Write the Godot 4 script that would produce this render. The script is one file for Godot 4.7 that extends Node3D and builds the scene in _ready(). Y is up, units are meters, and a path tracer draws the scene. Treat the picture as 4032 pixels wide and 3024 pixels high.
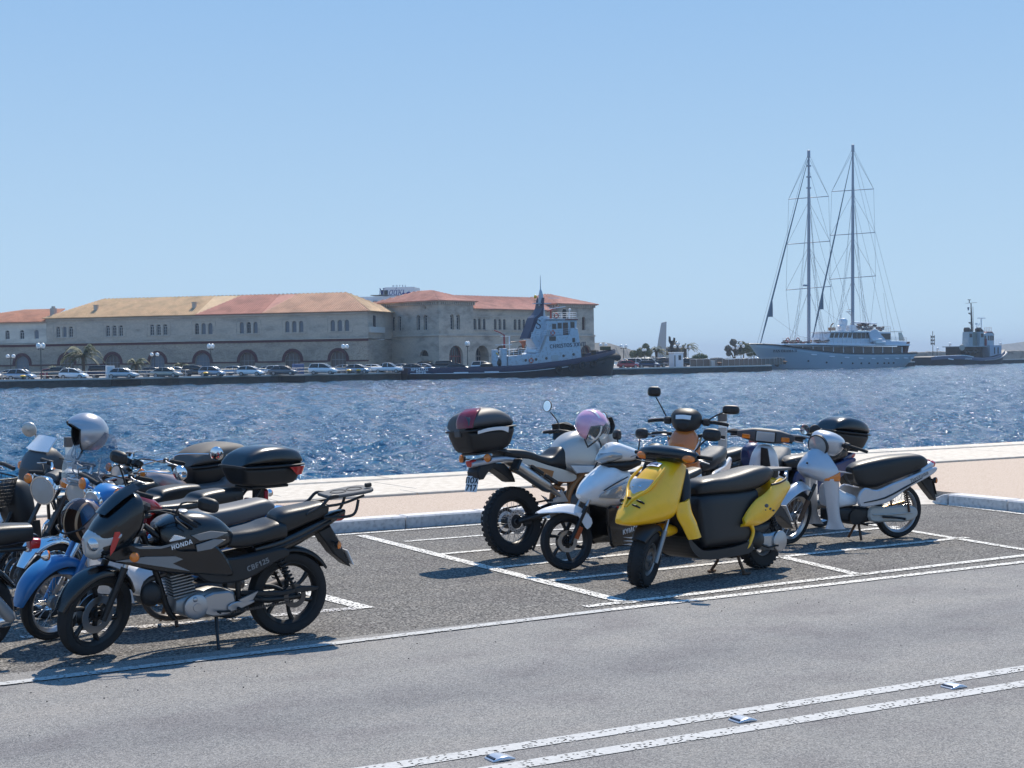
extends Node3D
func _ready() -> void:
	# camera: standing across the road, looking over the motorcycles to the far quay
	var cam := Camera3D.new()
	cam.name = "camera"
	cam.fov = 28.0
	cam.near = 0.1
	cam.far = 9000.0
	add_child(cam)
	cam.position = Vector3(0, 1.93, 0)
	cam.basis = Basis(Vector3.UP, deg_to_rad(-29.2)) * Basis(Vector3.RIGHT, deg_to_rad(-0.89)) * Basis(Vector3.BACK, deg_to_rad(-0.8))
	cam.current = true
	# clear midday sky
	var env := Environment.new()
	env.background_mode = Environment.BG_SKY
	var sm := ProceduralSkyMaterial.new()
	sm.sky_top_color = lin(0.07, 0.27, 0.66)
	sm.sky_horizon_color = lin(0.48, 0.66, 0.80)
	sm.sky_curve = 0.22
	sm.ground_horizon_color = lin(0.40, 0.50, 0.62)
	sm.ground_bottom_color = lin(0.10, 0.13, 0.16)
	sm.sun_angle_max = 0.0
	var sky := Sky.new()
	sky.sky_material = sm
	env.sky = sky
	env.tonemap_mode = Environment.TONE_MAPPER_LINEAR
	env.tonemap_exposure = 1.16
	env.sdfgi_enabled = true
	env.ssao_enabled = true
	env.ssil_enabled = true
	env.fog_enabled = true
	env.fog_density = 0.00022
	env.fog_light_color = Color(0.85, 0.92, 1.0)
	var we := WorldEnvironment.new()
	we.name = "world_environment"
	we.environment = env
	add_child(we)
	var sun := DirectionalLight3D.new()
	sun.name = "sun"
	sun.light_energy = 1.6
	sun.light_color = Color(1.0, 0.96, 0.90)
	sun.light_angular_distance = 0.5
	sun.shadow_enabled = true
	add_child(sun)
	sun.look_at_from_position(Vector3(0.53, 1.0, -0.58) * 100.0, Vector3.ZERO, Vector3.UP)
	make_materials()
	build_ground()
	build_water()
	build_far()
	build_bikes()
	build_small()
# ---------------------------------------------------------------- shape kit
func TR(v: Vector3) -> Transform3D:
	return Transform3D(Basis.IDENTITY, v)
func P3(x: float, y: float, z: float) -> Vector3:
	return Vector3(x, y, z)
class Shape:
	var v := PackedVector3Array()
	var n := PackedVector3Array()
	var t := PackedInt32Array()
	var x := Transform3D()
	func add(p: PackedVector3Array, f: PackedInt32Array, flat := false, closed := true) -> void:
		var q := PackedVector3Array()
		q.resize(p.size())
		var mid := Vector3.ZERO
		for k in p.size():
			q[k] = x * p[k]
			mid += q[k]
		mid /= maxf(1.0, p.size())
		if closed:
			var vol := 0.0
			for k in range(0, f.size(), 3):
				vol += (q[f[k]] - mid).dot((q[f[k + 1]] - mid).cross(q[f[k + 2]] - mid))
			if vol > 0.0:
				var g := PackedInt32Array()
				g.resize(f.size())
				for k in range(0, f.size(), 3):
					g[k] = f[k]
					g[k + 1] = f[k + 2]
					g[k + 2] = f[k + 1]
				f = g
		var base := v.size()
		if flat:
			for k in range(0, f.size(), 3):
				var a := q[f[k]]
				var b := q[f[k + 1]]
				var c := q[f[k + 2]]
				var m := (c - a).cross(b - a)
				if m.length_squared() < 1e-18:
					continue
				m = m.normalized()
				for w in [a, b, c]:
					v.append(w)
					n.append(m)
					t.append(v.size() - 1)
			return
		var nn := PackedVector3Array()
		nn.resize(q.size())
		for k in range(0, f.size(), 3):
			var a := q[f[k]]
			var m := (q[f[k + 2]] - a).cross(q[f[k + 1]] - a)
			nn[f[k]] += m
			nn[f[k + 1]] += m
			nn[f[k + 2]] += m
		for k in q.size():
			v.append(q[k])
			n.append(nn[k].normalized() if nn[k].length_squared() > 1e-20 else Vector3.UP)
		for k in f.size():
			t.append(base + f[k])
	# rows of equal length; wrap joins the end of every row to its start
	func grid(rows: Array, wrap := true, cap0 := true, cap1 := true, flat := false, closed := true) -> void:
		var p := PackedVector3Array()
		var f := PackedInt32Array()
		var w: int = rows[0].size()
		for r in rows:
			p.append_array(r)
		var e := w if wrap else w - 1
		for j in rows.size() - 1:
			for k in e:
				var a := j * w + k
				var b := j * w + (k + 1) % w
				f.append_array([a, a + w, b, b, a + w, b + w])
		if not closed:
			add(p, f, flat, false)
			return
		for end in [0, 1]:
			if [cap0, cap1][end]:
				var r: PackedVector3Array = rows[0 if end == 0 else rows.size() - 1]
				var mid := Vector3.ZERO
				for q in r:
					mid += q
				var first := p.size()
				p.append_array(r)
				p.append(mid / w)
				for k in w:
					if end == 0:
						f.append_array([first + k, first + (k + 1) % w, first + w])
					else:
						f.append_array([first + (k + 1) % w, first + k, first + w])
		add(p, f, flat, true)
	func box(c: Vector3, s: Vector3, bevel := 0.0, turn := Basis.IDENTITY) -> void:
		var h := s * 0.5
		var b := minf(bevel, minf(h.x, minf(h.y, h.z)) * 0.9)
		var p := PackedVector3Array()
		var f := PackedInt32Array()
		if b <= 0.0:
			for k in 8:
				p.append(c + turn * Vector3(h.x * (1 if k & 1 else -1), h.y * (1 if k & 2 else -1), h.z * (1 if k & 4 else -1)))
			for q in [[0, 1, 3, 2], [4, 6, 7, 5], [0, 4, 5, 1], [2, 3, 7, 6], [0, 2, 6, 4], [1, 5, 7, 3]]:
				f.append_array([q[0], q[1], q[2], q[0], q[2], q[3]])
			add(p, f, true)
			return
		for k in 8:
			var g := Vector3(1 if k & 1 else -1, 1 if k & 2 else -1, 1 if k & 4 else -1)
			var e := h - Vector3(b, b, b)
			p.append(c + turn * (g * Vector3(h.x, e.y, e.z)))
			p.append(c + turn * (g * Vector3(e.x, h.y, e.z)))
			p.append(c + turn * (g * Vector3(e.x, e.y, h.z)))
		var quads := []
		for ax in 3:
			var bits: Array = [[2, 4, 1], [4, 1, 2], [1, 2, 4]][ax]
			for side in [0, bits[2]]:
				var a: int = side
				quads.append([a * 3 + ax, (a + bits[0]) * 3 + ax, (a + bits[0] + bits[1]) * 3 + ax, (a + bits[1]) * 3 + ax, side == 0, ax])
			# edges along axis ax
			var o1: int = (ax + 1) % 3
			var o2: int = (ax + 2) % 3
			var step: int = [1, 2, 4][ax]
			for c1 in [0, bits[0]]:
				for c2 in [0, bits[1]]:
					var a: int = c1 + c2
					quads.append([a * 3 + o1, (a + step) * 3 + o1, (a + step) * 3 + o2, a * 3 + o2])
		for q in quads:
			_facing(p, f, [q[0], q[1], q[2], q[3]], c)
		for k in 8:
			_facing(p, f, [k * 3, k * 3 + 1, k * 3 + 2], c)
		add(p, f, true)
	func _facing(p: PackedVector3Array, f: PackedInt32Array, q: Array, c: Vector3) -> void:
		var m := Vector3.ZERO
		for k in q:
			m += p[k]
		m = m / q.size() - c
		var o := (p[q[2]] - p[q[0]]).cross(p[q[1]] - p[q[0]]).dot(m) > 0.0
		for k in range(1, q.size() - 1):
			if o:
				f.append_array([q[0], q[k], q[k + 1]])
			else:
				f.append_array([q[0], q[k + 1], q[k]])
	func tube(pts: Array, r, seg := 8, sub := 1, caps := true) -> void:
		var p: Array = pts
		var rr: Array = []
		if r is Array:
			rr = r
		else:
			for k in pts.size():
				rr.append(r)
		if sub > 1:
			p = []
			var r2: Array = []
			for k in pts.size() - 1:
				for s in sub:
					var w := float(s) / sub
					p.append(Shape.cr(pts, k, w))
					r2.append(lerpf(rr[k], rr[k + 1], w))
			p.append(pts[-1])
			r2.append(rr[-1])
			rr = r2
		var rows := []
		var side := Vector3.ZERO
		for k in p.size():
			var d: Vector3 = (p[mini(k + 1, p.size() - 1)] - p[maxi(k - 1, 0)]).normalized()
			if k == 0:
				side = d.cross(Vector3.UP if absf(d.y) < 0.9 else Vector3.RIGHT).normalized()
			side = (side - d * side.dot(d)).normalized()
			var o := d.cross(side)
			var row := PackedVector3Array()
			for s in seg:
				var a := TAU * s / seg
				row.append(p[k] + (side * cos(a) + o * sin(a)) * rr[k])
			rows.append(row)
		grid(rows, true, caps, caps)
	static func cr(p: Array, k: int, w: float):
		var a = p[maxi(k - 1, 0)]
		var b = p[k]
		var c = p[mini(k + 1, p.size() - 1)]
		var d = p[mini(k + 2, p.size() - 1)]
		return 0.5 * ((2.0 * b) + (c - a) * w + (2.0 * a - 5.0 * b + 4.0 * c - d) * w * w + (3.0 * b - a - 3.0 * c + d) * w * w * w)
	# profile: [axial, radius] pairs, split where it turns sharply
	func lathe(prof: Array, at: Vector3, axis: Vector3, seg := 24, crease := 35.0) -> void:
		axis = axis.normalized()
		var s := axis.cross(Vector3.UP if absf(axis.y) < 0.9 else Vector3.RIGHT).normalized()
		var o := axis.cross(s)
		var rows := []
		for k in prof.size():
			var row := PackedVector3Array()
			for j in seg:
				var a := TAU * j / seg
				row.append(at + axis * prof[k][0] + (s * cos(a) + o * sin(a)) * maxf(prof[k][1], 0.00001))
			rows.append(row)
			if k > 0 and k < prof.size() - 1:
				var d1 := Vector2(prof[k][0] - prof[k - 1][0], prof[k][1] - prof[k - 1][1])
				var d2 := Vector2(prof[k + 1][0] - prof[k][0], prof[k + 1][1] - prof[k][1])
				if absf(rad_to_deg(d1.angle_to(d2))) > crease:
					rows.append(row)
		# identical rows give degenerate quads, which keep the normals apart
		var p := PackedVector3Array()
		var f := PackedInt32Array()
		for r in rows:
			p.append_array(r)
		for j in rows.size() - 1:
			if rows[j] == rows[j + 1]:
				continue
			for k in seg:
				var a := j * seg + k
				var b := j * seg + (k + 1) % seg
				f.append_array([a, a + seg, b, b, a + seg, b + seg])
		add(p, f)
	# stations of [top u, top v, bottom u, bottom v, half width at top, half width at bottom]; body swept along x with rounded sections
	func loft(st: Array, ex := 2.6, seg := 20, sub := 4, z := 0.0, blunt := true) -> void:
		var pts: Array = []
		for k in st.size() - 1:
			for s in sub:
				var row := []
				for c in 6:
					var col := []
					for q in st:
						col.append(float(q[c]))
					row.append(Shape.cr(col, k, float(s) / sub))
				pts.append(row)
		pts.append(st[-1])
		var rows := []
		for q in pts:
			var top := Vector2(q[0], q[1])
			var bot := Vector2(q[2], q[3])
			var row := PackedVector3Array()
			for s in seg:
				var a := TAU * s / seg
				var ca := cos(a)
				var sa := sin(a)
				var yy := signf(sa) * pow(absf(sa), 2.0 / ex)
				var zz := signf(ca) * pow(absf(ca), 2.0 / ex)
				var w := lerpf(q[5], q[4], (yy + 1.0) * 0.5)
				var c := bot.lerp(top, (yy + 1.0) * 0.5)
				row.append(Vector3(c.x, c.y, z + zz * maxf(w, 0.0005)))
			rows.append(row)
		if blunt:
			for end in [0, 1]:
				var r: PackedVector3Array = rows[0 if end == 0 else rows.size() - 1]
				var mid := Vector3.ZERO
				for q in r:
					mid += q
				mid /= r.size()
				var nx: PackedVector3Array = rows[1 if end == 0 else rows.size() - 2]
				var m2 := Vector3.ZERO
				for q in nx:
					m2 += q
				var out := (mid - m2 / nx.size()).normalized() * (r[seg / 4] - r[3 * seg / 4]).length() * 0.06
				for sc in [[0.93, 0.5], [0.75, 1.0]]:
					var ring := PackedVector3Array()
					for q in r:
						ring.append(mid + (q - mid) * sc[0] + out * sc[1])
					if end == 0:
						rows.insert(0, ring)
					else:
						rows.append(ring)
		grid(rows, true, true, true)
	# flat outline in the x-y plane between two depths, edges eased by bevel
	func slab(poly: Array, z0: float, z1: float, bevel := 0.0, sub := 1, flat := true) -> void:
		var o: Array = poly
		if sub > 1:
			o = []
			var ring: Array = [poly[-1]] + poly + [poly[0], poly[1]]
			for k in poly.size():
				for s in sub:
					o.append(Shape.cr(ring, k + 1, float(s) / sub))
		var area := 0.0
		for k in o.size():
			area += o[k].cross(o[(k + 1) % o.size()])
		if area < 0.0:
			o = o.duplicate()
			o.reverse()
		var inner: Array = []
		var m := o.size()
		for k in m:
			var d1: Vector2 = (o[k] - o[(k + m - 1) % m]).normalized()
			var d2: Vector2 = (o[(k + 1) % m] - o[k]).normalized()
			inner.append(o[k] + Vector2(-d1.y - d2.y, d1.x + d2.x).normalized() * bevel)
		var packed := PackedVector2Array(inner)
		var tri := Geometry2D.triangulate_polygon(packed)
		if tri.is_empty():
			inner = o
			tri = Geometry2D.triangulate_polygon(PackedVector2Array(o))
		var rings := [[inner, z0], [o, z0 + bevel], [o, z1 - bevel], [inner, z1]] if bevel > 0.0 else [[o, z0], [o, z1]]
		var p := PackedVector3Array()
		var f := PackedInt32Array()
		for r in rings:
			for q in r[0]:
				p.append(Vector3(q.x, q.y, r[1]))
		for j in rings.size() - 1:
			for k in m:
				var a := j * m + k
				var b := j * m + (k + 1) % m
				f.append_array([a, a + m, b, b, a + m, b + m])
		# cap windings agree with the sides after add() has checked the volume
		var p0 := p.size()
		var src: Array = inner if bevel > 0.0 else o
		for q in src:
			p.append(Vector3(q.x, q.y, z0))
		for q in src:
			p.append(Vector3(q.x, q.y, z1))
		var ccw := true
		if tri.size() >= 3:
			ccw = (src[tri[1]] - src[tri[0]]).cross(src[tri[2]] - src[tri[0]]) > 0.0
		for k in range(0, tri.size(), 3):
			var c := [tri[k], tri[k + 1], tri[k + 2]] if ccw else [tri[k], tri[k + 2], tri[k + 1]]
			f.append_array([p0 + c[0], p0 + c[1], p0 + c[2]])
			f.append_array([p0 + m + c[0], p0 + m + c[2], p0 + m + c[1]])
		add(p, f, flat)
	func ball(c: Vector3, r: Vector3, seg := 16, lats := 10, turn := Basis.IDENTITY) -> void:
		var rows := []
		for j in lats + 1:
			var a := PI * j / lats
			var row := PackedVector3Array()
			for k in seg:
				var b := TAU * k / seg
				row.append(c + turn * (Vector3(sin(a) * cos(b), cos(a), sin(a) * sin(b)) * r))
			rows.append(row)
		grid(rows, true, false, false)
	# a curved sheet through rows of control points, with thickness
	func sheet(ctrl: Array, th: float, sub := 4) -> void:
		var mid := []
		for r in ctrl:
			var row := []
			for k in r.size() - 1:
				for s in sub:
					row.append(Shape.cr(r, k, float(s) / sub))
			row.append(r[-1])
			mid.append(row)
		var g := []
		for j in mid.size() - 1:
			for s in sub:
				var row := []
				for k in mid[0].size():
					var col := []
					for q in mid:
						col.append(q[k])
					row.append(Shape.cr(col, j, float(s) / sub))
				g.append(row)
		g.append(mid[-1])
		var rows := []
		for j in g.size():
			var a := PackedVector3Array()
			var b := PackedVector3Array()
			for k in g[j].size():
				var du: Vector3 = g[j][mini(k + 1, g[j].size() - 1)] - g[j][maxi(k - 1, 0)]
				var dv: Vector3 = g[mini(j + 1, g.size() - 1)][k] - g[maxi(j - 1, 0)][k]
				var m := du.cross(dv).normalized() * th * 0.5
				a.append(g[j][k] + m)
				b.append(g[j][k] - m)
			b.reverse()
			a.append_array(b)
			rows.append(a)
		grid(rows, true, true, true)
	func mesh() -> ArrayMesh:
		var a := []
		a.resize(Mesh.ARRAY_MAX)
		a[Mesh.ARRAY_VERTEX] = v
		a[Mesh.ARRAY_NORMAL] = n
		a[Mesh.ARRAY_INDEX] = t
		var m := ArrayMesh.new()
		m.add_surface_from_arrays(Mesh.PRIMITIVE_TRIANGLES, a)
		return m
# ---------------------------------------------------------------- naming kit
var used := {}
func numbered(called: String) -> String:
	var k: int = used.get(called, 0)
	used[called] = k + 1
	return called if k == 0 else "%s_%03d" % [called, k]
func tag(o: Node3D, label: String, category := "", group := "", kind := "") -> void:
	if label:
		o.set_meta("label", label)
	if category:
		o.set_meta("category", category)
	if group:
		o.set_meta("group", group)
	if kind:
		o.set_meta("kind", kind)
func thing(called: String, label: String, category: String, at := Vector3.ZERO, turn := 0.0, group := "") -> Node3D:
	var o := Node3D.new()
	o.name = numbered(called)
	add_child(o, true)
	o.position = at
	o.rotation.y = turn
	tag(o, label, category, group)
	return o
func part(called: String, s: Shape, m: Material, parent: Node3D = self) -> MeshInstance3D:
	var o := MeshInstance3D.new()
	o.name = numbered(called) if parent == self else called
	o.mesh = s.mesh()
	o.material_override = m
	parent.add_child(o, true)
	return o
func share(called: String, mesh: Mesh, m: Material, parent: Node3D, xf := Transform3D()) -> MeshInstance3D:
	var o := MeshInstance3D.new()
	o.name = numbered(called) if parent == self else called
	o.mesh = mesh
	o.material_override = m
	o.transform = xf
	parent.add_child(o, true)
	return o
func structure(called: String, s: Shape, m: Material) -> MeshInstance3D:
	var o := part(called, s, m)
	o.set_meta("kind", "structure")
	return o
func copy_of(o: Node3D, at: Vector3, turn: float, label: String, group := "") -> Node3D:
	var c: Node3D = o.duplicate()
	var stem: String = o.get_meta("stem") if o.has_meta("stem") else String(o.name)
	c.name = numbered(stem)
	add_child(c, true)
	c.position = at
	c.rotation.y = turn
	c.set_meta("label", label)
	if group:
		c.set_meta("group", group)
	return c
func text_part(words: String, h: float, m: Material, parent: Node3D, xf: Transform3D, font := "Droid Sans", bold := false, called := "lettering") -> MeshInstance3D:
	var t := TextMesh.new()
	var f := SystemFont.new()
	f.font_names = PackedStringArray([font])
	if bold:
		f.font_weight = 700
	t.font = f
	t.text = words
	t.font_size = 64
	t.pixel_size = h / 46.0
	t.depth = 0.004
	t.curve_step = 2.0
	var o := MeshInstance3D.new()
	o.name = called
	o.mesh = t
	o.material_override = m
	o.transform = xf
	parent.add_child(o, true)
	return o
# ---------------------------------------------------------------- material kit
func lin(r: float, g: float, b: float) -> Color:
	return Color(r, g, b).linear_to_srgb()
func mat(c: Color, rough := 0.6, metal := 0.0, coat := 0.0) -> StandardMaterial3D:
	var m := StandardMaterial3D.new()
	m.albedo_color = c
	m.roughness = rough
	m.metallic = metal
	if coat > 0.0:
		m.clearcoat_enabled = true
		m.clearcoat = coat
		m.clearcoat_roughness = 0.05
	return m
func noise_tex(kind: int, freq: float, stops: Array, size := 512, octaves := 3, sd := 1, normal := 0.0, value := false, seamless := true) -> NoiseTexture2D:
	var f := FastNoiseLite.new()
	f.noise_type = kind
	f.frequency = freq
	f.seed = sd
	f.fractal_octaves = octaves
	f.fractal_type = FastNoiseLite.FRACTAL_FBM if octaves > 1 else FastNoiseLite.FRACTAL_NONE
	if value:
		f.cellular_return_type = FastNoiseLite.RETURN_CELL_VALUE
	var t := NoiseTexture2D.new()
	t.width = size
	t.height = size
	t.seamless = seamless
	t.noise = f
	if normal > 0.0:
		t.as_normal_map = true
		t.bump_strength = normal
	elif stops.size():
		var g := Gradient.new()
		var off := PackedFloat32Array()
		var col := PackedColorArray()
		for s in stops:
			off.append(s[0])
			col.append(s[1])
		g.offsets = off
		g.colors = col
		t.color_ramp = g
	return t
func world_tex(m: StandardMaterial3D, scale: float, in_world := true) -> StandardMaterial3D:
	m.uv1_triplanar = true
	m.uv1_world_triplanar = in_world
	m.uv1_scale = Vector3(scale, scale, scale)
	return m
func grey(a: float) -> Color:
	return Color(a, a, a)
func V2(a: Array) -> Array:
	var o := []
	for k in range(0, a.size(), 2):
		o.append(Vector2(a[k], a[k + 1]))
	return o
# ---------------------------------------------------------------- materials used in many places
var M := {}
func make_materials() -> void:
	M.rubber = mat(lin(0.014, 0.014, 0.015), 0.8)
	M.black_gloss = mat(lin(0.003, 0.003, 0.004), 0.25, 0.0, 0.4)
	M.black_plastic = mat(lin(0.012, 0.012, 0.013), 0.5)
	M.grey_plastic = mat(lin(0.075, 0.076, 0.08), 0.55)
	M.frame_black = mat(lin(0.008, 0.008, 0.009), 0.45)
	M.vinyl = mat(lin(0.010, 0.010, 0.011), 0.40)
	M.vinyl.normal_enabled = true
	M.vinyl.normal_texture = noise_tex(FastNoiseLite.TYPE_SIMPLEX, 0.09, [], 512, 3, 5, 3.0)
	M.vinyl.normal_scale = 0.35
	world_tex(M.vinyl, 6.0, false)
	M.vinyl_grey = mat(lin(0.10, 0.10, 0.105), 0.5)
	M.chrome = mat(lin(0.75, 0.76, 0.78), 0.08, 1.0)
	M.alloy = mat(lin(0.42, 0.42, 0.43), 0.38, 0.85)
	M.cast_grey = mat(lin(0.30, 0.30, 0.30), 0.45, 0.6)
	M.steel = mat(lin(0.45, 0.45, 0.46), 0.28, 1.0)
	M.dark_steel = mat(lin(0.10, 0.09, 0.085), 0.45, 0.8)
	M.rust = mat(lin(0.11, 0.06, 0.035), 0.8)
	M.white_paint = mat(lin(0.78, 0.79, 0.80), 0.28, 0.0, 0.7)
	M.silver_paint = mat(lin(0.50, 0.52, 0.56), 0.34, 0.35, 0.6)
	M.champagne = mat(lin(0.50, 0.47, 0.43), 0.34, 0.4, 0.5)
	M.taupe = mat(lin(0.34, 0.28, 0.27), 0.32, 0.3, 0.6)
	M.red_paint = mat(lin(0.30, 0.012, 0.02), 0.22, 0.1, 0.9)
	M.blue_paint = mat(lin(0.03, 0.19, 0.46), 0.32, 0.0, 0.6)
	M.navy_paint = mat(lin(0.02, 0.035, 0.12), 0.4, 0.0, 0.4)
	M.orange_paint = mat(lin(0.62, 0.17, 0.03), 0.32, 0.0, 0.6)
	M.gold_paint = mat(lin(0.50, 0.26, 0.06), 0.3, 0.3, 0.6)
	M.copper = mat(lin(0.32, 0.14, 0.05), 0.4, 0.3)
	M.yellow_paint = mat(lin(0.90, 0.49, 0.008), 0.33, 0.0, 0.45)
	var dirt := noise_tex(FastNoiseLite.TYPE_SIMPLEX, 0.012, [[0.0, grey(0.96)], [0.45, grey(1.0)], [1.0, grey(1.0)]], 512, 5, 77)
	for k in ["yellow_paint", "white_paint", "silver_paint"]:
		M[k].albedo_texture = dirt
		world_tex(M[k], 1.1, false)
	M.amber = mat(lin(0.75, 0.20, 0.02), 0.12, 0.0, 0.6)
	M.red_lens = mat(lin(0.50, 0.02, 0.02), 0.12, 0.0, 0.6)
	M.lens = mat(lin(0.42, 0.44, 0.45), 0.10, 0.25, 0.8)
	M.reflector = mat(lin(0.62, 0.64, 0.66), 0.16, 0.9)
	M.mirror_glass = mat(lin(0.8, 0.85, 0.9), 0.02, 1.0)
	M.smoke_glass = mat(Color(0.35, 0.30, 0.30, 0.30), 0.06)
	M.smoke_glass.transparency = BaseMaterial3D.TRANSPARENCY_ALPHA
	M.clear_glass = mat(Color(0.85, 0.9, 0.92, 0.12), 0.03)
	M.clear_glass.transparency = BaseMaterial3D.TRANSPARENCY_ALPHA
	M.brown_lining = mat(lin(0.10, 0.05, 0.028), 0.9)
	M.tan = mat(lin(0.42, 0.26, 0.14), 0.8)
	M.sticker = mat(lin(0.7, 0.72, 0.78), 0.4)
	M.stripe_grey = mat(lin(0.22, 0.22, 0.22), 0.4)
	M.white_flat = mat(lin(0.75, 0.75, 0.75), 0.6)
# ---------------------------------------------------------------- near side: road, parking, pavement, sea wall
func flat_poly(s: Shape, pts: Array, y: float) -> void:
	var p := PackedVector2Array(pts)
	var tri := Geometry2D.triangulate_polygon(p)
	var v := PackedVector3Array()
	for q in pts:
		v.append(Vector3(q.x, y, q.y))
	var f := PackedInt32Array()
	for k in range(0, tri.size(), 3):
		var a := v[tri[k]]
		if (v[tri[k + 2]] - a).cross(v[tri[k + 1]] - a).y > 0.0:
			f.append_array([tri[k], tri[k + 1], tri[k + 2]])
		else:
			f.append_array([tri[k], tri[k + 2], tri[k + 1]])
	s.add(v, f, true, false)
func strip(s: Shape, a: Vector2, b: Vector2, w: float, y: float) -> void:
	var d := (b - a).normalized().orthogonal() * w * 0.5
	flat_poly(s, [a + d, b + d, b - d, a - d], y)
func asphalt(base: Color, light: Color, dark: Color, scale: float, sd: int) -> StandardMaterial3D:
	var m := mat(Color.WHITE, 0.9)
	m.albedo_texture = noise_tex(FastNoiseLite.TYPE_CELLULAR, 0.11, [[0.0, dark], [0.22, dark.lerp(base, 0.6)], [0.5, base], [0.75, base.lerp(light, 0.5)], [1.0, light]], 1024, 1, sd, 0.0, true)
	m.normal_enabled = true
	m.normal_texture = noise_tex(FastNoiseLite.TYPE_CELLULAR, 0.11, [], 1024, 1, sd, 7.0)
	m.normal_scale = 0.9
	m.metallic_specular = 0.35
	world_tex(m, scale)
	m.detail_enabled = true
	m.detail_blend_mode = BaseMaterial3D.BLEND_MODE_MUL
	m.detail_uv_layer = BaseMaterial3D.DETAIL_UV_2
	m.detail_albedo = noise_tex(FastNoiseLite.TYPE_SIMPLEX, 0.006, [[0.0, Color(0.88, 0.87, 0.88)], [0.5, Color(0.96, 0.96, 0.96)], [1.0, Color(1.0, 0.99, 0.98)]], 1024, 5, sd + 7)
	m.uv2_triplanar = true
	m.uv2_world_triplanar = true
	m.uv2_scale = Vector3(0.11, 0.11, 0.16)
	return m
func line_paint(c: Color, worn: float, sd: int) -> StandardMaterial3D:
	var m := mat(Color.WHITE, 0.8)
	var clear := Color(c.r, c.g, c.b, 0.0)
	m.albedo_texture = noise_tex(FastNoiseLite.TYPE_CELLULAR, 0.12, [[0.0, clear], [worn, clear], [worn + 0.02, c.darkened(0.08)], [0.7, c], [1.0, c]], 1024, 1, sd, 0.0, true)
	m.transparency = BaseMaterial3D.TRANSPARENCY_ALPHA_SCISSOR
	m.alpha_scissor_threshold = 0.5
	world_tex(m, 0.62)
	return m
const KERB_Z := -16.1
const QUAY_Z := -21.65
const SEA_Y := -1.07
# a level sheet whose wear is carried by vertex colours
func toned(called: String, x0: float, x1: float, dx: float, z0: float, z1: float, dz: float, m: Material, tone: Callable) -> void:
	var nx := int(round((x1 - x0) / dx))
	var nz := int(round((z1 - z0) / dz))
	var v := PackedVector3Array()
	var n := PackedVector3Array()
	var c := PackedColorArray()
	var t := PackedInt32Array()
	for j in nz + 1:
		for k in nx + 1:
			var x := lerpf(x0, x1, float(k) / nx)
			var z := lerpf(z0, z1, float(j) / nz)
			v.append(Vector3(x, 0, z))
			n.append(Vector3.UP)
			c.append(tone.call(x, z))
	for j in nz:
		for k in nx:
			var a := j * (nx + 1) + k
			t.append_array([a, a + 1, a + nx + 1, a + 1, a + nx + 2, a + nx + 1])
	var arr := []
	arr.resize(Mesh.ARRAY_MAX)
	arr[Mesh.ARRAY_VERTEX] = v
	arr[Mesh.ARRAY_NORMAL] = n
	arr[Mesh.ARRAY_COLOR] = c
	arr[Mesh.ARRAY_INDEX] = t
	var am := ArrayMesh.new()
	am.add_surface_from_arrays(Mesh.PRIMITIVE_TRIANGLES, arr)
	var o := share(called, am, m, self)
	o.set_meta("kind", "structure")
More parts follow.
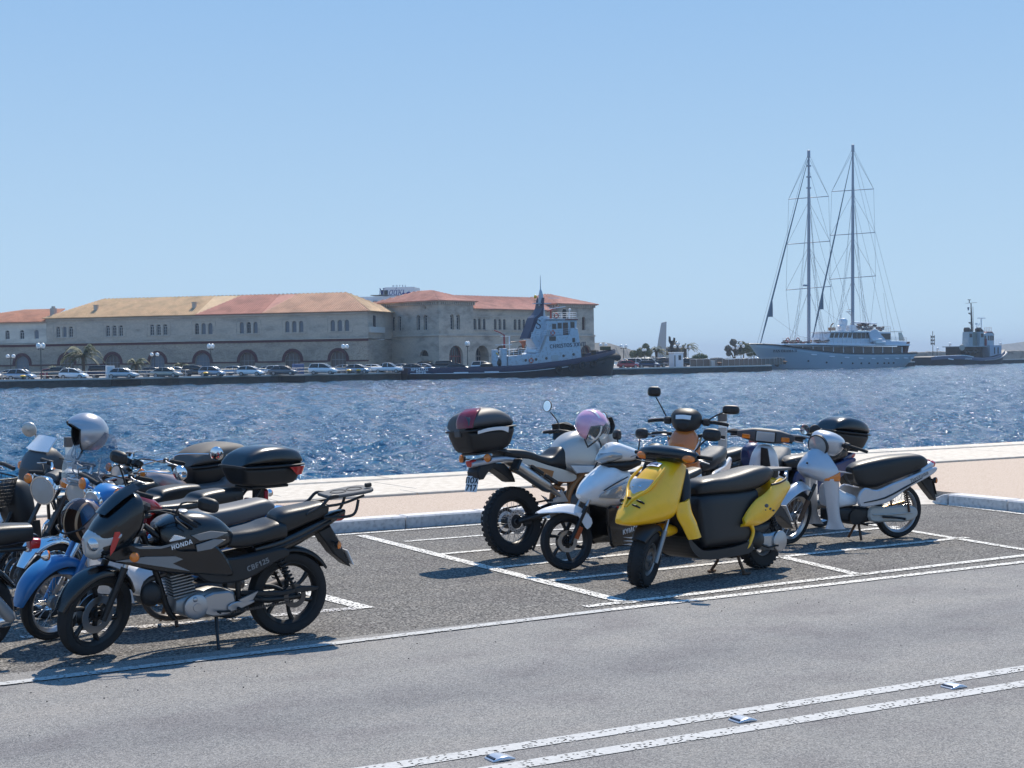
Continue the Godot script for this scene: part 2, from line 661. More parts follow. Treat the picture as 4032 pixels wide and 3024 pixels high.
func build_ground() -> void:
	var soil := mat(lin(0.2, 0.18, 0.16), 0.95)
	var s := Shape.new()
	s.box(Vector3(10, -2.03, 29.2), Vector3(240, 4.0, 101.0))
	structure("ground", s, soil)
	# road: grey, worn, fine stone
	M.road = asphalt(Color(0.565, 0.555, 0.54), Color(0.69, 0.68, 0.66), grey(0.44), 1.3, 3)
	M.lot = asphalt(Color(0.43, 0.42, 0.405), Color(0.66, 0.645, 0.62), grey(0.24), 0.75, 9)
	M.road.vertex_color_use_as_albedo = true
	M.lot.vertex_color_use_as_albedo = true
	var wob := FastNoiseLite.new()
	wob.frequency = 0.25
	wob.seed = 6
	var lane := func(x: float, z: float) -> Color:
		var q := z + wob.get_noise_2d(x, z * 2.0) * 0.35
		var t := 1.0
		t -= 0.16 * exp(-pow((q + 8.0) / 0.42, 2.0))
		t -= 0.10 * exp(-pow((q + 6.2) / 1.1, 2.0)) * 0.6
		t += 0.10 * exp(-pow((q + 9.45) / 0.45, 2.0))
		var cool := 0.03 * exp(-pow((q + 8.0) / 0.6, 2.0))
		return Color(t - cool, t - cool * 0.6, t + cool * 0.4)
	toned("road", -24.0, 44.0, 1.0, -10.0, -0.5, 0.11, M.road, lane)
	s = Shape.new()
	flat_poly(s, V2([-110, -0.5, 130, -0.5, 130, 60, -110, 60]), 0.0)
	flat_poly(s, V2([-110, -10, -24, -10, -24, -0.5, -110, -0.5]), 0.0)
	flat_poly(s, V2([44, -10, 130, -10, 130, -0.5, 44, -0.5]), 0.0)
	structure("road", s, M.road)
	var worn := func(x: float, z: float) -> Color:
		var q := z + wob.get_noise_2d(x * 1.5, z * 3.0) * 0.5
		var t := 1.0 + 0.75 * exp(-pow(maxf(0.0, -10.15 - q) / 0.42, 2.0))
		t += 0.12 * wob.get_noise_2d(x * 2.0 + 40.0, z * 2.0)
		return Color(t, t, t)
	toned("parking_ground", -24.0, 16.0, 0.4, -16.4, -10.0, 0.12, M.lot, worn)
	s = Shape.new()
	flat_poly(s, V2([-110, -16.4, -24, -16.4, -24, -10.0, -110, -10.0]), 0.0)
	flat_poly(s, V2([16, -12.0, 130, -12.0, 130, -10.0, 16, -10.0]), 0.0)
	structure("parking_ground", s, M.lot)
	# painted lines
	M.line = line_paint(Color(0.86, 0.85, 0.82), 0.24, 31)
	M.line_worn = line_paint(Color(0.80, 0.79, 0.78), 0.45, 35)
	M.line_soft = line_paint(Color(0.72, 0.72, 0.71), 0.10, 39)
	var bay := [[6.85, -15.75, 6.68, -10.1, 0.12, "line"], [6.0, -15.93, 14.3, -16.0, 0.09, "line"], [7.0, -14.93, 12.6, -14.96, 0.09, "line"], [6.85, -13.74, 12.3, -13.9, 0.10, "line"], [6.8, -12.54, 12.15, -12.95, 0.10, "line"], [6.8, -11.52, 12.0, -11.75, 0.10, "line"], [9.45, -11.7, 9.2, -10.25, 0.11, "line"], [12.45, -15.9, 11.62, -10.2, 0.10, "line"], [14.42, -14.6, 14.05, -10.6, 0.09, "line"], [2.26, -11.27, 4.8, -11.1, 0.12, "line_worn"], [4.85, -11.05, 4.72, -12.6, 0.14, "line"], [1.6, -9.66, 6.4, -9.93, 0.10, "line_soft"], [-12, -9.1, 1.6, -9.66, 0.10, "line_soft"], [6.3, -10.16, 16.0, -10.6, 0.10, "line"], [6.4, -9.93, 16.0, -10.22, 0.10, "line"]]
	for b in bay:
		s = Shape.new()
		strip(s, Vector2(b[0], b[1]), Vector2(b[2], b[3]), b[4], 0.008)
		structure("painted_line", s, M[b[5]])
	for z in [-6.68, -6.37]:
		s = Shape.new()
		strip(s, Vector2(-20, z), Vector2(40, z + 0.0), 0.12, 0.004)
		structure("centre_line", s, M.line_soft)
	# pavement slab up to the sea wall
	var pave := mat(Color.WHITE, 0.85)
	pave.albedo_texture = noise_tex(FastNoiseLite.TYPE_CELLULAR, 0.10, [[0.0, Color(0.56, 0.48, 0.41)], [0.3, Color(0.68, 0.60, 0.52)], [0.6, Color(0.72, 0.64, 0.57)], [1.0, Color(0.79, 0.73, 0.67)]], 1024, 1, 51, 0.0, true)
	world_tex(pave, 1.2)
	s = Shape.new()
	flat_poly(s, V2([-110, -16.25, 11.6, -16.35, 11.6, -16.6, 14.75, -15.2, 14.62, -10.8, 130, -10.8, 130, -18.76, -110, -18.76]), 0.13)
	structure("pavement", s, pave)
	# pale stone band along the water, laid in blocks
	var stone := mat(Color.WHITE, 0.8)
	stone.albedo_texture = noise_tex(FastNoiseLite.TYPE_SIMPLEX, 0.02, [[0.0, Color(0.70, 0.66, 0.60)], [0.5, Color(0.77, 0.73, 0.67)], [1.0, Color(0.82, 0.79, 0.74)]], 512, 5, 53)
	world_tex(stone, 0.5)
	s = Shape.new()
	s.box(Vector3(10, -1.2, -20.2), Vector3(240, 2.64, 2.84))
	structure("sea_wall", s, mat(lin(0.36, 0.33, 0.29), 0.9))
	var unit := Shape.new()
	unit.box(Vector3(0, 0, 0), Vector3(1.985, 0.06, 0.60), 0.008)
	var wide := Shape.new()
	wide.box(Vector3(0, 0, 0), Vector3(1.985, 0.06, 1.74), 0.008)
	var cope := Shape.new()
	cope.box(Vector3(0, 0, 0), Vector3(1.985, 0.12, 0.62), 0.02)
	var um := unit.mesh()
	var wm := wide.mesh()
	var cm := cope.mesh()
	var wall := Node3D.new()
	wall.name = "stone_edging"
	add_child(wall)
	wall.set_meta("kind", "structure")
	for k in 24:
		var x := -8.0 + k * 2.0
		share("paving_stone", um, stone, wall, TR(Vector3(x, 0.131, -19.06)))
		share("paving_stone", wm, stone, wall, TR(Vector3(x + 0.3, 0.125, -20.245)))
		share("coping_stone", cm, stone, wall, TR(Vector3(x + 0.7, 0.115, -21.43)))
	# kerb stones
	var kst := mat(Color.WHITE, 0.8)
	kst.albedo_texture = noise_tex(FastNoiseLite.TYPE_SIMPLEX, 0.03, [[0.0, Color(0.66, 0.65, 0.64)], [0.35, Color(0.78, 0.77, 0.76)], [1.0, Color(0.85, 0.84, 0.83)]], 512, 5, 57)
	world_tex(kst, 0.7)
	var kerb := Node3D.new()
	kerb.name = "kerb"
	add_child(kerb)
	kerb.set_meta("kind", "structure")
	var ks := Shape.new()
	ks.box(Vector3.ZERO, Vector3(0.985, 0.22, 0.26), 0.018)
	var km := ks.mesh()
	for k in 20:
		share("kerb_stone", km, kst, kerb, Transform3D(Basis(Vector3.UP, 0.01), Vector3(-7.9 + k * 1.0, 0.03, KERB_Z + 0.0 - 0.012 * k)))
	# the kerb that turns towards the road, its end dropped
	for k in 4:
		share("kerb_stone", km, kst, kerb, Transform3D(Basis(Vector3.UP, PI / 2.0), Vector3(14.55 - 0.01 * k, 0.03, -13.95 + k * 1.0)))
	ks = Shape.new()
	ks.x = Transform3D(Basis(Vector3.UP, -PI / 2.0), Vector3(14.55, 0, -14.46))
	ks.slab(V2([0, -0.08, 0, 0.138, -0.06, 0.135, -0.20, 0.08, -0.30, 0.0, -0.32, -0.08]), -0.13, 0.13, 0.012)
	part("kerb_stone", ks, kst, kerb)
	# ramp between parking and pavement
	s = Shape.new()
	s.add(PackedVector3Array([Vector3(11.3, 0.002, -15.95), Vector3(14.45, 0.002, -14.6), Vector3(14.77, 0.133, -15.22), Vector3(11.55, 0.133, -16.64)]), PackedInt32Array([0, 1, 2, 0, 2, 3]), true, false)
	structure("ramp", s, stone)
	s = Shape.new()
	var lip := [Vector2(11.6, -16.35), Vector2(11.6, -16.6), Vector2(14.75, -15.2), Vector2(14.66, -13.0), Vector2(14.62, -10.8)]
	for k in 4:
		var a := Vector3(lip[k].x, 0.129, lip[k].y)
		var b := Vector3(lip[k + 1].x, 0.129, lip[k + 1].y)
		s.add(PackedVector3Array([a, b, b - Vector3(0, 0.2, 0), a - Vector3(0, 0.2, 0)]), PackedInt32Array([0, 1, 2, 0, 2, 3]), true, false)
	structure("pavement_edge", s, pave)
func build_water() -> void:
	var m := mat(lin(0.004, 0.075, 0.16), 0.12)
	m.metallic_specular = 0.35
	m.normal_enabled = true
	m.normal_texture = noise_tex(FastNoiseLite.TYPE_SIMPLEX, 0.006, [], 1024, 4, 61, 60.0)
	m.normal_scale = 1.0
	world_tex(m, 0.28)
	m.uv1_scale = Vector3(0.24, 0.3, 0.42)
	var w1 := FastNoiseLite.new()
	w1.noise_type = FastNoiseLite.TYPE_SIMPLEX
	w1.frequency = 0.45
	w1.fractal_octaves = 3
	w1.seed = 8
	# rows run away from the wall, ever wider apart; each row spans well past the view
	var zs := []
	var z := 21.9
	while z < 460.0:
		zs.append(z)
		z += 0.16 + (z - 21.9) * 0.010
	var p := PackedVector3Array()
	var f := PackedInt32Array()
	var cols := 420
	for j in zs.size():
		var d: float = zs[j]
		var x0 := -12.0 + (d - 22.0) * 0.05
		var x1 := 42.0 + (d - 22.0) * 1.25
		var amp := 0.24 if j > 0 else 0.0
		for k in cols:
			var x := lerpf(x0, x1, float(k) / (cols - 1))
			var h := w1.get_noise_2d(x * 0.8 + d * 0.25, d * 1.5)
			var h2 := w1.get_noise_2d(x * 0.22 + 50.0, d * 0.4)
			p.append(Vector3(x, SEA_Y + amp * (h * 1.0 + h2 * 0.9), -d))
	for j in zs.size() - 1:
		for k in cols - 1:
			var a := j * cols + k
			f.append_array([a, a + cols, a + 1, a + 1, a + cols, a + cols + 1])
	var s := Shape.new()
	s.add(p, f, false, false)
	if s.n[5].y < 0:
		for k in s.n.size():
			s.n[k] = -s.n[k]
		for k in range(0, s.t.size(), 3):
			var q := s.t[k + 1]
			s.t[k + 1] = s.t[k + 2]
			s.t[k + 2] = q
	structure("harbour_water", s, m)
	s = Shape.new()
	flat_poly(s, V2([-3000, -5000, 5000, -5000, 5000, -21.8, -3000, -21.8]), SEA_Y - 0.35)
	structure("sea", s, m)
	# small white flecks, sun glints put onto the sea as flat colour
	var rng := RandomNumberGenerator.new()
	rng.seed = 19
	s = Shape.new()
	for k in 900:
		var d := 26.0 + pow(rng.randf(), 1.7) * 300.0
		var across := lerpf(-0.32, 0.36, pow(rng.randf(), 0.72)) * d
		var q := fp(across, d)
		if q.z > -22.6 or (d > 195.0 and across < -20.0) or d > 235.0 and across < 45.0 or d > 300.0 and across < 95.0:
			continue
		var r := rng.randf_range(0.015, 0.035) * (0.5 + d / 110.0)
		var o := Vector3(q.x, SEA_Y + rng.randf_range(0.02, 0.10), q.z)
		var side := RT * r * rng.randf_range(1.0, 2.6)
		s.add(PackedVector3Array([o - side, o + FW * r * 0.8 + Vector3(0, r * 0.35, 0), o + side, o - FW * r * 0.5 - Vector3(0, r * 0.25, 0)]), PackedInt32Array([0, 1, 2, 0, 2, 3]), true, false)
	var fo := part("painted_sea_glints", s, mat(lin(0.85, 0.88, 0.9), 0.6))
	tag(fo, "small white flecks painted as sun glints on the wind ruffled harbour water", "painted_glint", "", "stuff")
# ---------------------------------------------------------------- far side of the harbour
const RT := Vector3(0.8729, 0, 0.4879)
const FW := Vector3(0.4879, 0, -0.8729)
func fp(across: float, away: float, y := 0.0) -> Vector3:
	return RT * across + FW * away + Vector3(0, y, 0)
# x along the line, y up, z towards the near shore
func frame_of(x1: float, d1: float, x2: float, d2: float) -> Transform3D:
	var a := fp(x1, d1)
	var d := (fp(x2, d2) - a).normalized()
	return Transform3D(Basis(d, Vector3.UP, d.cross(Vector3.UP)), a)
func framed(called: String, label: String, category: String, xf: Transform3D, group := "") -> Node3D:
	var o := thing(called, label, category, Vector3.ZERO, 0.0, group)
	o.transform = xf
	return o
func stone_mat(a: Color, b: Color, c: Color, sx: float, sy: float, sd: int) -> StandardMaterial3D:
	var m := mat(Color.WHITE, 0.92)
	m.albedo_texture = noise_tex(FastNoiseLite.TYPE_CELLULAR, 0.045, [[0.0, a], [0.25, a.lerp(b, 0.7)], [0.55, b], [1.0, c]], 1024, 2, sd, 0.0, true)
	world_tex(m, 1.0)
	m.uv1_scale = Vector3(sx, sy, sx)
	m.detail_enabled = true
	m.detail_blend_mode = BaseMaterial3D.BLEND_MODE_MUL
	m.detail_uv_layer = BaseMaterial3D.DETAIL_UV_2
	m.detail_albedo = noise_tex(FastNoiseLite.TYPE_SIMPLEX, 0.01, [[0.0, grey(0.66)], [0.4, grey(0.90)], [1.0, Color(1.0, 0.98, 0.95)]], 512, 5, sd + 3)
	m.uv2_triplanar = true
	m.uv2_world_triplanar = true
	m.uv2_scale = Vector3(0.035, 0.06, 0.035)
	return m
func arch_poly(w: float, top: float, bottom: float, n := 8) -> PackedVector2Array:
	var p := PackedVector2Array([Vector2(-w / 2, bottom), Vector2(w / 2, bottom)])
	for k in n + 1:
		var a := PI * k / n
		p.append(Vector2(cos(a) * w / 2, top - w / 2 + sin(a) * w / 2))
	return p
func arch_ring(s: Shape, cx: float, spring: float, r0: float, r1: float, z0: float, z1: float, foot := 0.0) -> void:
	var rows := []
	var pts := []
	if foot > 0.0:
		pts.append([Vector2(-r0, spring - foot), Vector2(-r1, spring - foot)])
	for k in 13:
		var a := PI - PI * k / 12
		pts.append([Vector2(cos(a), sin(a)) * r0 + Vector2(0, spring), Vector2(cos(a), sin(a)) * r1 + Vector2(0, spring)])
	if foot > 0.0:
		pts.append([Vector2(r0, spring - foot), Vector2(r1, spring - foot)])
	for q in pts:
		rows.append(PackedVector3Array([Vector3(cx + q[0].x, q[0].y, z0), Vector3(cx + q[1].x, q[1].y, z0), Vector3(cx + q[1].x, q[1].y, z1), Vector3(cx + q[0].x, q[0].y, z1)]))
	s.grid(rows, true, true, true, true)
# a stone block with openings cut into its front (and, given a side, into that face)
func block(root: Node3D, called: String, x0: float, x1: float, y0: float, y1: float, z0: float, z1: float, m: Material, cuts: Array) -> CSGCombiner3D:
	var g := CSGCombiner3D.new()
	g.name = called
	g.material_override = m
	root.add_child(g, true)
	var b := CSGBox3D.new()
	b.name = "mass"
	b.size = Vector3(x1 - x0, y1 - y0, z1 - z0)
	b.position = Vector3((x0 + x1) / 2, (y0 + y1) / 2, (z0 + z1) / 2)
	g.add_child(b)
	for c in cuts:
		var q := CSGPolygon3D.new()
		q.name = "opening"
		q.polygon = c[0]
		q.depth = c[2] + 0.5
		q.operation = CSGShape3D.OPERATION_SUBTRACTION
		q.transform = c[1] * TR(Vector3(0, 0, 0.5))
		g.add_child(q, true)
	return g
# frame, bars and dark pane set back in an arched opening whose sill centre is at xf
func arched_window(root: Node3D, xf: Transform3D, w: float, h: float, set_back: float, fm: Material, shut := false, bars := 2) -> void:
	var s := Shape.new()
	s.x = xf
	var t := 0.07
	arch_ring(s, 0, h - w / 2, w / 2 - t, w / 2 + 0.02, -set_back, -set_back + 0.06, h - w / 2)
	s.box(Vector3(0, t / 2, -set_back + 0.03), Vector3(w, t, 0.06))
	if not shut:
		s.box(Vector3(0, (h - w / 2) / 2, -set_back + 0.03), Vector3(t, h - w / 2 - 0.02, 0.05))
		s.box(Vector3(0, h - w / 2 - 0.02, -set_back + 0.032), Vector3(w - 0.1, t, 0.05))
		for k in bars:
			s.box(Vector3(0, (h - w / 2) * (k + 1) / (bars + 1), -set_back + 0.028), Vector3(w - 0.1, 0.035, 0.04))
	var o := part("window", s, fm, root)
	s = Shape.new()
	s.x = xf
	var pts := []
	for q in arch_poly(w, h, 0.0):
		pts.append(q)
	s.slab(pts, -set_back - 0.06, -set_back - 0.02)
	part("shutter" if shut else "pane", s, M.shutter if shut else M.dark_pane, o)
func roof_tiles(root: Node3D, a: Vector3, b: Vector3, c: Vector3, d: Vector3, pitch: float, m: Material) -> void:
	# eave a-b, ridge d-c: a deck and ribs of barrel tiles running up the slope
	var s := Shape.new()
	s.grid([PackedVector3Array([a, b, b - Vector3(0, 0.12, 0), a - Vector3(0, 0.12, 0)]), PackedVector3Array([d, c, c - Vector3(0, 0.12, 0), d - Vector3(0, 0.12, 0)])], true, true, true, true)
	var n := int((b - a).length() / pitch)
	var up := (b - a).cross(d - a).normalized()
	if up.y < 0:
		up = -up
	var along := (b - a).normalized()
	for k in n:
		var w := (k + 0.5) / n
		var e := a.lerp(b, w)
		# straight up the slope until the hip
		var grad := up.cross(along).normalized()
		if grad.y < 0:
			grad = -grad
		var full := (d - a).dot(grad)
		var u0 := (e - a).dot(along)
		var l := (d - a).dot(along)
		var r := (c - a).dot(along)
		var len := (b - a).length()
		var f := 1.0
		if l > 0.01 and u0 < l:
			f = u0 / l
		if r < len - 0.01 and u0 > r:
			f = minf(f, (len - u0) / (len - r))
		var top := e + grad * full * f
		var rows := []
		for q in [e - grad * 0.12, top]:
			var row := PackedVector3Array()
			for j in 4:
				var t := PI * j / 3.0
				row.append(q + along * cos(t) * pitch * 0.34 + up * sin(t) * pitch * 0.26)
			rows.append(row)
		s.grid(rows, true, true, true)
	part("roof", s, m, root)
func tile_mat(a: Color, b: Color, c: Color, sd: int) -> StandardMaterial3D:
	var m := mat(Color.WHITE, 0.9)
	m.albedo_texture = noise_tex(FastNoiseLite.TYPE_CELLULAR, 0.10, [[0.0, a], [0.4, b], [0.7, b.lerp(c, 0.5)], [1.0, c]], 1024, 1, sd, 0.0, true)
	world_tex(m, 0.22)
	m.detail_enabled = true
	m.detail_blend_mode = BaseMaterial3D.BLEND_MODE_MUL
	m.detail_uv_layer = BaseMaterial3D.DETAIL_UV_2
	m.detail_albedo = noise_tex(FastNoiseLite.TYPE_SIMPLEX, 0.01, [[0.0, grey(0.74)], [0.5, grey(0.95)], [1.0, grey(1.0)]], 512, 4, sd + 1)
	m.uv2_triplanar = true
	m.uv2_world_triplanar = true
	m.uv2_scale = Vector3(0.05, 0.05, 0.05)
	return m
func build_far() -> void:
	M.dark_pane = mat(lin(0.02, 0.025, 0.032), 0.12)
	M.shutter = mat(lin(0.16, 0.18, 0.21), 0.7)
	M.gate_wood = mat(lin(0.13, 0.10, 0.085), 0.8)
	M.frame_white = mat(lin(0.50, 0.50, 0.49), 0.6)
	M.frame_red = mat(lin(0.16, 0.04, 0.04), 0.6)
	M.frame_grey = mat(lin(0.22, 0.22, 0.22), 0.7)
	M.band_red = mat(lin(0.085, 0.028, 0.032), 0.85)
	M.trim = stone_mat(Color(0.70, 0.66, 0.61), Color(0.79, 0.75, 0.70), Color(0.86, 0.82, 0.77), 0.2, 0.3, 91)
	M.rail = mat(lin(0.45, 0.45, 0.45), 0.5, 0.4)
	M.rail_white = mat(lin(0.75, 0.76, 0.78), 0.5)
	M.lamp_globe = mat(lin(0.82, 0.82, 0.80), 0.25)
	M.lamp_post = mat(lin(0.03, 0.033, 0.035), 0.5)
	M.concrete = stone_mat(Color(0.55, 0.53, 0.50), Color(0.64, 0.62, 0.59), Color(0.72, 0.70, 0.67), 0.15, 0.15, 95)
	build_far_quay()
	build_warehouse()
	build_customs_house()
	build_hotel()
	build_far_right()
	build_tug()
	build_schooner()
	build_second_tug()
	build_cars()
	build_far_furniture()
func build_far_quay() -> void:
	var edge := [[-150, 180], [-110, 192], [-70, 207], [-48, 222], [-25, 243], [-18, 249], [-17.2, 257], [20.5, 276], [52, 308], [55.5, 347], [98, 374.5], [104, 413], [147, 446], [230, 530]]
	var wallm := stone_mat(Color(0.20, 0.20, 0.20), Color(0.30, 0.30, 0.29), Color(0.40, 0.39, 0.37), 0.08, 0.25, 93)
	var s := Shape.new()
	var rows := []
	for e in edge:
		rows.append(PackedVector3Array([fp(e[0], e[1], 0.05), fp(e[0], e[1] + 3.0, 0.05), fp(e[0], e[1] + 3.0, -3.0), fp(e[0], e[1], -3.0)]))
	s.grid(rows, true, true, true, true)
	structure("far_quay_wall", s, wallm)
	# pale coping
	s = Shape.new()
	rows = []
	for e in edge:
		rows.append(PackedVector3Array([fp(e[0], e[1] - 0.12, 0.24), fp(e[0], e[1] + 1.3, 0.24), fp(e[0], e[1] + 1.3, 0.0), fp(e[0], e[1] - 0.12, 0.0)]))
	s.grid(rows, true, true, true, true)
	structure("far_quay_coping", s, mat(lin(0.50, 0.48, 0.45), 0.85))
	# the street and mole behind it
	s = Shape.new()
	rows = []
	for e in edge:
		var back: float = 520.0 if e[0] < 40 else (430.0 if e[0] < 56 else e[1] + 46.0)
		rows.append(PackedVector3Array([fp(e[0], e[1] + 1.2, 0.12), fp(e[0] * 1.0, back, 0.12), fp(e[0], back, -4.0), fp(e[0], e[1] + 1.2, -4.0)]))
	s.grid(rows, true, true, true, true)
	structure("far_quay_street", s, mat(lin(0.22, 0.215, 0.21), 0.9))
func build_warehouse() -> void:
	var xf := frame_of(-86.57, 285, -25.16, 268)
	var stone := stone_mat(Color(0.68, 0.63, 0.58), Color(0.78, 0.735, 0.68), Color(0.85, 0.81, 0.75), 0.10, 0.26, 101)
	var rubble := stone_mat(Color(0.38, 0.35, 0.32), Color(0.72, 0.67, 0.61), Color(0.80, 0.75, 0.69), 0.19, 0.30, 105)
	var cream := stone_mat(Color(0.84, 0.81, 0.76), Color(0.89, 0.86, 0.81), Color(0.92, 0.90, 0.85), 0.05, 0.05, 107)
	# cream annex at the left end
	var a := framed("annex_building", "cream rendered two storey building with arched windows at the left edge of the far quay", "building", xf)
	var cuts := []
	for x in [-22.6, -19.5, -16.4, -13.6, -10.6, -7.6, -4.5, -1.42]:
		cuts.append([arch_poly(0.92, 1.7, 0.0), TR(Vector3(x, 7.1, 0)), 0.3])
	block(a, "wall", -26.0, 0.66, 6.3, 10.25, -13.0, 0.0, cream, cuts)
	for k in 8:
		var x: float = [-22.6, -19.5, -16.4, -13.6, -10.6, -7.6, -4.5, -1.42][k]
		arched_window(a, TR(Vector3(x, 7.1, 0)), 0.92, 1.7, 0.22, M.frame_white, k == 7, 1)
	var t1 := tile_mat(Color(0.72, 0.45, 0.34), Color(0.86, 0.60, 0.47), Color(0.93, 0.74, 0.62), 111)
	roof_tiles(a, Vector3(-26.4, 10.25, 0.5), Vector3(0.66, 10.25, 0.5), Vector3(0.66, 12.8, -6.5), Vector3(-8.0, 12.8, -6.5), 0.42, t1)
	var s := Shape.new()
	s.box(Vector3(1.2, 12.0, -1.6), Vector3(0.9, 1.5, 0.9))
	s.box(Vector3(1.2, 12.85, -1.6), Vector3(0.5, 0.5, 0.5))
	part("chimney", s, M.trim, a)
	# the long warehouse
	var w := framed("stone_warehouse", "long grey stone warehouse with a dark red band, triple arched windows and patched orange roof", "building", xf)
	cuts = []
	var groups := []
	for k in 7:
		groups.append([4.1 + [0.0, 10.25, 19.2, 28.15, 36.95, 45.7, 54.3][k], 7.28 + 0.02 * k])
	for g in groups:
		for dx in [-1.0, 0.34, 1.66]:
			cuts.append([arch_poly(0.80, 2.0, 0.0), TR(Vector3(g[0] + dx, g[1], 0)), 0.35])
	block(w, "wall", 0.68, 63.89, 6.05, 10.8, -14.0, 0.0, stone, cuts)
	var rng := RandomNumberGenerator.new()
	rng.seed = 12
	for k in groups.size():
		var g: Array = groups[k]
		for j in 3:
			arched_window(w, TR(Vector3(g[0] + [-1.0, 0.34, 1.66][j], g[1], 0)), 0.80, 2.0, 0.26, M.frame_white if k < 3 else M.frame_grey, (k == 0 and j == 1) or (k > 2 and rng.randf() < 0.45), 2)
		s = Shape.new()
		s.box(Vector3(g[0] + 0.33, 9.75, 0.03), Vector3(4.5, 0.12, 0.1))
		for e in [-2.02, 2.66]:
			s.box(Vector3(g[0] + e, 8.4, 0.02), Vector3(0.14, 2.6, 0.06))
		s.box(Vector3(g[0] + 0.33, 7.2, 0.04), Vector3(4.3, 0.12, 0.14))
		for e in [-0.33, 1.0]:
			s.box(Vector3(g[0] + e, 8.2, 0.02), Vector3(0.36, 1.9, 0.05))
		part("window_surround", s, M.trim, w)
	cuts = []
	var arches := [-4.47, 4.9, 14.33, 23.35, 32.32, 41.1, 49.8, 58.42]
	for x in arches:
		if x > 0:
			cuts.append([arch_poly(2.9, 3.95, 0.1), TR(Vector3(x, 0, 0)), 0.5])
	block(w, "lower_wall", 0.68, 63.89, 0.1, 5.88, -14.0, 0.12, rubble, cuts)
	cuts = [[arch_poly(2.9, 3.95, 0.1), TR(Vector3(-4.47, 0, 0)), 0.5], [arch_poly(2.9, 3.95, 0.1), TR(Vector3(-14.0, 0, 0)), 0.5]]
	block(a, "lower_wall", -26.0, 0.66, 0.1, 5.88, -13.0, 0.10, rubble, cuts)
	for k in arches.size():
		var x: float = arches[k]
		var root := a if x < 0 else w
		s = Shape.new()
		arch_ring(s, x, 2.5, 1.47, 2.0, 0.0, 0.24, 0.4)
		part("arch_band", s, M.band_red, root)
		s = Shape.new()
		var pts := []
		for q in arch_poly(2.9, 3.95, 0.1):
			pts.append(q + Vector2(x, 0))
		s.slab(pts, -0.30, -0.22)
		var door := part("gate", s, M.shutter if k in [0, 3, 4] else M.gate_wood, root)
		s = Shape.new()
		for dx in [-0.7, 0.0, 0.7]:
			s.box(Vector3(x + dx, 1.9, -0.2), Vector3(0.08, 3.4, 0.05))
		s.box(Vector3(x, 2.45, -0.195), Vector3(2.85, 0.12, 0.05))
		part("gate_bar", s, M.frame_grey, door)
	for root in [a, w]:
		var x0 := -26.0 if root == a else 0.67
		var x1 := 0.665 if root == a else 64.05
		s = Shape.new()
		s.box(Vector3((x0 + x1) / 2, 5.85, 0.12), Vector3(x1 - x0, 0.40, 0.22))
		part("string_band", s, M.band_red, root)
		s = Shape.new()
		s.box(Vector3((x0 + x1) / 2, 6.14, 0.15), Vector3(x1 - x0, 0.18, 0.40), 0.03)
		part("string_lip", s, M.trim, root)
		var prev := x0
		for x in arches + [x1 + 2.0]:
			if (x < 0) == (root == a) or x > x1:
				var e: float = minf(x - 2.0, x1)
				if e > prev:
					s = Shape.new()
					s.box(Vector3((prev + e) / 2, 2.2, 0.16), Vector3(e - prev, 0.24, 0.14))
					part("impost_band", s, M.band_red, root)
				prev = x + 2.0
		s = Shape.new()
		var yy := 10.3 if root == a else 10.72
		s.box(Vector3((x0 + x1) / 2, yy - 0.2, 0.14), Vector3(x1 - x0, 0.25, 0.3))
		part("eave_course", s, M.trim, root)
	# right end wall: narrow window, balcony of pale stone, blind arch
	s = Shape.new()
	s.box(Vector3(64.1, 7.6, -4.0), Vector3(0.5, 1.0, 7.0))
	part("balcony", s, mat(lin(0.55, 0.53, 0.49), 0.9), w)
	s = Shape.new()
	s.box(Vector3(63.95, 8.8, -3.2), Vector3(0.2, 2.6, 0.9))
	part("window", s, M.dark_pane, w)
	# roof: ridge from the left hip to the right hip, three patches of tile
	var tl := tile_mat(Color(0.74, 0.56, 0.40), Color(0.90, 0.74, 0.56), Color(0.98, 0.87, 0.70), 121)
	var tm := tile_mat(Color(0.70, 0.46, 0.38), Color(0.82, 0.56, 0.47), Color(0.90, 0.68, 0.60), 125)
	var tr := tile_mat(Color(0.70, 0.50, 0.40), Color(0.87, 0.66, 0.52), Color(0.95, 0.80, 0.68), 129)
	var e0 := 10.85
	roof_tiles(w, Vector3(0.2, e0, 0.55), Vector3(31.2, e0, 0.55), Vector3(36.6, 14.45, -7.3), Vector3(8.2, 14.45, -7.3), 0.42, tl)
	roof_tiles(w, Vector3(31.2, e0, 0.55), Vector3(44.2, e0, 0.55), Vector3(47.8, 14.45, -7.3), Vector3(36.6, 14.45, -7.3), 0.42, tm)
	roof_tiles(w, Vector3(44.2, e0, 0.55), Vector3(64.6, e0, 0.55), Vector3(57.2, 14.45, -7.3), Vector3(47.8, 14.45, -7.3), 0.42, tr)
	roof_tiles(w, Vector3(64.6, e0, 0.55), Vector3(64.6, e0, -15.0), Vector3(57.2, 14.45, -7.3), Vector3(57.2, 14.45, -7.3), 0.42, tl)
	roof_tiles(w, Vector3(0.2, e0, -15.0), Vector3(0.2, e0, 0.55), Vector3(8.2, 14.45, -7.3), Vector3(8.2, 14.45, -7.3), 0.42, tm)
	roof_tiles(w, Vector3(64.6, e0, -15.0), Vector3(0.2, e0, -15.0), Vector3(8.2, 14.45, -7.3), Vector3(57.2, 14.45, -7.3), 0.8, tl)
	for c in [[9.5, 11.5, -2.6, 1.35], [29.5, 11.6, -2.6, 1.3]]:
		s = Shape.new()
		s.box(Vector3(c[0], c[1] + c[3] / 2, c[2]), Vector3(0.62, c[3] + 0.6, 0.62))
		s.box(Vector3(c[0], c[1] + c[3] + 0.30, c[2]), Vector3(0.86, 0.12, 0.86))
		part("chimney", s, M.trim, w)
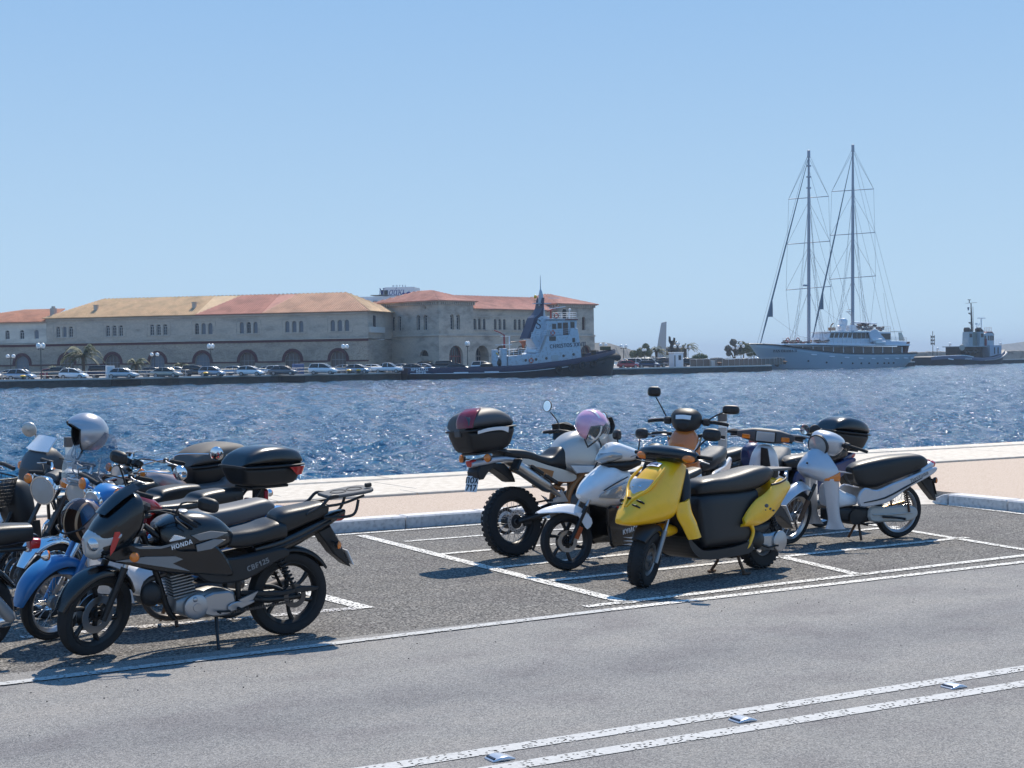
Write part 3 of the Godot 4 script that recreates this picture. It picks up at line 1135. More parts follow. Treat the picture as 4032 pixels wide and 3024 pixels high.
func build_customs_house() -> void:
	var xf := frame_of(-12.79, 272, 16.31, 304)
	var stone := stone_mat(Color(0.69, 0.64, 0.59), Color(0.79, 0.745, 0.69), Color(0.86, 0.82, 0.76), 0.10, 0.26, 141)
	var c := framed("customs_house", "stone building with corner towers, arched doorways and hipped terracotta roofs behind the tug", "building", xf)
	var side := Transform3D(Basis(Vector3.UP, -PI / 2.0), Vector3(0, 0, 0))  # looks along -x
	var L := 15.9
	var left_at := func(s1: float, y: float) -> Transform3D:
		return Transform3D(Basis(Vector3(0, 0, 1), Vector3.UP, Vector3(-1, 0, 0)), Vector3(0, y, s1 - L))
	var front_at := func(x: float, y: float) -> Transform3D:
		return TR(Vector3(x, y, 0))
	# upper storeys
	var cuts := []
	var wins := []
	for x in [4.15, 5.88, 10.76, 12.55]:
		wins.append([left_at.call(x, 7.5), 0.95, 2.7, 0.45, M.frame_white])
	for x in [3.35, 4.92]:
		wins.append([front_at.call(x, 7.54), 0.95, 2.7, 0.45, M.frame_white])
	for q in wins:
		cuts.append([arch_poly(q[1], q[2], 0.0), q[0], 0.6])
	cuts.append([PackedVector2Array([Vector2(-0.15, 0), Vector2(0.15, 0), Vector2(0.15, 0.5), Vector2(-0.15, 0.5)]), left_at.call(12.5, 11.3), 0.4])
	block(c, "corner_tower_wall", 0.0, 8.9, 6.68, 12.3, -L, 0.0, stone, cuts)
	var wing := []
	cuts = []
	for g in [9.47, 14.93, 20.35, 25.72]:
		for dx in [0.0, 1.25, 2.5]:
			wing.append([front_at.call(g + dx, 7.55), 0.74, 2.0, 0.45, M.frame_grey])
	for q in wing:
		cuts.append([arch_poly(q[1], q[2], 0.0), q[0], 0.6])
	block(c, "wing_wall", 8.92, 32.0, 6.68, 11.2, -12.5, -0.25, stone, cuts)
	cuts = []
	var ends := [[front_at.call(35.6, 7.6), 0.95, 2.65, 0.45, M.frame_grey], [front_at.call(40.1, 7.6), 1.05, 2.65, 0.45, M.frame_red]]
	for q in ends:
		cuts.append([arch_poly(q[1], q[2], 0.0), q[0], 0.6])
	block(c, "end_tower_wall", 32.02, 43.25, 6.68, 12.3, -14.0, 0.0, stone, cuts)
	# ground floor with its arcade
	cuts = []
	var doors := [[4.2, M.frame_red], [10.97, M.dark_pane], [16.15, M.dark_pane], [21.75, M.dark_pane], [27.3, M.dark_pane], [36.0, M.dark_pane], [40.6, M.frame_red]]
	for d in doors:
		cuts.append([arch_poly(3.5, 4.68, 0.1), front_at.call(d[0], 0.0), 2.2 if d[1] == M.dark_pane else 0.8])
	cuts.append([arch_poly(2.2, 1.05, -0.05), left_at.call(12.2, 2.9), 0.7])
	cuts.append([PackedVector2Array([Vector2(-1.6, 0), Vector2(1.6, 0), Vector2(1.6, 1.9), Vector2(-1.6, 1.9)]), left_at.call(12.9, 0.12), 0.7])
	block(c, "arcade_wall", -0.1, 43.32, 0.1, 6.34, -14.0, 0.08, stone, cuts)
	var s: Shape
	for q in wins + wing + ends:
		arched_window(c, q[0], q[1], q[2], q[3], q[4], false, 3)
	for d in doors:
		s = Shape.new()
		var back := -2.0 if d[1] == M.dark_pane else -0.6
		var pts := []
		for q in arch_poly(3.5, 4.68, 0.1):
			pts.append(q + Vector2(d[0], 0))
		s.slab(pts, back - 0.1, back)
		var o := part("doorway_glass", s, M.dark_pane, c)
		s = Shape.new()
		arch_ring(s, d[0], 2.93, 1.62, 1.75, back, back + 0.1, 2.8)
		for dx in [-1.15, -0.55, 0.55, 1.15]:
			s.box(Vector3(d[0] + dx, 1.6, back + 0.04), Vector3(0.09 if absf(dx) > 1 else 0.16, 2.9, 0.08))
		s.box(Vector3(d[0], 2.75, back + 0.05), Vector3(3.4, 0.22, 0.09))
		s.box(Vector3(d[0], 1.2, back + 0.045), Vector3(3.4, 0.10, 0.07))
		for k in 5:
			s.box(Vector3(d[0] - 1.2 + 0.6 * k, 3.5, back + 0.03), Vector3(0.05, 1.5 - absf(k - 2) * 0.25, 0.05))
		part("doorway_frame", s, M.frame_red if d[1] == M.frame_red else M.frame_grey, o)
	s = Shape.new()
	s.x = left_at.call(12.2, 2.9)
	s.slab(V2([-1.1, -0.05, 1.1, -0.05, 0.8, 0.75, 0.0, 1.05, -0.8, 0.75]), -0.6, -0.5)
	part("fanlight", s, M.dark_pane, c)
	# string courses and cornices
	s = Shape.new()
	s.box(Vector3(21.6, 6.51, 0.06), Vector3(43.7, 0.34, 0.36), 0.05)
	s.box(Vector3(-0.12, 6.51, -L / 2), Vector3(0.4, 0.34, L + 0.1), 0.05)
	part("string_course", s, M.trim, c)
	var dent := Shape.new()
	dent.box(Vector3.ZERO, Vector3(0.26, 0.42, 0.34))
	for t in [[-0.15, 8.9, 0.0, -L, 12.5], [32.0, 43.4, 0.0, -14.0, 12.5]]:
		s = Shape.new()
		s.box(Vector3((t[0] + t[1]) / 2, 12.55, (t[2] + t[3]) / 2), Vector3(t[1] - t[0] + 0.9, 0.22, t[2] - t[3] + 0.9), 0.04)
		part("cornice", s, M.trim, c)
		s = Shape.new()
		var x: float = t[0] + 0.2
		while x < t[1]:
			s.box(Vector3(x, 12.2, 0.2), Vector3(0.26, 0.46, 0.36))
			x += 0.55
		var z := -0.3
		while z > t[3]:
			s.box(Vector3(t[0] - 0.05, 12.2, z), Vector3(0.36, 0.46, 0.26))
			z -= 0.55
		var dn := part("dentil", s, M.trim, c)
		dn.set_meta("kind", "stuff")
	s = Shape.new()
	s.box(Vector3(20.45, 11.25, -6.2), Vector3(23.0, 0.16, 13.1), 0.03)
	part("cornice", s, M.trim, c)
	for g in [9.47, 14.93, 20.35, 25.72]:
		s = Shape.new()
		s.box(Vector3(g + 1.25, 9.95, -0.2), Vector3(4.6, 0.1, 0.12))
		s.box(Vector3(g + 1.25, 7.45, -0.18), Vector3(4.4, 0.12, 0.16))
		for e in [0.62, 1.88]:
			s.box(Vector3(g + e, 8.3, -0.22), Vector3(0.3, 1.8, 0.08))
		part("window_surround", s, M.trim, c)
	# roofs
	var t1 := tile_mat(Color(0.70, 0.46, 0.38), Color(0.85, 0.60, 0.52), Color(0.93, 0.74, 0.66), 151)
	for t in [[-0.7, 9.5, 0.75, -L - 0.7, 4.4, 4.4, -6.0, -9.6], [31.4, 44.0, 0.7, -14.7, 36.5, 38.8, -7.0, -7.0]]:
		var a := Vector3(t[0], 12.66, t[2])
		var b := Vector3(t[1], 12.66, t[2])
		var d := Vector3(t[0], 12.66, t[3])
		var e := Vector3(t[1], 12.66, t[3])
		var p := Vector3(t[4], 14.75, t[6])
		var q := Vector3(t[5], 14.75, t[7])
		roof_tiles(c, a, b, q if t[6] == t[7] else p, p, 0.42, t1)
		roof_tiles(c, d, a, p, q if t[6] != t[7] else p, 0.42, t1)
		roof_tiles(c, b, e, q, p if t[6] != t[7] else q, 0.42, t1)
		roof_tiles(c, e, d, p if t[6] == t[7] else q, q, 0.8, t1)
	roof_tiles(c, Vector3(8.9, 11.34, 0.35), Vector3(32.0, 11.34, 0.35), Vector3(32.0, 13.95, -6.2), Vector3(8.9, 13.95, -6.2), 0.42, t1)
	roof_tiles(c, Vector3(32.0, 11.34, -12.8), Vector3(8.9, 11.34, -12.8), Vector3(8.9, 13.95, -6.2), Vector3(32.0, 13.95, -6.2), 0.8, t1)
func build_hotel() -> void:
	var h := framed("hotel_building", "white flat roofed hotel block with blue lettering rising behind the stone roofs", "building", frame_of(-32.5, 332, -20, 330))
	var white := mat(lin(0.66, 0.67, 0.68), 0.85)
	var s := Shape.new()
	s.box(Vector3(4.3, 8, -4), Vector3(9.0, 16.6 - 0.6, 8))
	part("wall", s, white, h)
	s = Shape.new()
	s.box(Vector3(8.4, 15.9, -3.5), Vector3(7.0, 3.9, 5.0))
	part("upper_wall", s, white, h)
	s = Shape.new()
	s.box(Vector3(1.5, 8, -2), Vector3(3.0, 14.6, 6))
	part("wing_wall", s, white, h)
	s = Shape.new()
	s.box(Vector3(4.2, 16.3, -2.5), Vector3(4.0, 0.15, 4.0))
	s.box(Vector3(4.2, 14.9, -1.0), Vector3(9.0, 0.12, 3.0))
	part("balcony", s, mat(lin(0.3, 0.27, 0.24), 0.8), h)
	s = Shape.new()
	s.box(Vector3(5.6, 16.1, -0.8), Vector3(0.7, 2.4, 0.4))
	part("window", s, M.dark_pane, h)
	s = Shape.new()
	s.box(Vector3(4.6, 16.9, -0.98), Vector3(0.5, 1.0, 0.4))
	part("window", s, M.dark_pane, h)
	var board := framed("hotel_sign", "white rooftop sign board lettered in Greek beside a blue island outline", "sign", frame_of(-32.5, 332, -20, 330))
	s = Shape.new()
	s.box(Vector3(8.6, 17.1, -0.8), Vector3(6.6, 1.7, 0.1))
	part("board", s, mat(lin(0.72, 0.73, 0.75), 0.7), board)
	var ink := mat(lin(0.04, 0.06, 0.22), 0.7)
	text_part("Νησάκι", 1.45, ink, board, Transform3D(Basis(Vector3(0.82, 0, 0), Vector3(0.16, 1, 0), Vector3(0, 0, 1)), Vector3(6.85, 17.0, -0.73)), "Droid Serif", false, "sign_lettering")
	text_part("H  O  T  E  L", 0.42, ink, board, TR(Vector3(8.5, 18.2, -0.9)), "Droid Sans", true, "roof_lettering")
	s = Shape.new()
	s.slab(V2([8.9, 16.42, 9.4, 16.78, 9.9, 16.62, 10.4, 16.9, 10.62, 16.9, 10.66, 17.35, 10.72, 16.9, 11.1, 16.72, 11.5, 16.86, 11.8, 16.42]), -0.74, -0.72)
	part("island_mark", s, ink, board)
# crown of leaf clumps around given lobes; one mesh
func leaf_crown(lobes: Array, count: int, size: float, sd: int) -> Shape:
	var rng := RandomNumberGenerator.new()
	rng.seed = sd
	var s := Shape.new()
	var p := PackedVector3Array()
	var f := PackedInt32Array()
	for k in count:
		var l: Array = lobes[rng.randi() % lobes.size()]
		var d := P3(rng.randfn(), rng.randfn(), rng.randfn()).normalized()
		var q: Vector3 = l[0] + d * l[1] * pow(rng.randf(), 0.38)
		var u := P3(rng.randfn(), rng.randfn(), rng.randfn()).normalized()
		var w := u.cross(d).normalized()
		var sz := size * rng.randf_range(0.6, 1.4)
		var b := p.size()
		p.append_array([q - u * sz, q + w * sz * 0.5, q + u * sz, q - w * sz * 0.5])
		f.append_array([b, b + 1, b + 2, b, b + 2, b + 3])
	s.add(p, f, true, false)
	return s
func tree(called: String, label: String, at: Vector3, h: float, lobes: Array, trunks: Array, leaf: Material, sd: int, group := "trees along the mole") -> void:
	var t := thing(called, label, "tree", at, 0.0, group)
	for k in trunks.size():
		var s := Shape.new()
		s.tube(trunks[k], [0.22, 0.16, 0.09], 7, 3)
		part("trunk", s, M.bark, t)
	part("crown", leaf_crown(lobes, 2400, 0.30, sd), leaf, t)
func palm(label: String, at: Vector3, h: float, spread: float, n: int, sd: int, lean := 0.25) -> void:
	var t := thing("palm_tree", label, "palm tree", at, 0.0, "palms on the far quay")
	var s := Shape.new()
	s.tube([P3(0, 0, 0), P3(0.05, h * 0.5, 0), P3(0.0, h, 0)], [0.30, 0.26, 0.32], 8, 3)
	part("trunk", s, M.bark, t)
	var rng := RandomNumberGenerator.new()
	rng.seed = sd
	for k in n:
		var a := TAU * k / n + rng.randf_range(-0.2, 0.2)
		var up := rng.randf_range(0.15, 1.7)
		var d := P3(cos(a), 0, sin(a)) * rng.randf_range(0.5, 0.95) + RT * lean
		s = Shape.new()
		var mid := []
		for j in 7:
			var w := j / 6.0
			mid.append(P3(0, h, 0) + d * spread * w + P3(0, spread * (up * w - (0.55 + up * 0.55) * w * w), 0))
		s.tube(mid, 0.03, 4)
		var p := PackedVector3Array()
		var f := PackedInt32Array()
		for j in range(1, 26):
			var w := j / 25.0
			var q: Vector3 = Shape.cr(mid, mini(5, int(w * 6)), w * 6 - mini(5, int(w * 6)))
			var side := d.cross(Vector3.UP).normalized()
			var len := spread * 0.26 * (1.0 - absf(w - 0.45) * 1.2)
			for e in [-1.0, 1.0]:
				var b := p.size()
				var tip: Vector3 = q + (side * e + d.normalized() * 0.7).normalized() * len - P3(0, len * 0.45, 0)
				p.append_array([q - d.normalized() * 0.05, tip, q + d.normalized() * 0.06])
				f.append_array([b, b + 1, b + 2])
		s.add(p, f, true, false)
		part("frond", s, M.palm_leaf, t)
func build_far_right() -> void:
	M.bark = mat(lin(0.09, 0.07, 0.05), 0.95)
	M.palm_leaf = mat(lin(0.045, 0.065, 0.02), 0.7)
	M.olive_leaf = mat(lin(0.12, 0.13, 0.06), 0.7)
	M.grey_leaf = mat(lin(0.15, 0.135, 0.11), 0.7)
	M.green_leaf = mat(lin(0.06, 0.10, 0.03), 0.7)
	for k in ["palm_leaf", "olive_leaf", "grey_leaf", "green_leaf"]:
		M[k].backlight_enabled = true
		M[k].backlight = Color(0.10, 0.12, 0.04)
	# monument slab
	var xf := frame_of(33.0, 350, 40.0, 350)
	var m := framed("slab_monument", "tall pale stone slab monument with a leaning curved left edge near the kiosk", "monument", xf)
	var s := Shape.new()
	s.slab(V2([1.16, 9.95, 2.30, 10.2, 2.12, 5.0, 2.08, 0.2, -0.1, 0.2, 0.02, 2.6, 0.16, 4.5, 0.52, 6.75]), -0.9, 0.0, 0.05)
	part("slab", s, mat(lin(0.46, 0.45, 0.44), 0.85), m)
	s = Shape.new()
	s.box(P3(2.6, 1.3, 0.4), P3(2.2, 2.4, 1.4), 0.05)
	part("plinth", s, mat(lin(0.50, 0.48, 0.42), 0.85), m)
	m = framed("forked_sculpture", "black forked iron sculpture on a post standing beside the stone slab", "sculpture", frame_of(35.3, 340, 40, 340))
	s = Shape.new()
	s.box(P3(0, 2.6, 0), P3(0.55, 5.0, 0.5), 0.03)
	part("post", s, M.frame_black, m)
	s = Shape.new()
	s.slab(V2([-0.35, 5.0, 0.35, 5.0, 0.8, 5.5, 0.85, 6.3, 0.45, 6.4, 0.35, 5.8, 0.1, 5.7, -0.1, 5.75, -0.2, 6.6, -0.6, 6.7, -0.65, 5.6]), -0.25, 0.25, 0.04)
	part("fork", s, M.frame_black, m)
	# guard kiosk
	m = framed("white_kiosk", "small white guard kiosk with one window standing on the quay edge", "kiosk", frame_of(31.45, 299, 33.7, 300))
	s = Shape.new()
	s.box(P3(1.1, 1.5, -1.0), P3(2.15, 2.75, 2.0), 0.06)
	part("cabin", s, mat(lin(0.70, 0.72, 0.75), 0.6), m)
	s = Shape.new()
	s.box(P3(1.1, 2.92, -1.0), P3(2.35, 0.2, 2.2), 0.06)
	part("roof", s, mat(lin(0.76, 0.77, 0.78), 0.6), m)
	s = Shape.new()
	s.box(P3(1.35, 1.95, 0.0), P3(0.62, 0.95, 0.06))
	var wn := part("window", s, M.frame_grey, m)
	s = Shape.new()
	s.box(P3(1.35, 1.95, 0.035), P3(0.48, 0.8, 0.02))
	part("pane", s, M.dark_pane, wn)
	s = Shape.new()
	s.box(P3(0.25, 1.3, 0.01), P3(0.3, 2.2, 0.05))
	part("door", s, M.frame_grey, m)
	# trees of the mole
	var V := func(x: float, y: float, z: float) -> Vector3: return RT * x + P3(0, y, 0) - FW * z
	tree("tamarisk_tree", "grey green bushy tree behind the slab monument and the triple lamp", fp(39.9, 378, 0.1), 6, [[V.call(-1.6, 3.4, 0), 1.2], [V.call(0.2, 4.6, 0), 1.3], [V.call(1.6, 3.6, 0.3), 1.2], [V.call(-0.4, 3.0, 0), 1.0], [V.call(2.2, 2.6, 0), 0.8]], [[V.call(0, 0, 0), V.call(-0.3, 1.6, 0), V.call(-0.8, 3.4, 0)], [V.call(0.3, 0, 0), V.call(0.7, 1.8, 0), V.call(1.2, 3.2, 0)]], M.grey_leaf, 201)
	tree("tamarisk_tree", "low olive tree half hidden by the short palm left of the slab", fp(30.6, 372, 0.1), 5, [[V.call(-1.2, 2.8, 0), 1.0], [V.call(0.6, 3.2, 0), 1.2], [V.call(1.8, 4.6, 0), 0.8], [V.call(2.4, 3.2, 0), 1.0]], [[V.call(0.4, 0, 0), V.call(0.5, 1.4, 0), V.call(0.9, 3.0, 0)]], M.olive_leaf, 203)
	tree("tamarisk_tree", "tall thin grey tree with open crown, leftmost of the clump before the sailing ship", fp(54.6, 380, 0.1), 6.5, [[V.call(0.1, 5.4, 0), 0.9], [V.call(-1.2, 3.9, 0), 0.8], [V.call(0.5, 3.8, 0), 0.9], [V.call(-1.0, 2.7, 0), 0.6], [V.call(0.8, 2.8, 0), 0.5]], [[V.call(0.6, 0, 0), V.call(0.4, 2.0, 0), V.call(0.1, 5.0, 0)], [V.call(0.5, 0.5, 0), V.call(-0.2, 2.4, 0), V.call(-1.0, 3.8, 0)]], M.grey_leaf, 205)
	tree("tamarisk_tree", "rounded olive green tree behind the triple globe lamp, middle of the clump", fp(57.4, 382, 0.1), 6, [[V.call(-0.4, 4.6, 0), 1.1], [V.call(0.8, 4.0, 0), 1.3], [V.call(-0.5, 3.2, 0), 0.9], [V.call(1.6, 2.8, 0), 0.9]], [[V.call(0.0, 0, 0), V.call(0.1, 1.8, 0), V.call(0.3, 3.8, 0)]], M.olive_leaf, 207)
	tree("tamarisk_tree", "small green bush tree, rightmost of the clump before the sailing ship bow", fp(60.4, 384, 0.1), 4, [[V.call(-0.6, 3.1, 0), 0.9], [V.call(0.5, 2.9, 0), 0.8], [V.call(1.2, 2.5, 0), 0.6]], [[V.call(0.0, 0, 0), V.call(0.0, 1.2, 0), V.call(0.1, 2.6, 0)]], M.green_leaf, 209)
	palm("short date palm in front of the stone slab monument", fp(31.05, 331, 0.9), 2.4, 2.5, 22, 211)
	palm("windswept tall palm right of the triple globe lamp", fp(41.3, 366, 0.1), 4.0, 2.8, 24, 213, 0.5)
	s = leaf_crown([[V.call(-1.0, 1.7, 0), 0.9], [V.call(0.2, 1.9, 0), 1.1], [V.call(1.2, 1.7, 0), 0.9]], 900, 0.22, 215)
	var sh := part("shrub", s, M.green_leaf)
	sh.position = fp(45.1, 370, 0.1)
	tag(sh, "low rounded green shrub behind the parked cars on the mole", "shrub")
	# hills over the water
	var hill := mat(lin(0.20, 0.17, 0.14), 0.95)
	hill.albedo_texture = noise_tex(FastNoiseLite.TYPE_SIMPLEX, 0.02, [[0.0, Color(0.6, 0.62, 0.52)], [0.5, Color(0.85, 0.84, 0.78)], [1.0, Color(1, 1, 1)]], 512, 5, 217)
	world_tex(hill, 0.006)
	for h in [[1500.0, [[40, 2], [60, 12], [80, 17.6], [92, 17.8], [101, 15], [110, 12.4], [118, 10], [125, 8], [132, 6], [140, 3.6], [152, 1.5]]], [3000.0, [[780, 1], [858, 6.6], [915, 14.2], [973, 20.7], [1000, 24], [1080, 30], [1200, 34], [1400, 26], [1600, 4]]]]:
		s = Shape.new()
		var rows := []
		var rng := RandomNumberGenerator.new()
		rng.seed = 5
		var top := []
		for k in h[1].size() - 1:
			for j in 5:
				top.append(Vector2(h[1][k][0], h[1][k][1]).lerp(Vector2(h[1][k + 1][0], h[1][k + 1][1]), j / 5.0) + Vector2(0, rng.randf_range(-0.25, 0.25)))
		for q in top:
			var d: float = h[0]
			rows.append(PackedVector3Array([fp(q.x, d - q.y * 3.0, -1.5), fp(q.x, d - q.y * 1.4 + rng.randf_range(-4, 4), q.y * 0.5), fp(q.x, d, q.y), fp(q.x, d + q.y * 4.0, -1.5)]))
		s.grid(rows, true, true, true, true)
		structure("hill", s, hill)
	# breakwater: stepped stone wall beyond the second tug
	s = Shape.new()
	var rows := []
	for q in [[104, 455], [125, 462], [150, 480], [180, 505], [260, 590]]:
		rows.append(PackedVector3Array([fp(q[0], q[1], 0.1), fp(q[0], q[1], 1.4), fp(q[0], q[1] + 1.5, 1.4), fp(q[0], q[1] + 1.5, 2.5), fp(q[0], q[1] + 4.5, 2.5), fp(q[0], q[1] + 4.5, -3.0), fp(q[0], q[1], -3.0)]))
	s.grid(rows, true, true, true, true)
	structure("breakwater", s, M.concrete)
	s = Shape.new()
	s.box(P3(0, 1.0, 0), P3(2.6, 1.5, 1.0), 0.03)
	s.x = Transform3D(Basis(RT, Vector3.UP, -FW), fp(110.0, 454))
	s.box(P3(0, 0.75, 0.0), P3(6.0, 1.2, 2.0), 0.03)
	var hut := part("harbour_hut", s, mat(lin(0.42, 0.38, 0.34), 0.9))
	tag(hut, "small low stone hut on the breakwater right of the sailing ship stern", "hut")
	# rocks along the breakwater crest
	var rng2 := RandomNumberGenerator.new()
	rng2.seed = 33
	s = Shape.new()
	for k in 90:
		var w := k / 90.0
		s.ball(fp(lerpf(108, 165, w), lerpf(460, 497, w), 2.5), P3(rng2.randf_range(0.5, 1.2), rng2.randf_range(0.15, 0.4), rng2.randf_range(0.5, 0.9)), 7, 5)
	var rk := part("breakwater_rocks", s, M.concrete)
	rk.set_meta("kind", "stuff")
	tag(rk, "rough rocks lying along the top of the breakwater", "rocks")
	# signal mast of six black triangles
	m = framed("signal_mast", "thin mast carrying six black triangular day signals on the breakwater", "signal mast", frame_of(121.95, 446, 130, 452))
	s = Shape.new()
	s.tube([P3(0, 0.1, 0), P3(0, 8.6, 0)], 0.09, 6)
	part("pole", s, M.frame_black, m)
	for k in 3:
		for e in [-1.0, 1.0]:
			s = Shape.new()
			var y := 6.95 - k * 0.98
			s.slab(V2([e * 0.12, y, e * 0.85, y + 0.48, e * 0.85, y - 0.48]), -0.06, 0.06)
			part("triangle_signal", s, M.frame_black, m)
func build_far_furniture() -> void:
	# twin globe lamps: one model, copied
	var proto := thing("twin_globe_lamp", "black lamp post with two white globes at the left, before the first arch", "street lamp", fp(-74.8, 230, 0.12), 0.0, "globe lamps on the quay")
	proto.set_meta("stem", "twin_globe_lamp")
	var s := Shape.new()
	s.tube([P3(0, 0, 0), P3(0, 0.5, 0), P3(0, 3.1, 0)], [0.12, 0.07, 0.055], 8)
	s.box(P3(0, 3.12, 0), P3(0.75, 0.06, 0.06))
	part("post", s, M.lamp_post, proto)
	for e in [-0.42, 0.42]:
		s = Shape.new()
		s.ball(P3(e, 3.42, 0), P3(0.30, 0.30, 0.30), 14, 9)
		part("globe", s, M.lamp_globe, proto)
		s = Shape.new()
		s.lathe([[-0.1, 0.1], [0.06, 0.14]], P3(e, 3.13, 0), Vector3.UP, 10)
		part("collar", s, M.lamp_post, proto)
	var facing := -atan2(RT.z, RT.x)
	proto.rotation.y = facing
	for q in [[-65.4, 214, 1.15, 1.35, "tall twin globe lamp in front of the big palm, globes one above the other"], [-54.7, 236, 0, 1.0, "twin globe lamp before the dark blue arched gate, third from the left"], [-45.5, 233, 1.2, 1.3, "twin globe lamp by the white hatchback, right of the grey arched gate"], [-26.6, 246, 1.0, 1.25, "twin globe lamp in front of the rightmost red arch of the warehouse"], [-7.5, 262, 1.3, 1.35, "twin globe lamp in front of the customs house red doorway, above the tug stern"], [16.9, 284, 0, 1.25, "twin globe lamp just left of the tug bow against the distant hill"], [21.8, 300, 0, 1.2, "twin globe lamp peeking over the black tug bow"], [40.3, 352, 0, 1.2, "twin globe lamp under the windswept tall palm"], [51.1, 352, 0, 1.1, "lower twin globe lamp before the tall thin grey tree"], [28.6, 332, 0.9, 1.05, "single looking lamp post left of the slab monument and short palm"], [59.4, 382, 0.6, 1.35, "dark lamp post standing among the trees by the sailing ship bow"]]:
		var c := copy_of(proto, fp(q[0], q[1], 0.12), facing + q[2], q[4])
		c.scale = P3(1, q[3], 1) if q[3] < 1.1 else P3(1.1, q[3] * 1.02, 1.1)
	for q in [[35.65, 331, "triple globe lamp between the forked sculpture and the windswept palm"], [51.5, 346, "triple globe lamp in front of the rounded olive tree"]]:
		var t := thing("triple_globe_lamp", q[2], "street lamp", fp(q[0], q[1], 0.12), facing, "triple globe lamps on the mole")
		s = Shape.new()
		s.tube([P3(0, 0, 0), P3(0, 0.6, 0), P3(0, 4.4, 0)], [0.16, 0.09, 0.07], 8)
		s.box(P3(0, 3.9, 0), P3(1.1, 0.07, 0.07))
		part("post", s, M.lamp_post, t)
		for e in [P3(-0.55, 4.22, 0), P3(0.55, 4.18, 0.05), P3(0.0, 4.85, 0)]:
			s = Shape.new()
			s.ball(e, P3(0.38, 0.38, 0.38), 14, 9)
			part("globe", s, M.lamp_globe, t)
	for q in [[120.4, 436, 3.0, "single round lamp on the breakwater right of the signal mast"], [129.7, 456, 4.4, "bare lamp post on the breakwater midway to the second tug"], [147.8, 466, 4.4, "lamp post at the far right behind the second tug bow"]]:
		var t := thing("single_globe_lamp", q[3], "street lamp", fp(q[0], q[1], 0.12), facing, "single lamps on the breakwater")
		s = Shape.new()
		s.tube([P3(0, 0, 0), P3(0, q[2], 0)], [0.12, 0.08], 7)
		part("post", s, M.lamp_post, t)
		s = Shape.new()
		s.ball(P3(0.15, q[2] + 0.3, 0), P3(0.42, 0.42, 0.42), 12, 8)
		part("globe", s, M.lamp_globe, t)
	palm("large bushy date palm with trailing fronds before the stone warehouse", fp(-69.0, 248, 0.1), 3.4, 4.2, 34, 301, -0.1)
	palm("short bright green palm in front of the second arch", fp(-59.5, 244, 0.1), 2.0, 2.1, 22, 303, 0.1)
	palm("smallest palm between the second and third arch", fp(-52.8, 246, 0.1), 1.4, 1.7, 20, 305, 0.0)
	var bush := part("shrub", leaf_crown([[P3(0, 1.0, 0), 1.0], [RT * 1.2 + P3(0, 0.8, 0), 0.8]], 500, 0.2, 307), M.olive_leaf)
	bush.position = fp(-71.5, 240, 0.1)
	tag(bush, "olive shrub at the foot of the large date palm", "shrub")
	bush = part("shrub", leaf_crown([[P3(0, 0, 0), 1.5], [RT * 1.5 + P3(0, -0.5, 0), 1.3]], 500, 0.26, 309), M.green_leaf)
	bush.position = fp(-25.4, 300, 12.6)
	tag(bush, "green treetop showing between the warehouse roof and the customs house roof", "treetop")
	# mooring bollards with yellow heads
	for q in [[-65.9, 207.6, "yellow topped mooring bollard beside the lamp in front of the big palm"], [-44.6, 224.4, "yellow topped mooring bollard below the dark sedan near mid quay"], [-25.6, 242.2, "yellow topped mooring bollard left of the tug stern, nearer the palmless lamp"], [-24.2, 243.2, "yellow topped mooring bollard beside the white sedan left of the tug"]]:
		var t := thing("mooring_bollard", q[2], "bollard", fp(q[0], q[1], 0.24), 0.0, "mooring bollards on the quay edge")
		s = Shape.new()
		s.lathe([[0.0, 0.32], [0.1, 0.2], [0.35, 0.2]], Vector3.ZERO, Vector3.UP, 12)
		part("stem", s, M.frame_black, t)
		s = Shape.new()
		s.lathe([[0.32, 0.2], [0.38, 0.42], [0.5, 0.42], [0.6, 0.25], [0.62, 0.01]], Vector3.ZERO, Vector3.UP, 12)
		part("cap", s, M.yellow_paint, t)
	for q in [[40.9, 303.5, "rusty mooring bollard right of the white kiosk"], [57.2, 322.5, "rusty mooring bollard beside the sailing ship bow"]]:
		var t := thing("rusty_bollard", q[2], "bollard", fp(q[0], q[1], 0.24), 0.0, "rusty bollards on the quay edge")
		s = Shape.new()
		s.lathe([[0.0, 0.36], [0.1, 0.22], [0.4, 0.22], [0.46, 0.5], [0.6, 0.5], [0.72, 0.3], [0.74, 0.01]], Vector3.ZERO, Vector3.UP, 12)
		part("casting", s, M.rust, t)
	# black fender boards hung on the quay wall
	for q in [[-71.9, 205.8, "black timber fender panel on the quay wall at the left edge"], [-54.5, 217.1, "black timber fender panel on the quay wall below the silver sedan"], [-33.5, 234.2, "black timber fender panel on the quay wall below the grey sedan"]]:
		var t := framed("quay_fender", q[2], "fender", frame_of(q[0] - 2.4, q[1] - 0.6, q[0] + 2.4, q[1] + 2.8), "fender panels on the quay wall")
		s = Shape.new()
		s.box(P3(2.6, -0.45, 0.35), P3(4.4, 0.8, 0.5), 0.04)
		part("panel", s, M.rubber, t)
		s = Shape.new()
		s.box(P3(2.6, 0.02, 0.35), P3(4.4, 0.14, 0.5), 0.03)
		part("cap", s, M.concrete, t)
	# railing along the street on the left, chain link fence on the right
	var rail := thing("quay_railing", "grey steel railing of posts and rails in front of the parked cars on the left", "railing")
	var pts := [[-90, 202.5], [-70, 211.5], [-48, 226.5], [-25, 246], [-14, 252]]
	rail_run(rail, pts, 2.7, 1.05, [0.55, 1.03], M.rail)
	var fen := thing("mesh_fence", "chain link fence with brownish netting between the white kiosk and the sailing ship", "fence")
	var fpts := [[34.6, 299], [45, 311], [56, 329], [60, 338]]
	rail_run(fen, fpts, 2.2, 1.5, [1.48], M.rail)
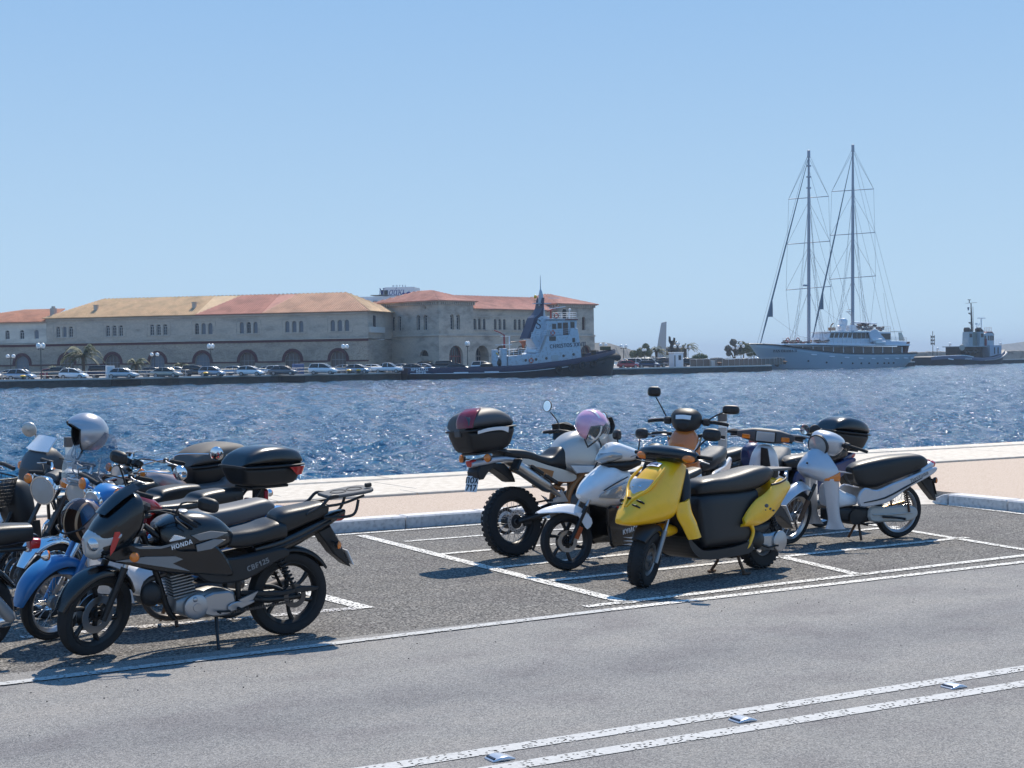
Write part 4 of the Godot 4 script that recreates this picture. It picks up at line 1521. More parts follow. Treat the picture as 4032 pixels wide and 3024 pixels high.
	var net := mat(lin(0.16, 0.13, 0.11), 0.95)
	for k in fpts.size() - 1:
		s = Shape.new()
		var a := fp(fpts[k][0], fpts[k][1] + 0.15, 0.15)
		var b := fp(fpts[k + 1][0], fpts[k + 1][1] + 0.15, 0.15)
		s.grid([PackedVector3Array([a, a + P3(0, 1.3, 0), a + P3(0, 1.3, 0) + FW * 0.02, a + FW * 0.02]), PackedVector3Array([b, b + P3(0, 1.3, 0), b + P3(0, 1.3, 0) + FW * 0.02, b + FW * 0.02])], true, true, true, true)
		part("netting", s, net, fen)
	s = Shape.new()
	s.box(P3(0, 0.6, 0), P3(0.9, 1.2, 0.5), 0.04)
	var ub := part("utility_box", s, mat(lin(0.45, 0.44, 0.42), 0.8))
	ub.position = fp(39.6, 303.8, 0.12)
	tag(ub, "small pale utility cabinet in front of the mesh fence", "utility box")
	s = Shape.new()
	s.box(P3(0, 0.9, 0), P3(1.1, 1.8, 0.9), 0.05)
	ub = part("utility_box", s, mat(lin(0.66, 0.67, 0.68), 0.8))
	ub.position = fp(-56.6, 217, 0.12)
	tag(ub, "white upright cabinet between the white hatchback and the silver sedan", "utility box")
	s = Shape.new()
	s.box(P3(0, 0.85, 0), P3(1.7, 1.7, 1.2), 0.08)
	ub = part("waste_bin", s, mat(lin(0.05, 0.10, 0.22), 0.7))
	ub.position = fp(-34.7, 250, 0.12)
	tag(ub, "dark blue waste container left of the white SUV", "waste bin")
	# people strolling at the left
	var walkers := [[-73.3, 209.6, 0.4, lin(0.05, 0.05, 0.06), "person in dark clothes walking on the quay, leftmost of three"], [-72.3, 210.2, 0.3, lin(0.35, 0.33, 0.30), "person in a pale top walking in the middle of three on the quay"], [-71.3, 210.4, 0.35, lin(0.30, 0.22, 0.16), "person in tan clothes walking on the quay, right of the three"], [-66.9, 211.5, 2.0, lin(0.02, 0.022, 0.03), "person in black standing by the lamp before the palm"]]
	for k in walkers.size():
		var q: Array = walkers[k]
		var s2 := Shape.new()
		body(s2, 0.10 + 0.03 * k)
		var o := part("person", s2, mat(q[3], 0.85))
		o.position = fp(q[0], q[1], 0.12)
		o.rotation.y = q[2]
		tag(o, q[4], "person", "people on the far quay")
		var hd := Shape.new()
		hd.ball(P3(0.0, 1.63, 0.0), P3(0.085, 0.115, 0.10), 10, 8)
		part("head", hd, mat(lin(0.35, 0.20, 0.13), 0.7), o)
# one continuous standing figure: rings from the feet up, legs in stride joined at the hips
func body(s: Shape, stride: float) -> void:
	for e in [-1.0, 1.0]:
		s.tube([P3(e * 0.09, 0.03, e * stride + 0.12), P3(e * 0.09, 0.05, e * stride), P3(e * 0.09, 0.48, e * stride * 0.5 + 0.03), P3(e * 0.085, 0.86, 0), P3(e * 0.05, 1.0, 0)], [0.04, 0.05, 0.06, 0.085, 0.09], 8, 2)
		s.tube([P3(e * 0.17, 1.42, 0), P3(e * 0.23, 1.15, -e * 0.04), P3(e * 0.24, 0.86, -e * stride * 0.6)], [0.06, 0.045, 0.035], 7, 2)
	s.tube([P3(0, 0.82, 0), P3(0, 0.95, 0), P3(0, 1.15, 0), P3(0, 1.38, 0), P3(0, 1.47, 0), P3(0, 1.56, 0)], [0.12, 0.16, 0.15, 0.19, 0.10, 0.05], 10, 2)
func rail_run(root: Node3D, pts: Array, every: float, h: float, rails: Array, m: Material) -> void:
	var ps := Shape.new()
	ps.tube([Vector3.ZERO, P3(0, h, 0)], 0.045, 6)
	var pm := ps.mesh()
	for k in pts.size() - 1:
		var a := fp(pts[k][0], pts[k][1], 0.12)
		var b := fp(pts[k + 1][0], pts[k + 1][1], 0.12)
		var n := int((b - a).length() / every)
		for j in n:
			share("post", pm, m, root, TR(a.lerp(b, float(j) / n)))
		for y in rails:
			var s := Shape.new()
			s.tube([a + P3(0, y, 0), b + P3(0, y, 0)], 0.035, 5)
			part("rail", s, m, root)
# ---------------------------------------------------------------- vessels
# hull from stations [x, sheer height, half beam at deck, half beam at water]; x along the keel, z0 the near side
func hull(s: Shape, st: Array, keel := -1.6) -> void:
	var rows := []
	for q in st:
		var x: float = q[0]
		var x2: float = q[4] if q.size() > 4 else x
		var row := PackedVector3Array()
		var n := 6
		for j in n + 1:
			var w := float(j) / n
			row.append(P3(lerpf(x2, x, w), lerpf(keel, q[1], w), lerpf(q[3], q[2], pow(w, 0.8))))
		for j in n + 1:
			var w := 1.0 - float(j) / n
			row.append(P3(lerpf(x2, x, w), lerpf(keel, q[1], w), -lerpf(q[3], q[2], pow(w, 0.8))))
		rows.append(row)
	s.grid(rows, true, true, true)
func railing(root: Node3D, pts: Array, h: float, rails: int, every: float, m: Material, r := 0.03) -> void:
	var s := Shape.new()
	for k in rails:
		var q := []
		for p in pts:
			q.append(p + P3(0, h * (k + 1) / rails, 0))
		s.tube(q, r, 5)
	for k in pts.size() - 1:
		var n := maxi(1, int((pts[k + 1] - pts[k]).length() / every))
		for j in n + 1:
			var p: Vector3 = pts[k].lerp(pts[k + 1], float(j) / n)
			s.tube([p, p + P3(0, h, 0)], r, 5)
	part("railing", s, m, root)
func buoy_ring(root: Node3D, at: Vector3, r: float, col: Material) -> void:
	var s := Shape.new()
	var p := []
	for k in 17:
		var a := TAU * k / 16
		p.append(at + P3(cos(a) * r, sin(a) * r, 0))
	s.tube(p, r * 0.28, 7)
	var o := part("lifebuoy", s, col, root)
	s = Shape.new()
	for k in 4:
		var a := TAU * (k + 0.5) / 4
		s.ball(at + P3(cos(a) * r, sin(a) * r, 0), P3(r * 0.3, r * 0.3, r * 0.3), 8, 6)
	part("lifebuoy_band", s, M.rail_white, o)
func build_tug() -> void:
	var t := framed("tug_boat", "black and navy tug with pale blue superstructure and tall mast before the customs house", "tug boat", frame_of(-16.35, 246, 20.26, 264))
	var black := mat(lin(0.012, 0.013, 0.016), 0.5)
	var navy := mat(lin(0.012, 0.018, 0.06), 0.45)
	var pale := mat(lin(0.50, 0.57, 0.64), 0.5)
	pale.albedo_texture = noise_tex(FastNoiseLite.TYPE_SIMPLEX, 0.02, [[0.0, Color(0.80, 0.74, 0.68)], [0.35, grey(0.96)], [1.0, grey(1.0)]], 512, 4, 71)
	world_tex(pale, 0.12, false)
	var zc := -4.4
	var deck := func(x: float) -> float: return 0.85 + 0.0 if x < 14 else 0.85 + 0.0 + pow((x - 14) / 26.0, 1.7) * 2.65
	var st := []
	var s := Shape.new()
	s.x = TR(P3(0, 0, zc))
	for q in [[0.1, 3.4, 2.6], [1.0, 4.1, 3.4], [4.0, 4.4, 4.0], [12.0, 4.4, 4.1], [20.0, 4.4, 4.1], [28.0, 4.3, 3.8], [33.0, 3.8, 2.8], [36.5, 3.0, 1.7], [38.8, 1.9, 0.8], [40.0, 0.8, 0.25], [40.35, 0.25, 0.1]]:
		var x: float = q[0]
		st.append([x, deck.call(x) - 0.9, q[1], q[2], minf(x, 39.5)])
	hull(s, st)
	part("hull", s, black, t)
	# bulwark band in navy
	s = Shape.new()
	var rows := []
	for q in st:
		var x: float = q[0]
		var y: float = deck.call(x)
		rows.append(PackedVector3Array([P3(x, y - 0.92, zc + q[2] + 0.03), P3(x + 0.02, y, zc + q[2] + 0.03), P3(x + 0.02, y, zc + q[2] - 0.15), P3(x, y - 0.92, zc + q[2] - 0.15)]))
	for k in st.size():
		var q: Array = st[st.size() - 1 - k]
		var x: float = q[0]
		var y: float = deck.call(x)
		rows.append(PackedVector3Array([P3(x, y - 0.92, zc - q[2] - 0.03), P3(x + 0.02, y, zc - q[2] - 0.03), P3(x + 0.02, y, zc - q[2] + 0.15), P3(x, y - 0.92, zc - q[2] + 0.15)]))
	rows.append(rows[0])
	s.grid(rows, true, false, false)
	part("bulwark", s, navy, t)
	s = Shape.new()
	s.tube([P3(0.2, 0.0, zc + 4.2), P3(8, -0.1, zc + 4.5), P3(20, 0.0, zc + 4.5), P3(29, 0.7, zc + 4.3)], 0.05, 5, 4)
	part("white_line", s, M.rail_white, t)
	s = Shape.new()
	s.box(P3(9, 0.0, zc + 4.44), P3(2.6, 0.18, 0.06))
	s.box(P3(14.5, 0.05, zc + 4.46), P3(2.6, 0.16, 0.06))
	part("scupper", s, M.rail_white, t)
	var ink := mat(lin(0.72, 0.74, 0.78), 0.6)
	text_part("ΧΡΗΣΤΟΣ XXVII", 0.52, ink, t, Transform3D(Basis(Vector3.UP, 0.06), P3(2.75, 0.62, zc + 4.42)), "Droid Sans", true)
	text_part("ΠΕΙΡΑΙΕΥΣ", 0.46, ink, t, Transform3D(Basis(Vector3.UP, 0.06), P3(2.65, 0.12, zc + 4.34)), "Droid Sans", true)
	# deckhouse
	s = Shape.new()
	s.slab(V2([18.2, 0.6, 18.2, 2.5, 18.6, 2.65, 23.2, 2.9, 24.2, 3.15, 24.95, 4.4, 25.5, 5.85, 29.76, 6.05, 30.07, 7.2, 31.35, 7.2, 31.6, 5.9, 32.1, 1.6]), zc - 3.2, zc + 3.2, 0.06)
	part("deckhouse", s, pale, t)
	s = Shape.new()
	s.slab(V2([25.55, 5.9, 26.0, 8.5, 31.57, 8.68, 31.4, 6.5, 29.7, 6.05]), zc - 2.6, zc + 2.6, 0.06)
	var br := part("wheelhouse", s, pale, t)
	s = Shape.new()
	s.box(P3(28.9, 8.72, zc), P3(5.6, 0.16, 5.6), 0.03)
	part("wheelhouse_roof", s, pale, t)
	s = Shape.new()
	s.box(P3(30.4, 8.66, zc + 2.7), P3(2.4, 0.22, 0.3))
	part("red_trim", s, M.frame_red, t)
	for w in [[26.8, 7.1, 0.68, 0.8], [27.86, 7.2, 0.68, 0.85], [30.3, 7.25, 0.7, 0.98]]:
		s = Shape.new()
		s.box(P3(w[0] + w[2] / 2, w[1] + w[3] / 2, zc + 2.61), P3(w[2] + 0.14, w[3] + 0.14, 0.06))
		var o := part("window", s, M.frame_grey, br)
		s = Shape.new()
		s.box(P3(w[0] + w[2] / 2, w[1] + w[3] / 2, zc + 2.65), P3(w[2], w[3], 0.03))
		part("pane", s, M.dark_pane, br)
	s = Shape.new()
	s.box(P3(29.3, 7.1, zc + 2.62), P3(0.95, 2.1, 0.07))
	var door := part("door", s, mat(lin(0.13, 0.06, 0.04), 0.7), t)
	s = Shape.new()
	s.box(P3(29.3, 7.6, zc + 2.67), P3(0.45, 0.7, 0.03))
	part("pane", s, M.dark_pane, door)
	s = Shape.new()
	s.box(P3(30.52, 5.17, zc + 3.22), P3(0.5, 0.72, 0.06))
	s.box(P3(26.5, 5.45, zc + 3.22), P3(1.25, 0.75, 0.06))
	part("window", s, M.dark_pane, t)
	s = Shape.new()
	s.slab(V2([26.3, 1.3, 27.55, 1.4, 27.55, 2.55, 27.3, 2.75, 26.55, 2.7, 26.3, 2.5]), zc + 3.2, zc + 3.25)
	part("door", s, mat(lin(0.42, 0.46, 0.48), 0.6), t)
	for p in [[21.4, 1.87], [23.33, 1.98], [25.27, 2.14], [28.54, 2.52], [30.45, 2.75]]:
		s = Shape.new()
		s.lathe([[0.0, 0.24], [0.06, 0.24], [0.06, 0.01]], P3(p[0], p[1], zc + 3.19), P3(0, 0, 1), 12)
		part("porthole", s, M.dark_pane, t)
	text_part("CHRISTOS XXVII", 0.66, mat(lin(0.03, 0.04, 0.06), 0.6), t, Transform3D(Basis(P3(0, 0, 1), 0.06), P3(29.4, 4.3, zc + 3.23)), "Droid Sans", true)
	text_part("S", 1.55, mat(lin(0.02, 0.025, 0.05), 0.6), t, TR(P3(24.72, 7.85, zc + 1.53)), "Droid Serif", false)
	# funnel casing with dark after side, mast on top
	s = Shape.new()
	s.slab(V2([23.2, 5.6, 24.0, 7.2, 24.73, 8.9, 25.3, 9.26, 26.83, 9.26, 26.9, 8.5, 26.2, 8.5, 25.6, 5.2, 24.6, 3.6]), zc - 1.5, zc + 1.5, 0.05)
	part("funnel", s, pale, t)
	s = Shape.new()
	s.slab(V2([22.6, 5.5, 23.4, 7.2, 24.1, 9.0, 24.9, 9.5, 25.6, 10.6, 26.0, 12.4, 25.7, 9.2, 24.7, 8.8, 24.0, 7.2, 23.2, 5.5]), zc - 1.45, zc + 1.45, 0.03)
	part("funnel_back", s, navy, t)
	s = Shape.new()
	s.loft([[25.8, 9.2, 26.8, 9.2, 0.6, 0.6], [25.66, 11.3, 26.5, 11.3, 0.5, 0.5], [25.68, 12.8, 26.45, 12.8, 0.42, 0.42], [25.9, 13.9, 26.1, 13.9, 0.1, 0.1]], 2.4, 12, 2, zc)
	s.tube([P3(26.0, 13.6, zc), P3(25.99, 16.2, zc)], [0.09, 0.04], 6)
	s.box(P3(26.2, 11.45, zc), P3(2.7, 0.12, 1.8))
	var mast := part("mast", s, mat(lin(0.42, 0.48, 0.54), 0.5), t)
	s = Shape.new()
	s.ball(P3(25.0, 12.6, zc), P3(0.28, 0.32, 0.28), 10, 8)
	part("yellow_horn", s, M.yellow_paint, mast)
	railing(t, [P3(25.0, 11.5, zc + 0.8), P3(25.2, 11.5, zc - 0.8)], 1.0, 2, 0.8, M.dark_steel)
	s = Shape.new()
	s.box(P3(28.4, 10.7, zc + 1.4), P3(3.2, 0.12, 0.12), 0.0, Basis(P3(0, 0, 1), 0.12))
	s.box(P3(28.6, 12.4, zc), P3(2.2, 0.08, 0.2))
	part("radar_bar", s, M.rail_white, t)
	s = Shape.new()
	s.lathe([[0, 0.32], [0.5, 0.30], [1.4, 0.36], [1.7, 0.2], [1.75, 0.01]], P3(30.0, 8.8, zc + 1.0), Vector3.UP, 12)
	part("ventilator", s, M.frame_black, t)
	s = Shape.new()
	s.tube([P3(30.7, 8.8, zc + 1.5), P3(30.75, 10.3, zc + 1.5)], 0.07, 6)
	s.ball(P3(30.75, 10.4, zc + 1.5), P3(0.25, 0.16, 0.25), 10, 6)
	part("searchlight", s, M.rail_white, t)
	s = Shape.new()
	s.tube([P3(27.6, 8.8, zc + 0.6), P3(27.6, 10.4, zc + 0.6)], 0.14, 6)
	s.tube([P3(26.9, 10.1, zc + 0.6), P3(29.2, 10.9, zc + 0.6)], 0.11, 6)
	part("fire_monitor", s, mat(lin(0.30, 0.03, 0.02), 0.6), t)
	railing(t, [P3(26.85, 8.8, zc + 2.7), P3(31.4, 8.85, zc + 2.7), P3(31.4, 8.85, zc - 2.7)], 0.98, 3, 1.2, M.rail_white)
	railing(t, [P3(22.6, 5.5, zc + 3.1), P3(25.5, 5.85, zc + 3.15), P3(29.9, 6.1, zc + 3.15)], 1.0, 3, 1.2, M.rail_white)
	buoy_ring(t, P3(26.56, 6.4, zc + 3.2), 0.36, mat(lin(0.55, 0.10, 0.05), 0.6))
	buoy_ring(t, P3(22.39, 1.82, zc + 3.28), 0.36, mat(lin(0.55, 0.10, 0.05), 0.6))
	buoy_ring(t, P3(27.5, 9.3, zc + 2.75), 0.38, mat(lin(0.45, 0.06, 0.04), 0.6))
	# towing deck: bitts, winch, after mast with red crane and white rails
	s = Shape.new()
	s.box(P3(16.0, 2.3, zc + 2.6), P3(0.9, 2.8, 0.8), 0.08)
	s.box(P3(17.5, 2.4, zc + 2.6), P3(1.05, 3.0, 0.9), 0.08)
	part("bitt_post", s, pale, t)
	s = Shape.new()
	s.box(P3(16.2, 3.0, zc + 3.05), P3(0.5, 0.16, 0.1), 0.0, Basis(P3(0, 0, 1), -0.7))
	part("yellow_lever", s, M.yellow_paint, t)
	s = Shape.new()
	s.ball(P3(14.8, 1.1, zc + 2.0), P3(1.2, 0.5, 0.9), 12, 7)
	s.ball(P3(16.6, 1.5, zc + 2.4), P3(0.7, 0.8, 0.8), 12, 7)
	part("rope_heap", s, M.frame_black, t)
	s = Shape.new()
	s.tube([P3(18.3, 2.5, zc + 1.5), P3(18.3, 6.2, zc + 1.5)], 0.16, 7)
	s.tube([P3(18.3, 6.1, zc + 1.5), P3(17.6, 6.5, zc + 1.5), P3(16.5, 6.9, zc + 1.5)], 0.09, 6)
	var crane := part("after_crane", s, mat(lin(0.28, 0.02, 0.025), 0.5), t)
	s = Shape.new()
	s.box(P3(18.4, 4.5, zc + 1.0), P3(1.8, 0.1, 2.6))
	s.tube([P3(19.2, 2.8, zc + 1.6), P3(19.2, 5.9, zc + 1.6)], 0.10, 6)
	s.tube([P3(17.6, 5.9, zc + 1.6), P3(19.4, 5.9, zc + 1.6)], 0.05, 6)
	part("after_mast", s, M.rail_white, t)
	s = Shape.new()
	s.slab(V2([20.8, 5.1, 22.0, 5.2, 22.0, 4.5, 21.6, 3.9, 21.3, 4.6]), zc + 1.8, zc + 2.2, 0.04)
	part("orange_float", s, mat(lin(0.60, 0.12, 0.03), 0.6), t)
	s = Shape.new()
	s.tube([P3(19.3, 4.9, zc + 2), P3(20.8, 5.0, zc + 2)], 0.09, 6)
	s.box(P3(20.5, 3.0, zc + 1), P3(1.8, 0.9, 1.6), 0.05)
	part("winch", s, M.dark_steel, t)
	s = Shape.new()
	s.loft([[22.0, 3.65, 22.0, 3.0, 0.4, 0.4], [23.6, 3.65, 23.6, 3.0, 0.4, 0.4]], 2.2, 12, 2, zc + 2.4)
	part("life_raft", s, M.rail_white, t)
	railing(t, [P3(18.3, 2.6, zc + 3.1), P3(21.0, 2.8, zc + 3.1), P3(24.0, 3.0, zc + 3.1)], 1.0, 3, 0.9, M.rail_white)
	railing(t, [P3(16.4, 2.4, zc + 2.9), P3(20.8, 3.0, zc + 2.9)], 1.0, 2, 1.4, M.rail_white)
	for k in 2:
		s = Shape.new()
		for e in [-0.3, 0.3]:
			s.tube([P3(23.9 + k * 0.6, 2.6 + k, zc + 2.9 + e), P3(25.5 + k * 0.5, 6.0 + k, zc + 2.9 + e)], 0.05, 5)
		for j in 9:
			var w := (j + 0.5) / 9.0
			s.box(P3(lerpf(23.9 + k * 0.6, 25.5 + k * 0.5, w), lerpf(2.6 + k, 6.0 + k, w), zc + 2.9), P3(0.16, 0.05, 0.6))
		part("ladder", s, M.rail, t)
	# tyre fenders along the side and the padded bow
	for p in [[26.91, 0.15], [29.46, 0.45], [31.67, 0.85], [34.12, 1.1], [36.3, 1.7], [38.0, 2.4]]:
		s = Shape.new()
		var zz := zc + 4.5 - pow(maxf(0.0, p[0] - 29.0) / 11.0, 2.0) * 4.2
		var ring := []
		for k in 17:
			ring.append(P3(p[0] + cos(TAU * k / 16) * 0.55, p[1] + sin(TAU * k / 16) * 0.55, zz))
		s.tube(ring, 0.2, 7)
		part("tyre_fender", s, M.rubber, t)
	s = Shape.new()
	s.tube([P3(35, 1.75, zc + 3.3), P3(38, 2.25, zc + 2.3), P3(40.2, 2.3, zc + 0.7), P3(40.9, 2.1, zc), P3(40.2, 2.3, zc - 0.8)], [0.25, 0.35, 0.55, 0.6, 0.5], 9, 4)
	part("bow_fender", s, M.rubber, t)
	s = Shape.new()
	s.box(P3(33.1, 2.3, zc + 1.5), P3(0.7, 1.4, 0.7), 0.06)
	s.box(P3(33.1, 2.9, zc + 1.5), P3(1.5, 0.2, 0.9), 0.05)
	s.box(P3(35.6, 2.7, zc + 1.0), P3(0.7, 1.6, 0.7), 0.06)
	s.box(P3(35.6, 3.3, zc + 1.0), P3(1.5, 0.2, 0.9), 0.05)
	part("bollard", s, M.frame_black, t)
	s = Shape.new()
	s.box(P3(38.5, 3.75, zc), P3(1.6, 0.7, 1.2), 0.1)
	part("windlass", s, mat(lin(0.07, 0.07, 0.03), 0.7), t)
func build_schooner() -> void:
	var t := framed("sailing_ship", "grey blue two masted sailing cruise ship with bare masts moored at the mole", "sailing ship", frame_of(53.79, 336, 97.08, 362))
	var hullm := mat(lin(0.30, 0.39, 0.45), 0.4)
	var white := mat(lin(0.70, 0.73, 0.77), 0.45)
	var zc := -4.6
	var st := [[1.3, 4.72, 0.12, 0.05, 6.9], [2.8, 4.70, 1.1, 0.3, 7.2], [4.6, 4.64, 2.0, 0.7, 8.0], [7.8, 4.36, 3.1, 1.6, 10.0], [10.6, 3.95, 3.8, 2.5, 12.0], [14.5, 3.45, 4.3, 3.3, 15.0], [19.0, 2.95, 4.5, 3.9, 19.0], [25.2, 2.46, 4.6, 4.2, 25.2], [33.1, 2.24, 4.6, 4.1, 33.1], [41.2, 2.24, 4.4, 3.6, 40.5], [46.0, 2.25, 4.0, 2.8, 44.5], [48.8, 2.25, 3.4, 1.8, 46.0], [50.0, 2.20, 2.8, 1.0, 46.5]]
	var s := Shape.new()
	s.x = TR(P3(0, 0, zc))
	hull(s, st)
	part("hull", s, hullm, t)
	s = Shape.new()
	var line := []
	for q in st:
		line.append(P3(q[0], q[1] + 0.03, zc + q[2]))
	s.tube(line, 0.11, 5, 3)
	part("rail_cap", s, M.frame_black, t)
	s = Shape.new()
	s.slab(V2([7.43, 1.7, 8.9, 1.3, 7.4, -0.4, 6.3, 0.2]), zc + 2.1, zc + 2.55, 0.03)
	part("anchor_pocket", s, M.frame_black, t)
	for p in [[14.95, 0.81], [20.06, 0.4], [24.47, 0.24], [27.83, 0.12], [30.48, 0.09], [32.93, 0.07], [35.7, 0.04], [37.84, 0.03], [39.28, 0.03], [40.92, 0.05]]:
		s = Shape.new()
		var b := _beam(st, p[0], 0.62)
		s.ball(P3(p[0], p[1], zc + b), P3(0.26, 0.22, 0.12), 10, 7)
		part("porthole", s, M.dark_pane, t)
	for p in [[16.37, 2.2, 1.6], [21.5, 1.76, 1.6], [25.93, 1.46, 1.4], [30.28, 1.25, 1.4], [34.15, 1.13, 1.2], [38.48, 1.06, 1.2], [41.9, 1.08, 1.2], [44.94, 1.14, 1.2], [47.4, 1.1, 0.8]]:
		s = Shape.new()
		s.box(P3(p[0], p[1], zc + _beam(st, p[0], 0.86)), P3(p[2], 0.24, 0.2), 0.0, Basis(P3(0, 0, 1), -0.04))
		part("freeing_port", s, white, t)
	text_part("PAN ORAMA II", 0.55, M.frame_black, t, Transform3D(Basis(Vector3.UP, -0.30), P3(8.85, 3.1, zc + 3.22)), "Droid Serif", true)
	# main deck house with its long dark window band
	s = Shape.new()
	s.slab(V2([10.6, 2.6, 10.6, 4.3, 45.0, 3.75, 45.0, 2.0, 30.0, 2.0]), zc - 3.0, zc + 3.0, 0.05)
	part("deck_house", s, white, t)
	for k in 11:
		var x := 11.3 + k * 3.05
		s = Shape.new()
		var y1 := 4.1 - k * 0.035
		s.slab(V2([x, y1 - 1.55, x, y1, x + 2.75, y1 - 0.03, x + 2.75, y1 - 1.55]), zc + 3.0, zc + 3.06)
		part("saloon_window", s, M.dark_pane, t)
	# boat deck slab
	s = Shape.new()
	s.slab(V2([7.6, 4.42, 7.8, 4.72, 17.4, 4.74, 31.8, 4.5, 46.4, 4.4, 46.2, 4.0, 31.8, 4.05, 17.4, 4.36]), zc - 4.1, zc + 4.1, 0.05)
	part("boat_deck", s, white, t)
	# bridge and upper house
	s = Shape.new()
	s.slab(V2([21.7, 4.5, 21.9, 6.0, 22.5, 7.2, 41.3, 7.25, 41.3, 4.4]), zc - 2.9, zc + 2.9, 0.06)
	part("bridge_house", s, white, t)
	s = Shape.new()
	s.slab(V2([22.1, 7.2, 22.0, 7.38, 34.6, 7.42, 34.6, 7.22]), zc - 3.5, zc + 3.5, 0.03)
	part("bridge_roof", s, white, t)
	for k in 9:
		s = Shape.new()
		var x := 22.6 + k * 1.36
		s.slab(V2([x - 0.25, 6.0, x + 0.15, 7.05, x + 1.15, 7.05, x + 0.8, 6.0]) if k < 5 else V2([x, 5.75, x, 7.05, x + 1.2, 7.05, x + 1.2, 5.75]), zc + 2.9, zc + 2.96)
		part("bridge_window", s, M.dark_pane, t)
	s = Shape.new()
	s.slab(V2([33.9, 7.3, 35.9, 7.95, 36.6, 7.7, 39.7, 5.1, 46.0, 5.0, 46.35, 4.6, 46.3, 4.35, 36.0, 4.4, 34.6, 5.6]), zc + 3.0, zc + 3.35, 0.05)
	part("side_screen", s, mat(lin(0.52, 0.58, 0.66), 0.4), t)
	s = Shape.new()
	s.slab(V2([37.5, 6.9, 41.2, 6.9, 41.2, 5.5, 39.0, 5.5]), zc + 2.92, zc + 3.0)
	part("aft_window", s, M.dark_pane, t)
	s = Shape.new()
	s.slab(V2([41.4, 7.3, 45.0, 7.2, 46.0, 5.2, 41.6, 5.2]), zc - 2.2, zc - 2.1)
	part("awning_side", s, mat(lin(0.50, 0.36, 0.16), 0.8), t)
	s = Shape.new()
	s.slab(V2([44.0, 7.1, 45.0, 7.1, 46.1, 5.2, 44.3, 5.2]), zc + 2.6, zc + 2.7)
	s.box(P3(43.2, 7.3, zc), P3(4.0, 0.1, 5.6))
	part("awning", s, mat(lin(0.62, 0.56, 0.46), 0.8), t)
	s = Shape.new()
	s.slab(V2([46.0, 4.95, 47.0, 4.95, 46.2, 2.3, 45.2, 2.3]), zc + 0.5, zc + 3.4, 0.05)
	part("aft_bulkhead", s, mat(lin(0.12, 0.045, 0.035), 0.6), t)
	# sun deck: dome, consoles, dark furniture
	s = Shape.new()
	s.lathe([[0.0, 0.85], [0.5, 1.0], [1.2, 1.0], [1.6, 0.75], [1.8, 0.01]], P3(28.8, 8.75, zc + 0.4), Vector3.UP, 16)
	part("radome", s, white, t)
	s = Shape.new()
	s.box(P3(28.4, 8.2, zc + 0.4), P3(1.5, 1.4, 1.5), 0.08)
	s.box(P3(31.2, 8.2, zc + 0.4), P3(2.6, 1.3, 2.0), 0.05)
	s.lathe([[0.0, 0.3], [0.5, 0.5], [0.7, 0.01]], P3(27.2, 8.2, zc + 0.6), Vector3.UP, 12)
	part("radome_base", s, white, t)
	s = Shape.new()
	s.tube([P3(24.3, 7.4, zc + 1), P3(24.6, 8.8, zc + 1), P3(25.3, 9.3, zc + 1)], 0.14, 7, 3)
	s.box(P3(24.8, 8.0, zc + 1), P3(1.6, 0.7, 0.9), 0.1)
	part("rigging_gear", s, mat(lin(0.22, 0.11, 0.05), 0.7), t)
	var rng := RandomNumberGenerator.new()
	rng.seed = 44
	var dark := mat(lin(0.055, 0.035, 0.032), 0.7)
	for k in 22:
		s = Shape.new()
		var x := 32.4 + rng.randf() * 8.2
		s.box(P3(x, 7.8 + rng.randf() * 1.3, zc + rng.randf_range(-2, 2.4)), P3(rng.randf_range(0.6, 1.8), rng.randf_range(0.2, 0.7), rng.randf_range(0.4, 0.9)), 0.03, Basis(P3(0, 0, 1), rng.randf_range(-0.4, 0.4)))
		part("deck_furniture", s, [dark, dark, M.frame_black, mat(lin(0.18, 0.08, 0.06), 0.7)][k % 4], t)
	s = Shape.new()
	s.tube([P3(32.6, 9.5, zc), P3(39.6, 9.2, zc)], 0.22, 8)
	part("boom", s, white, t)
	for k in 16:
		s = Shape.new()
		var x := 9.2 + rng.randf() * 12.5
		s.box(P3(x, 4.95 + rng.randf() * 0.35, zc + rng.randf_range(0.5, 3.4)), P3(rng.randf_range(0.8, 2.2), rng.randf_range(0.25, 0.6), rng.randf_range(0.5, 0.9)), 0.03, Basis(P3(0, 0, 1), rng.randf_range(-0.3, 0.3)))
		part("sunbed", s, [dark, mat(lin(0.17, 0.05, 0.04), 0.7), dark][k % 3], t)
	for p in [[34.1, 5.3], [35.2, 4.75]]:
		s = Shape.new()
		s.loft([[p[0], p[1] + 0.45, p[0], p[1] - 0.35, 0.5, 0.5], [p[0] + 3.0, p[1] + 0.42, p[0] + 3.0, p[1] - 0.38, 0.5, 0.5]], 2.6, 14, 4, zc + 4.0)
		part("life_raft", s, mat(lin(0.70, 0.71, 0.72), 0.5), t)
	railing(t, [P3(7.9, 4.7, zc + 3.6), P3(14, 4.7, zc + 4.0), P3(21, 4.65, zc + 4.05), P3(33.4, 4.5, zc + 4.05)], 1.25, 3, 1.3, M.rail)
	railing(t, [P3(22.3, 7.4, zc + 3.3), P3(34.0, 7.4, zc + 3.3)], 1.0, 3, 1.2, M.rail)
	railing(t, [P3(34.5, 7.4, zc + 3.0), P3(41.2, 7.3, zc + 3.0)], 1.2, 3, 1.2, M.rail)
	railing(t, [P3(41.2, 5.2, zc + 3.2), P3(46, 5.0, zc + 3.2)], 0.9, 3, 1.2, M.rail)
	buoy_ring(t, P3(9.03, 5.55, zc + 3.95), 0.42, mat(lin(0.50, 0.10, 0.07), 0.6))
	buoy_ring(t, P3(11.86, 5.55, zc + 4.05), 0.42, mat(lin(0.50, 0.10, 0.07), 0.6))
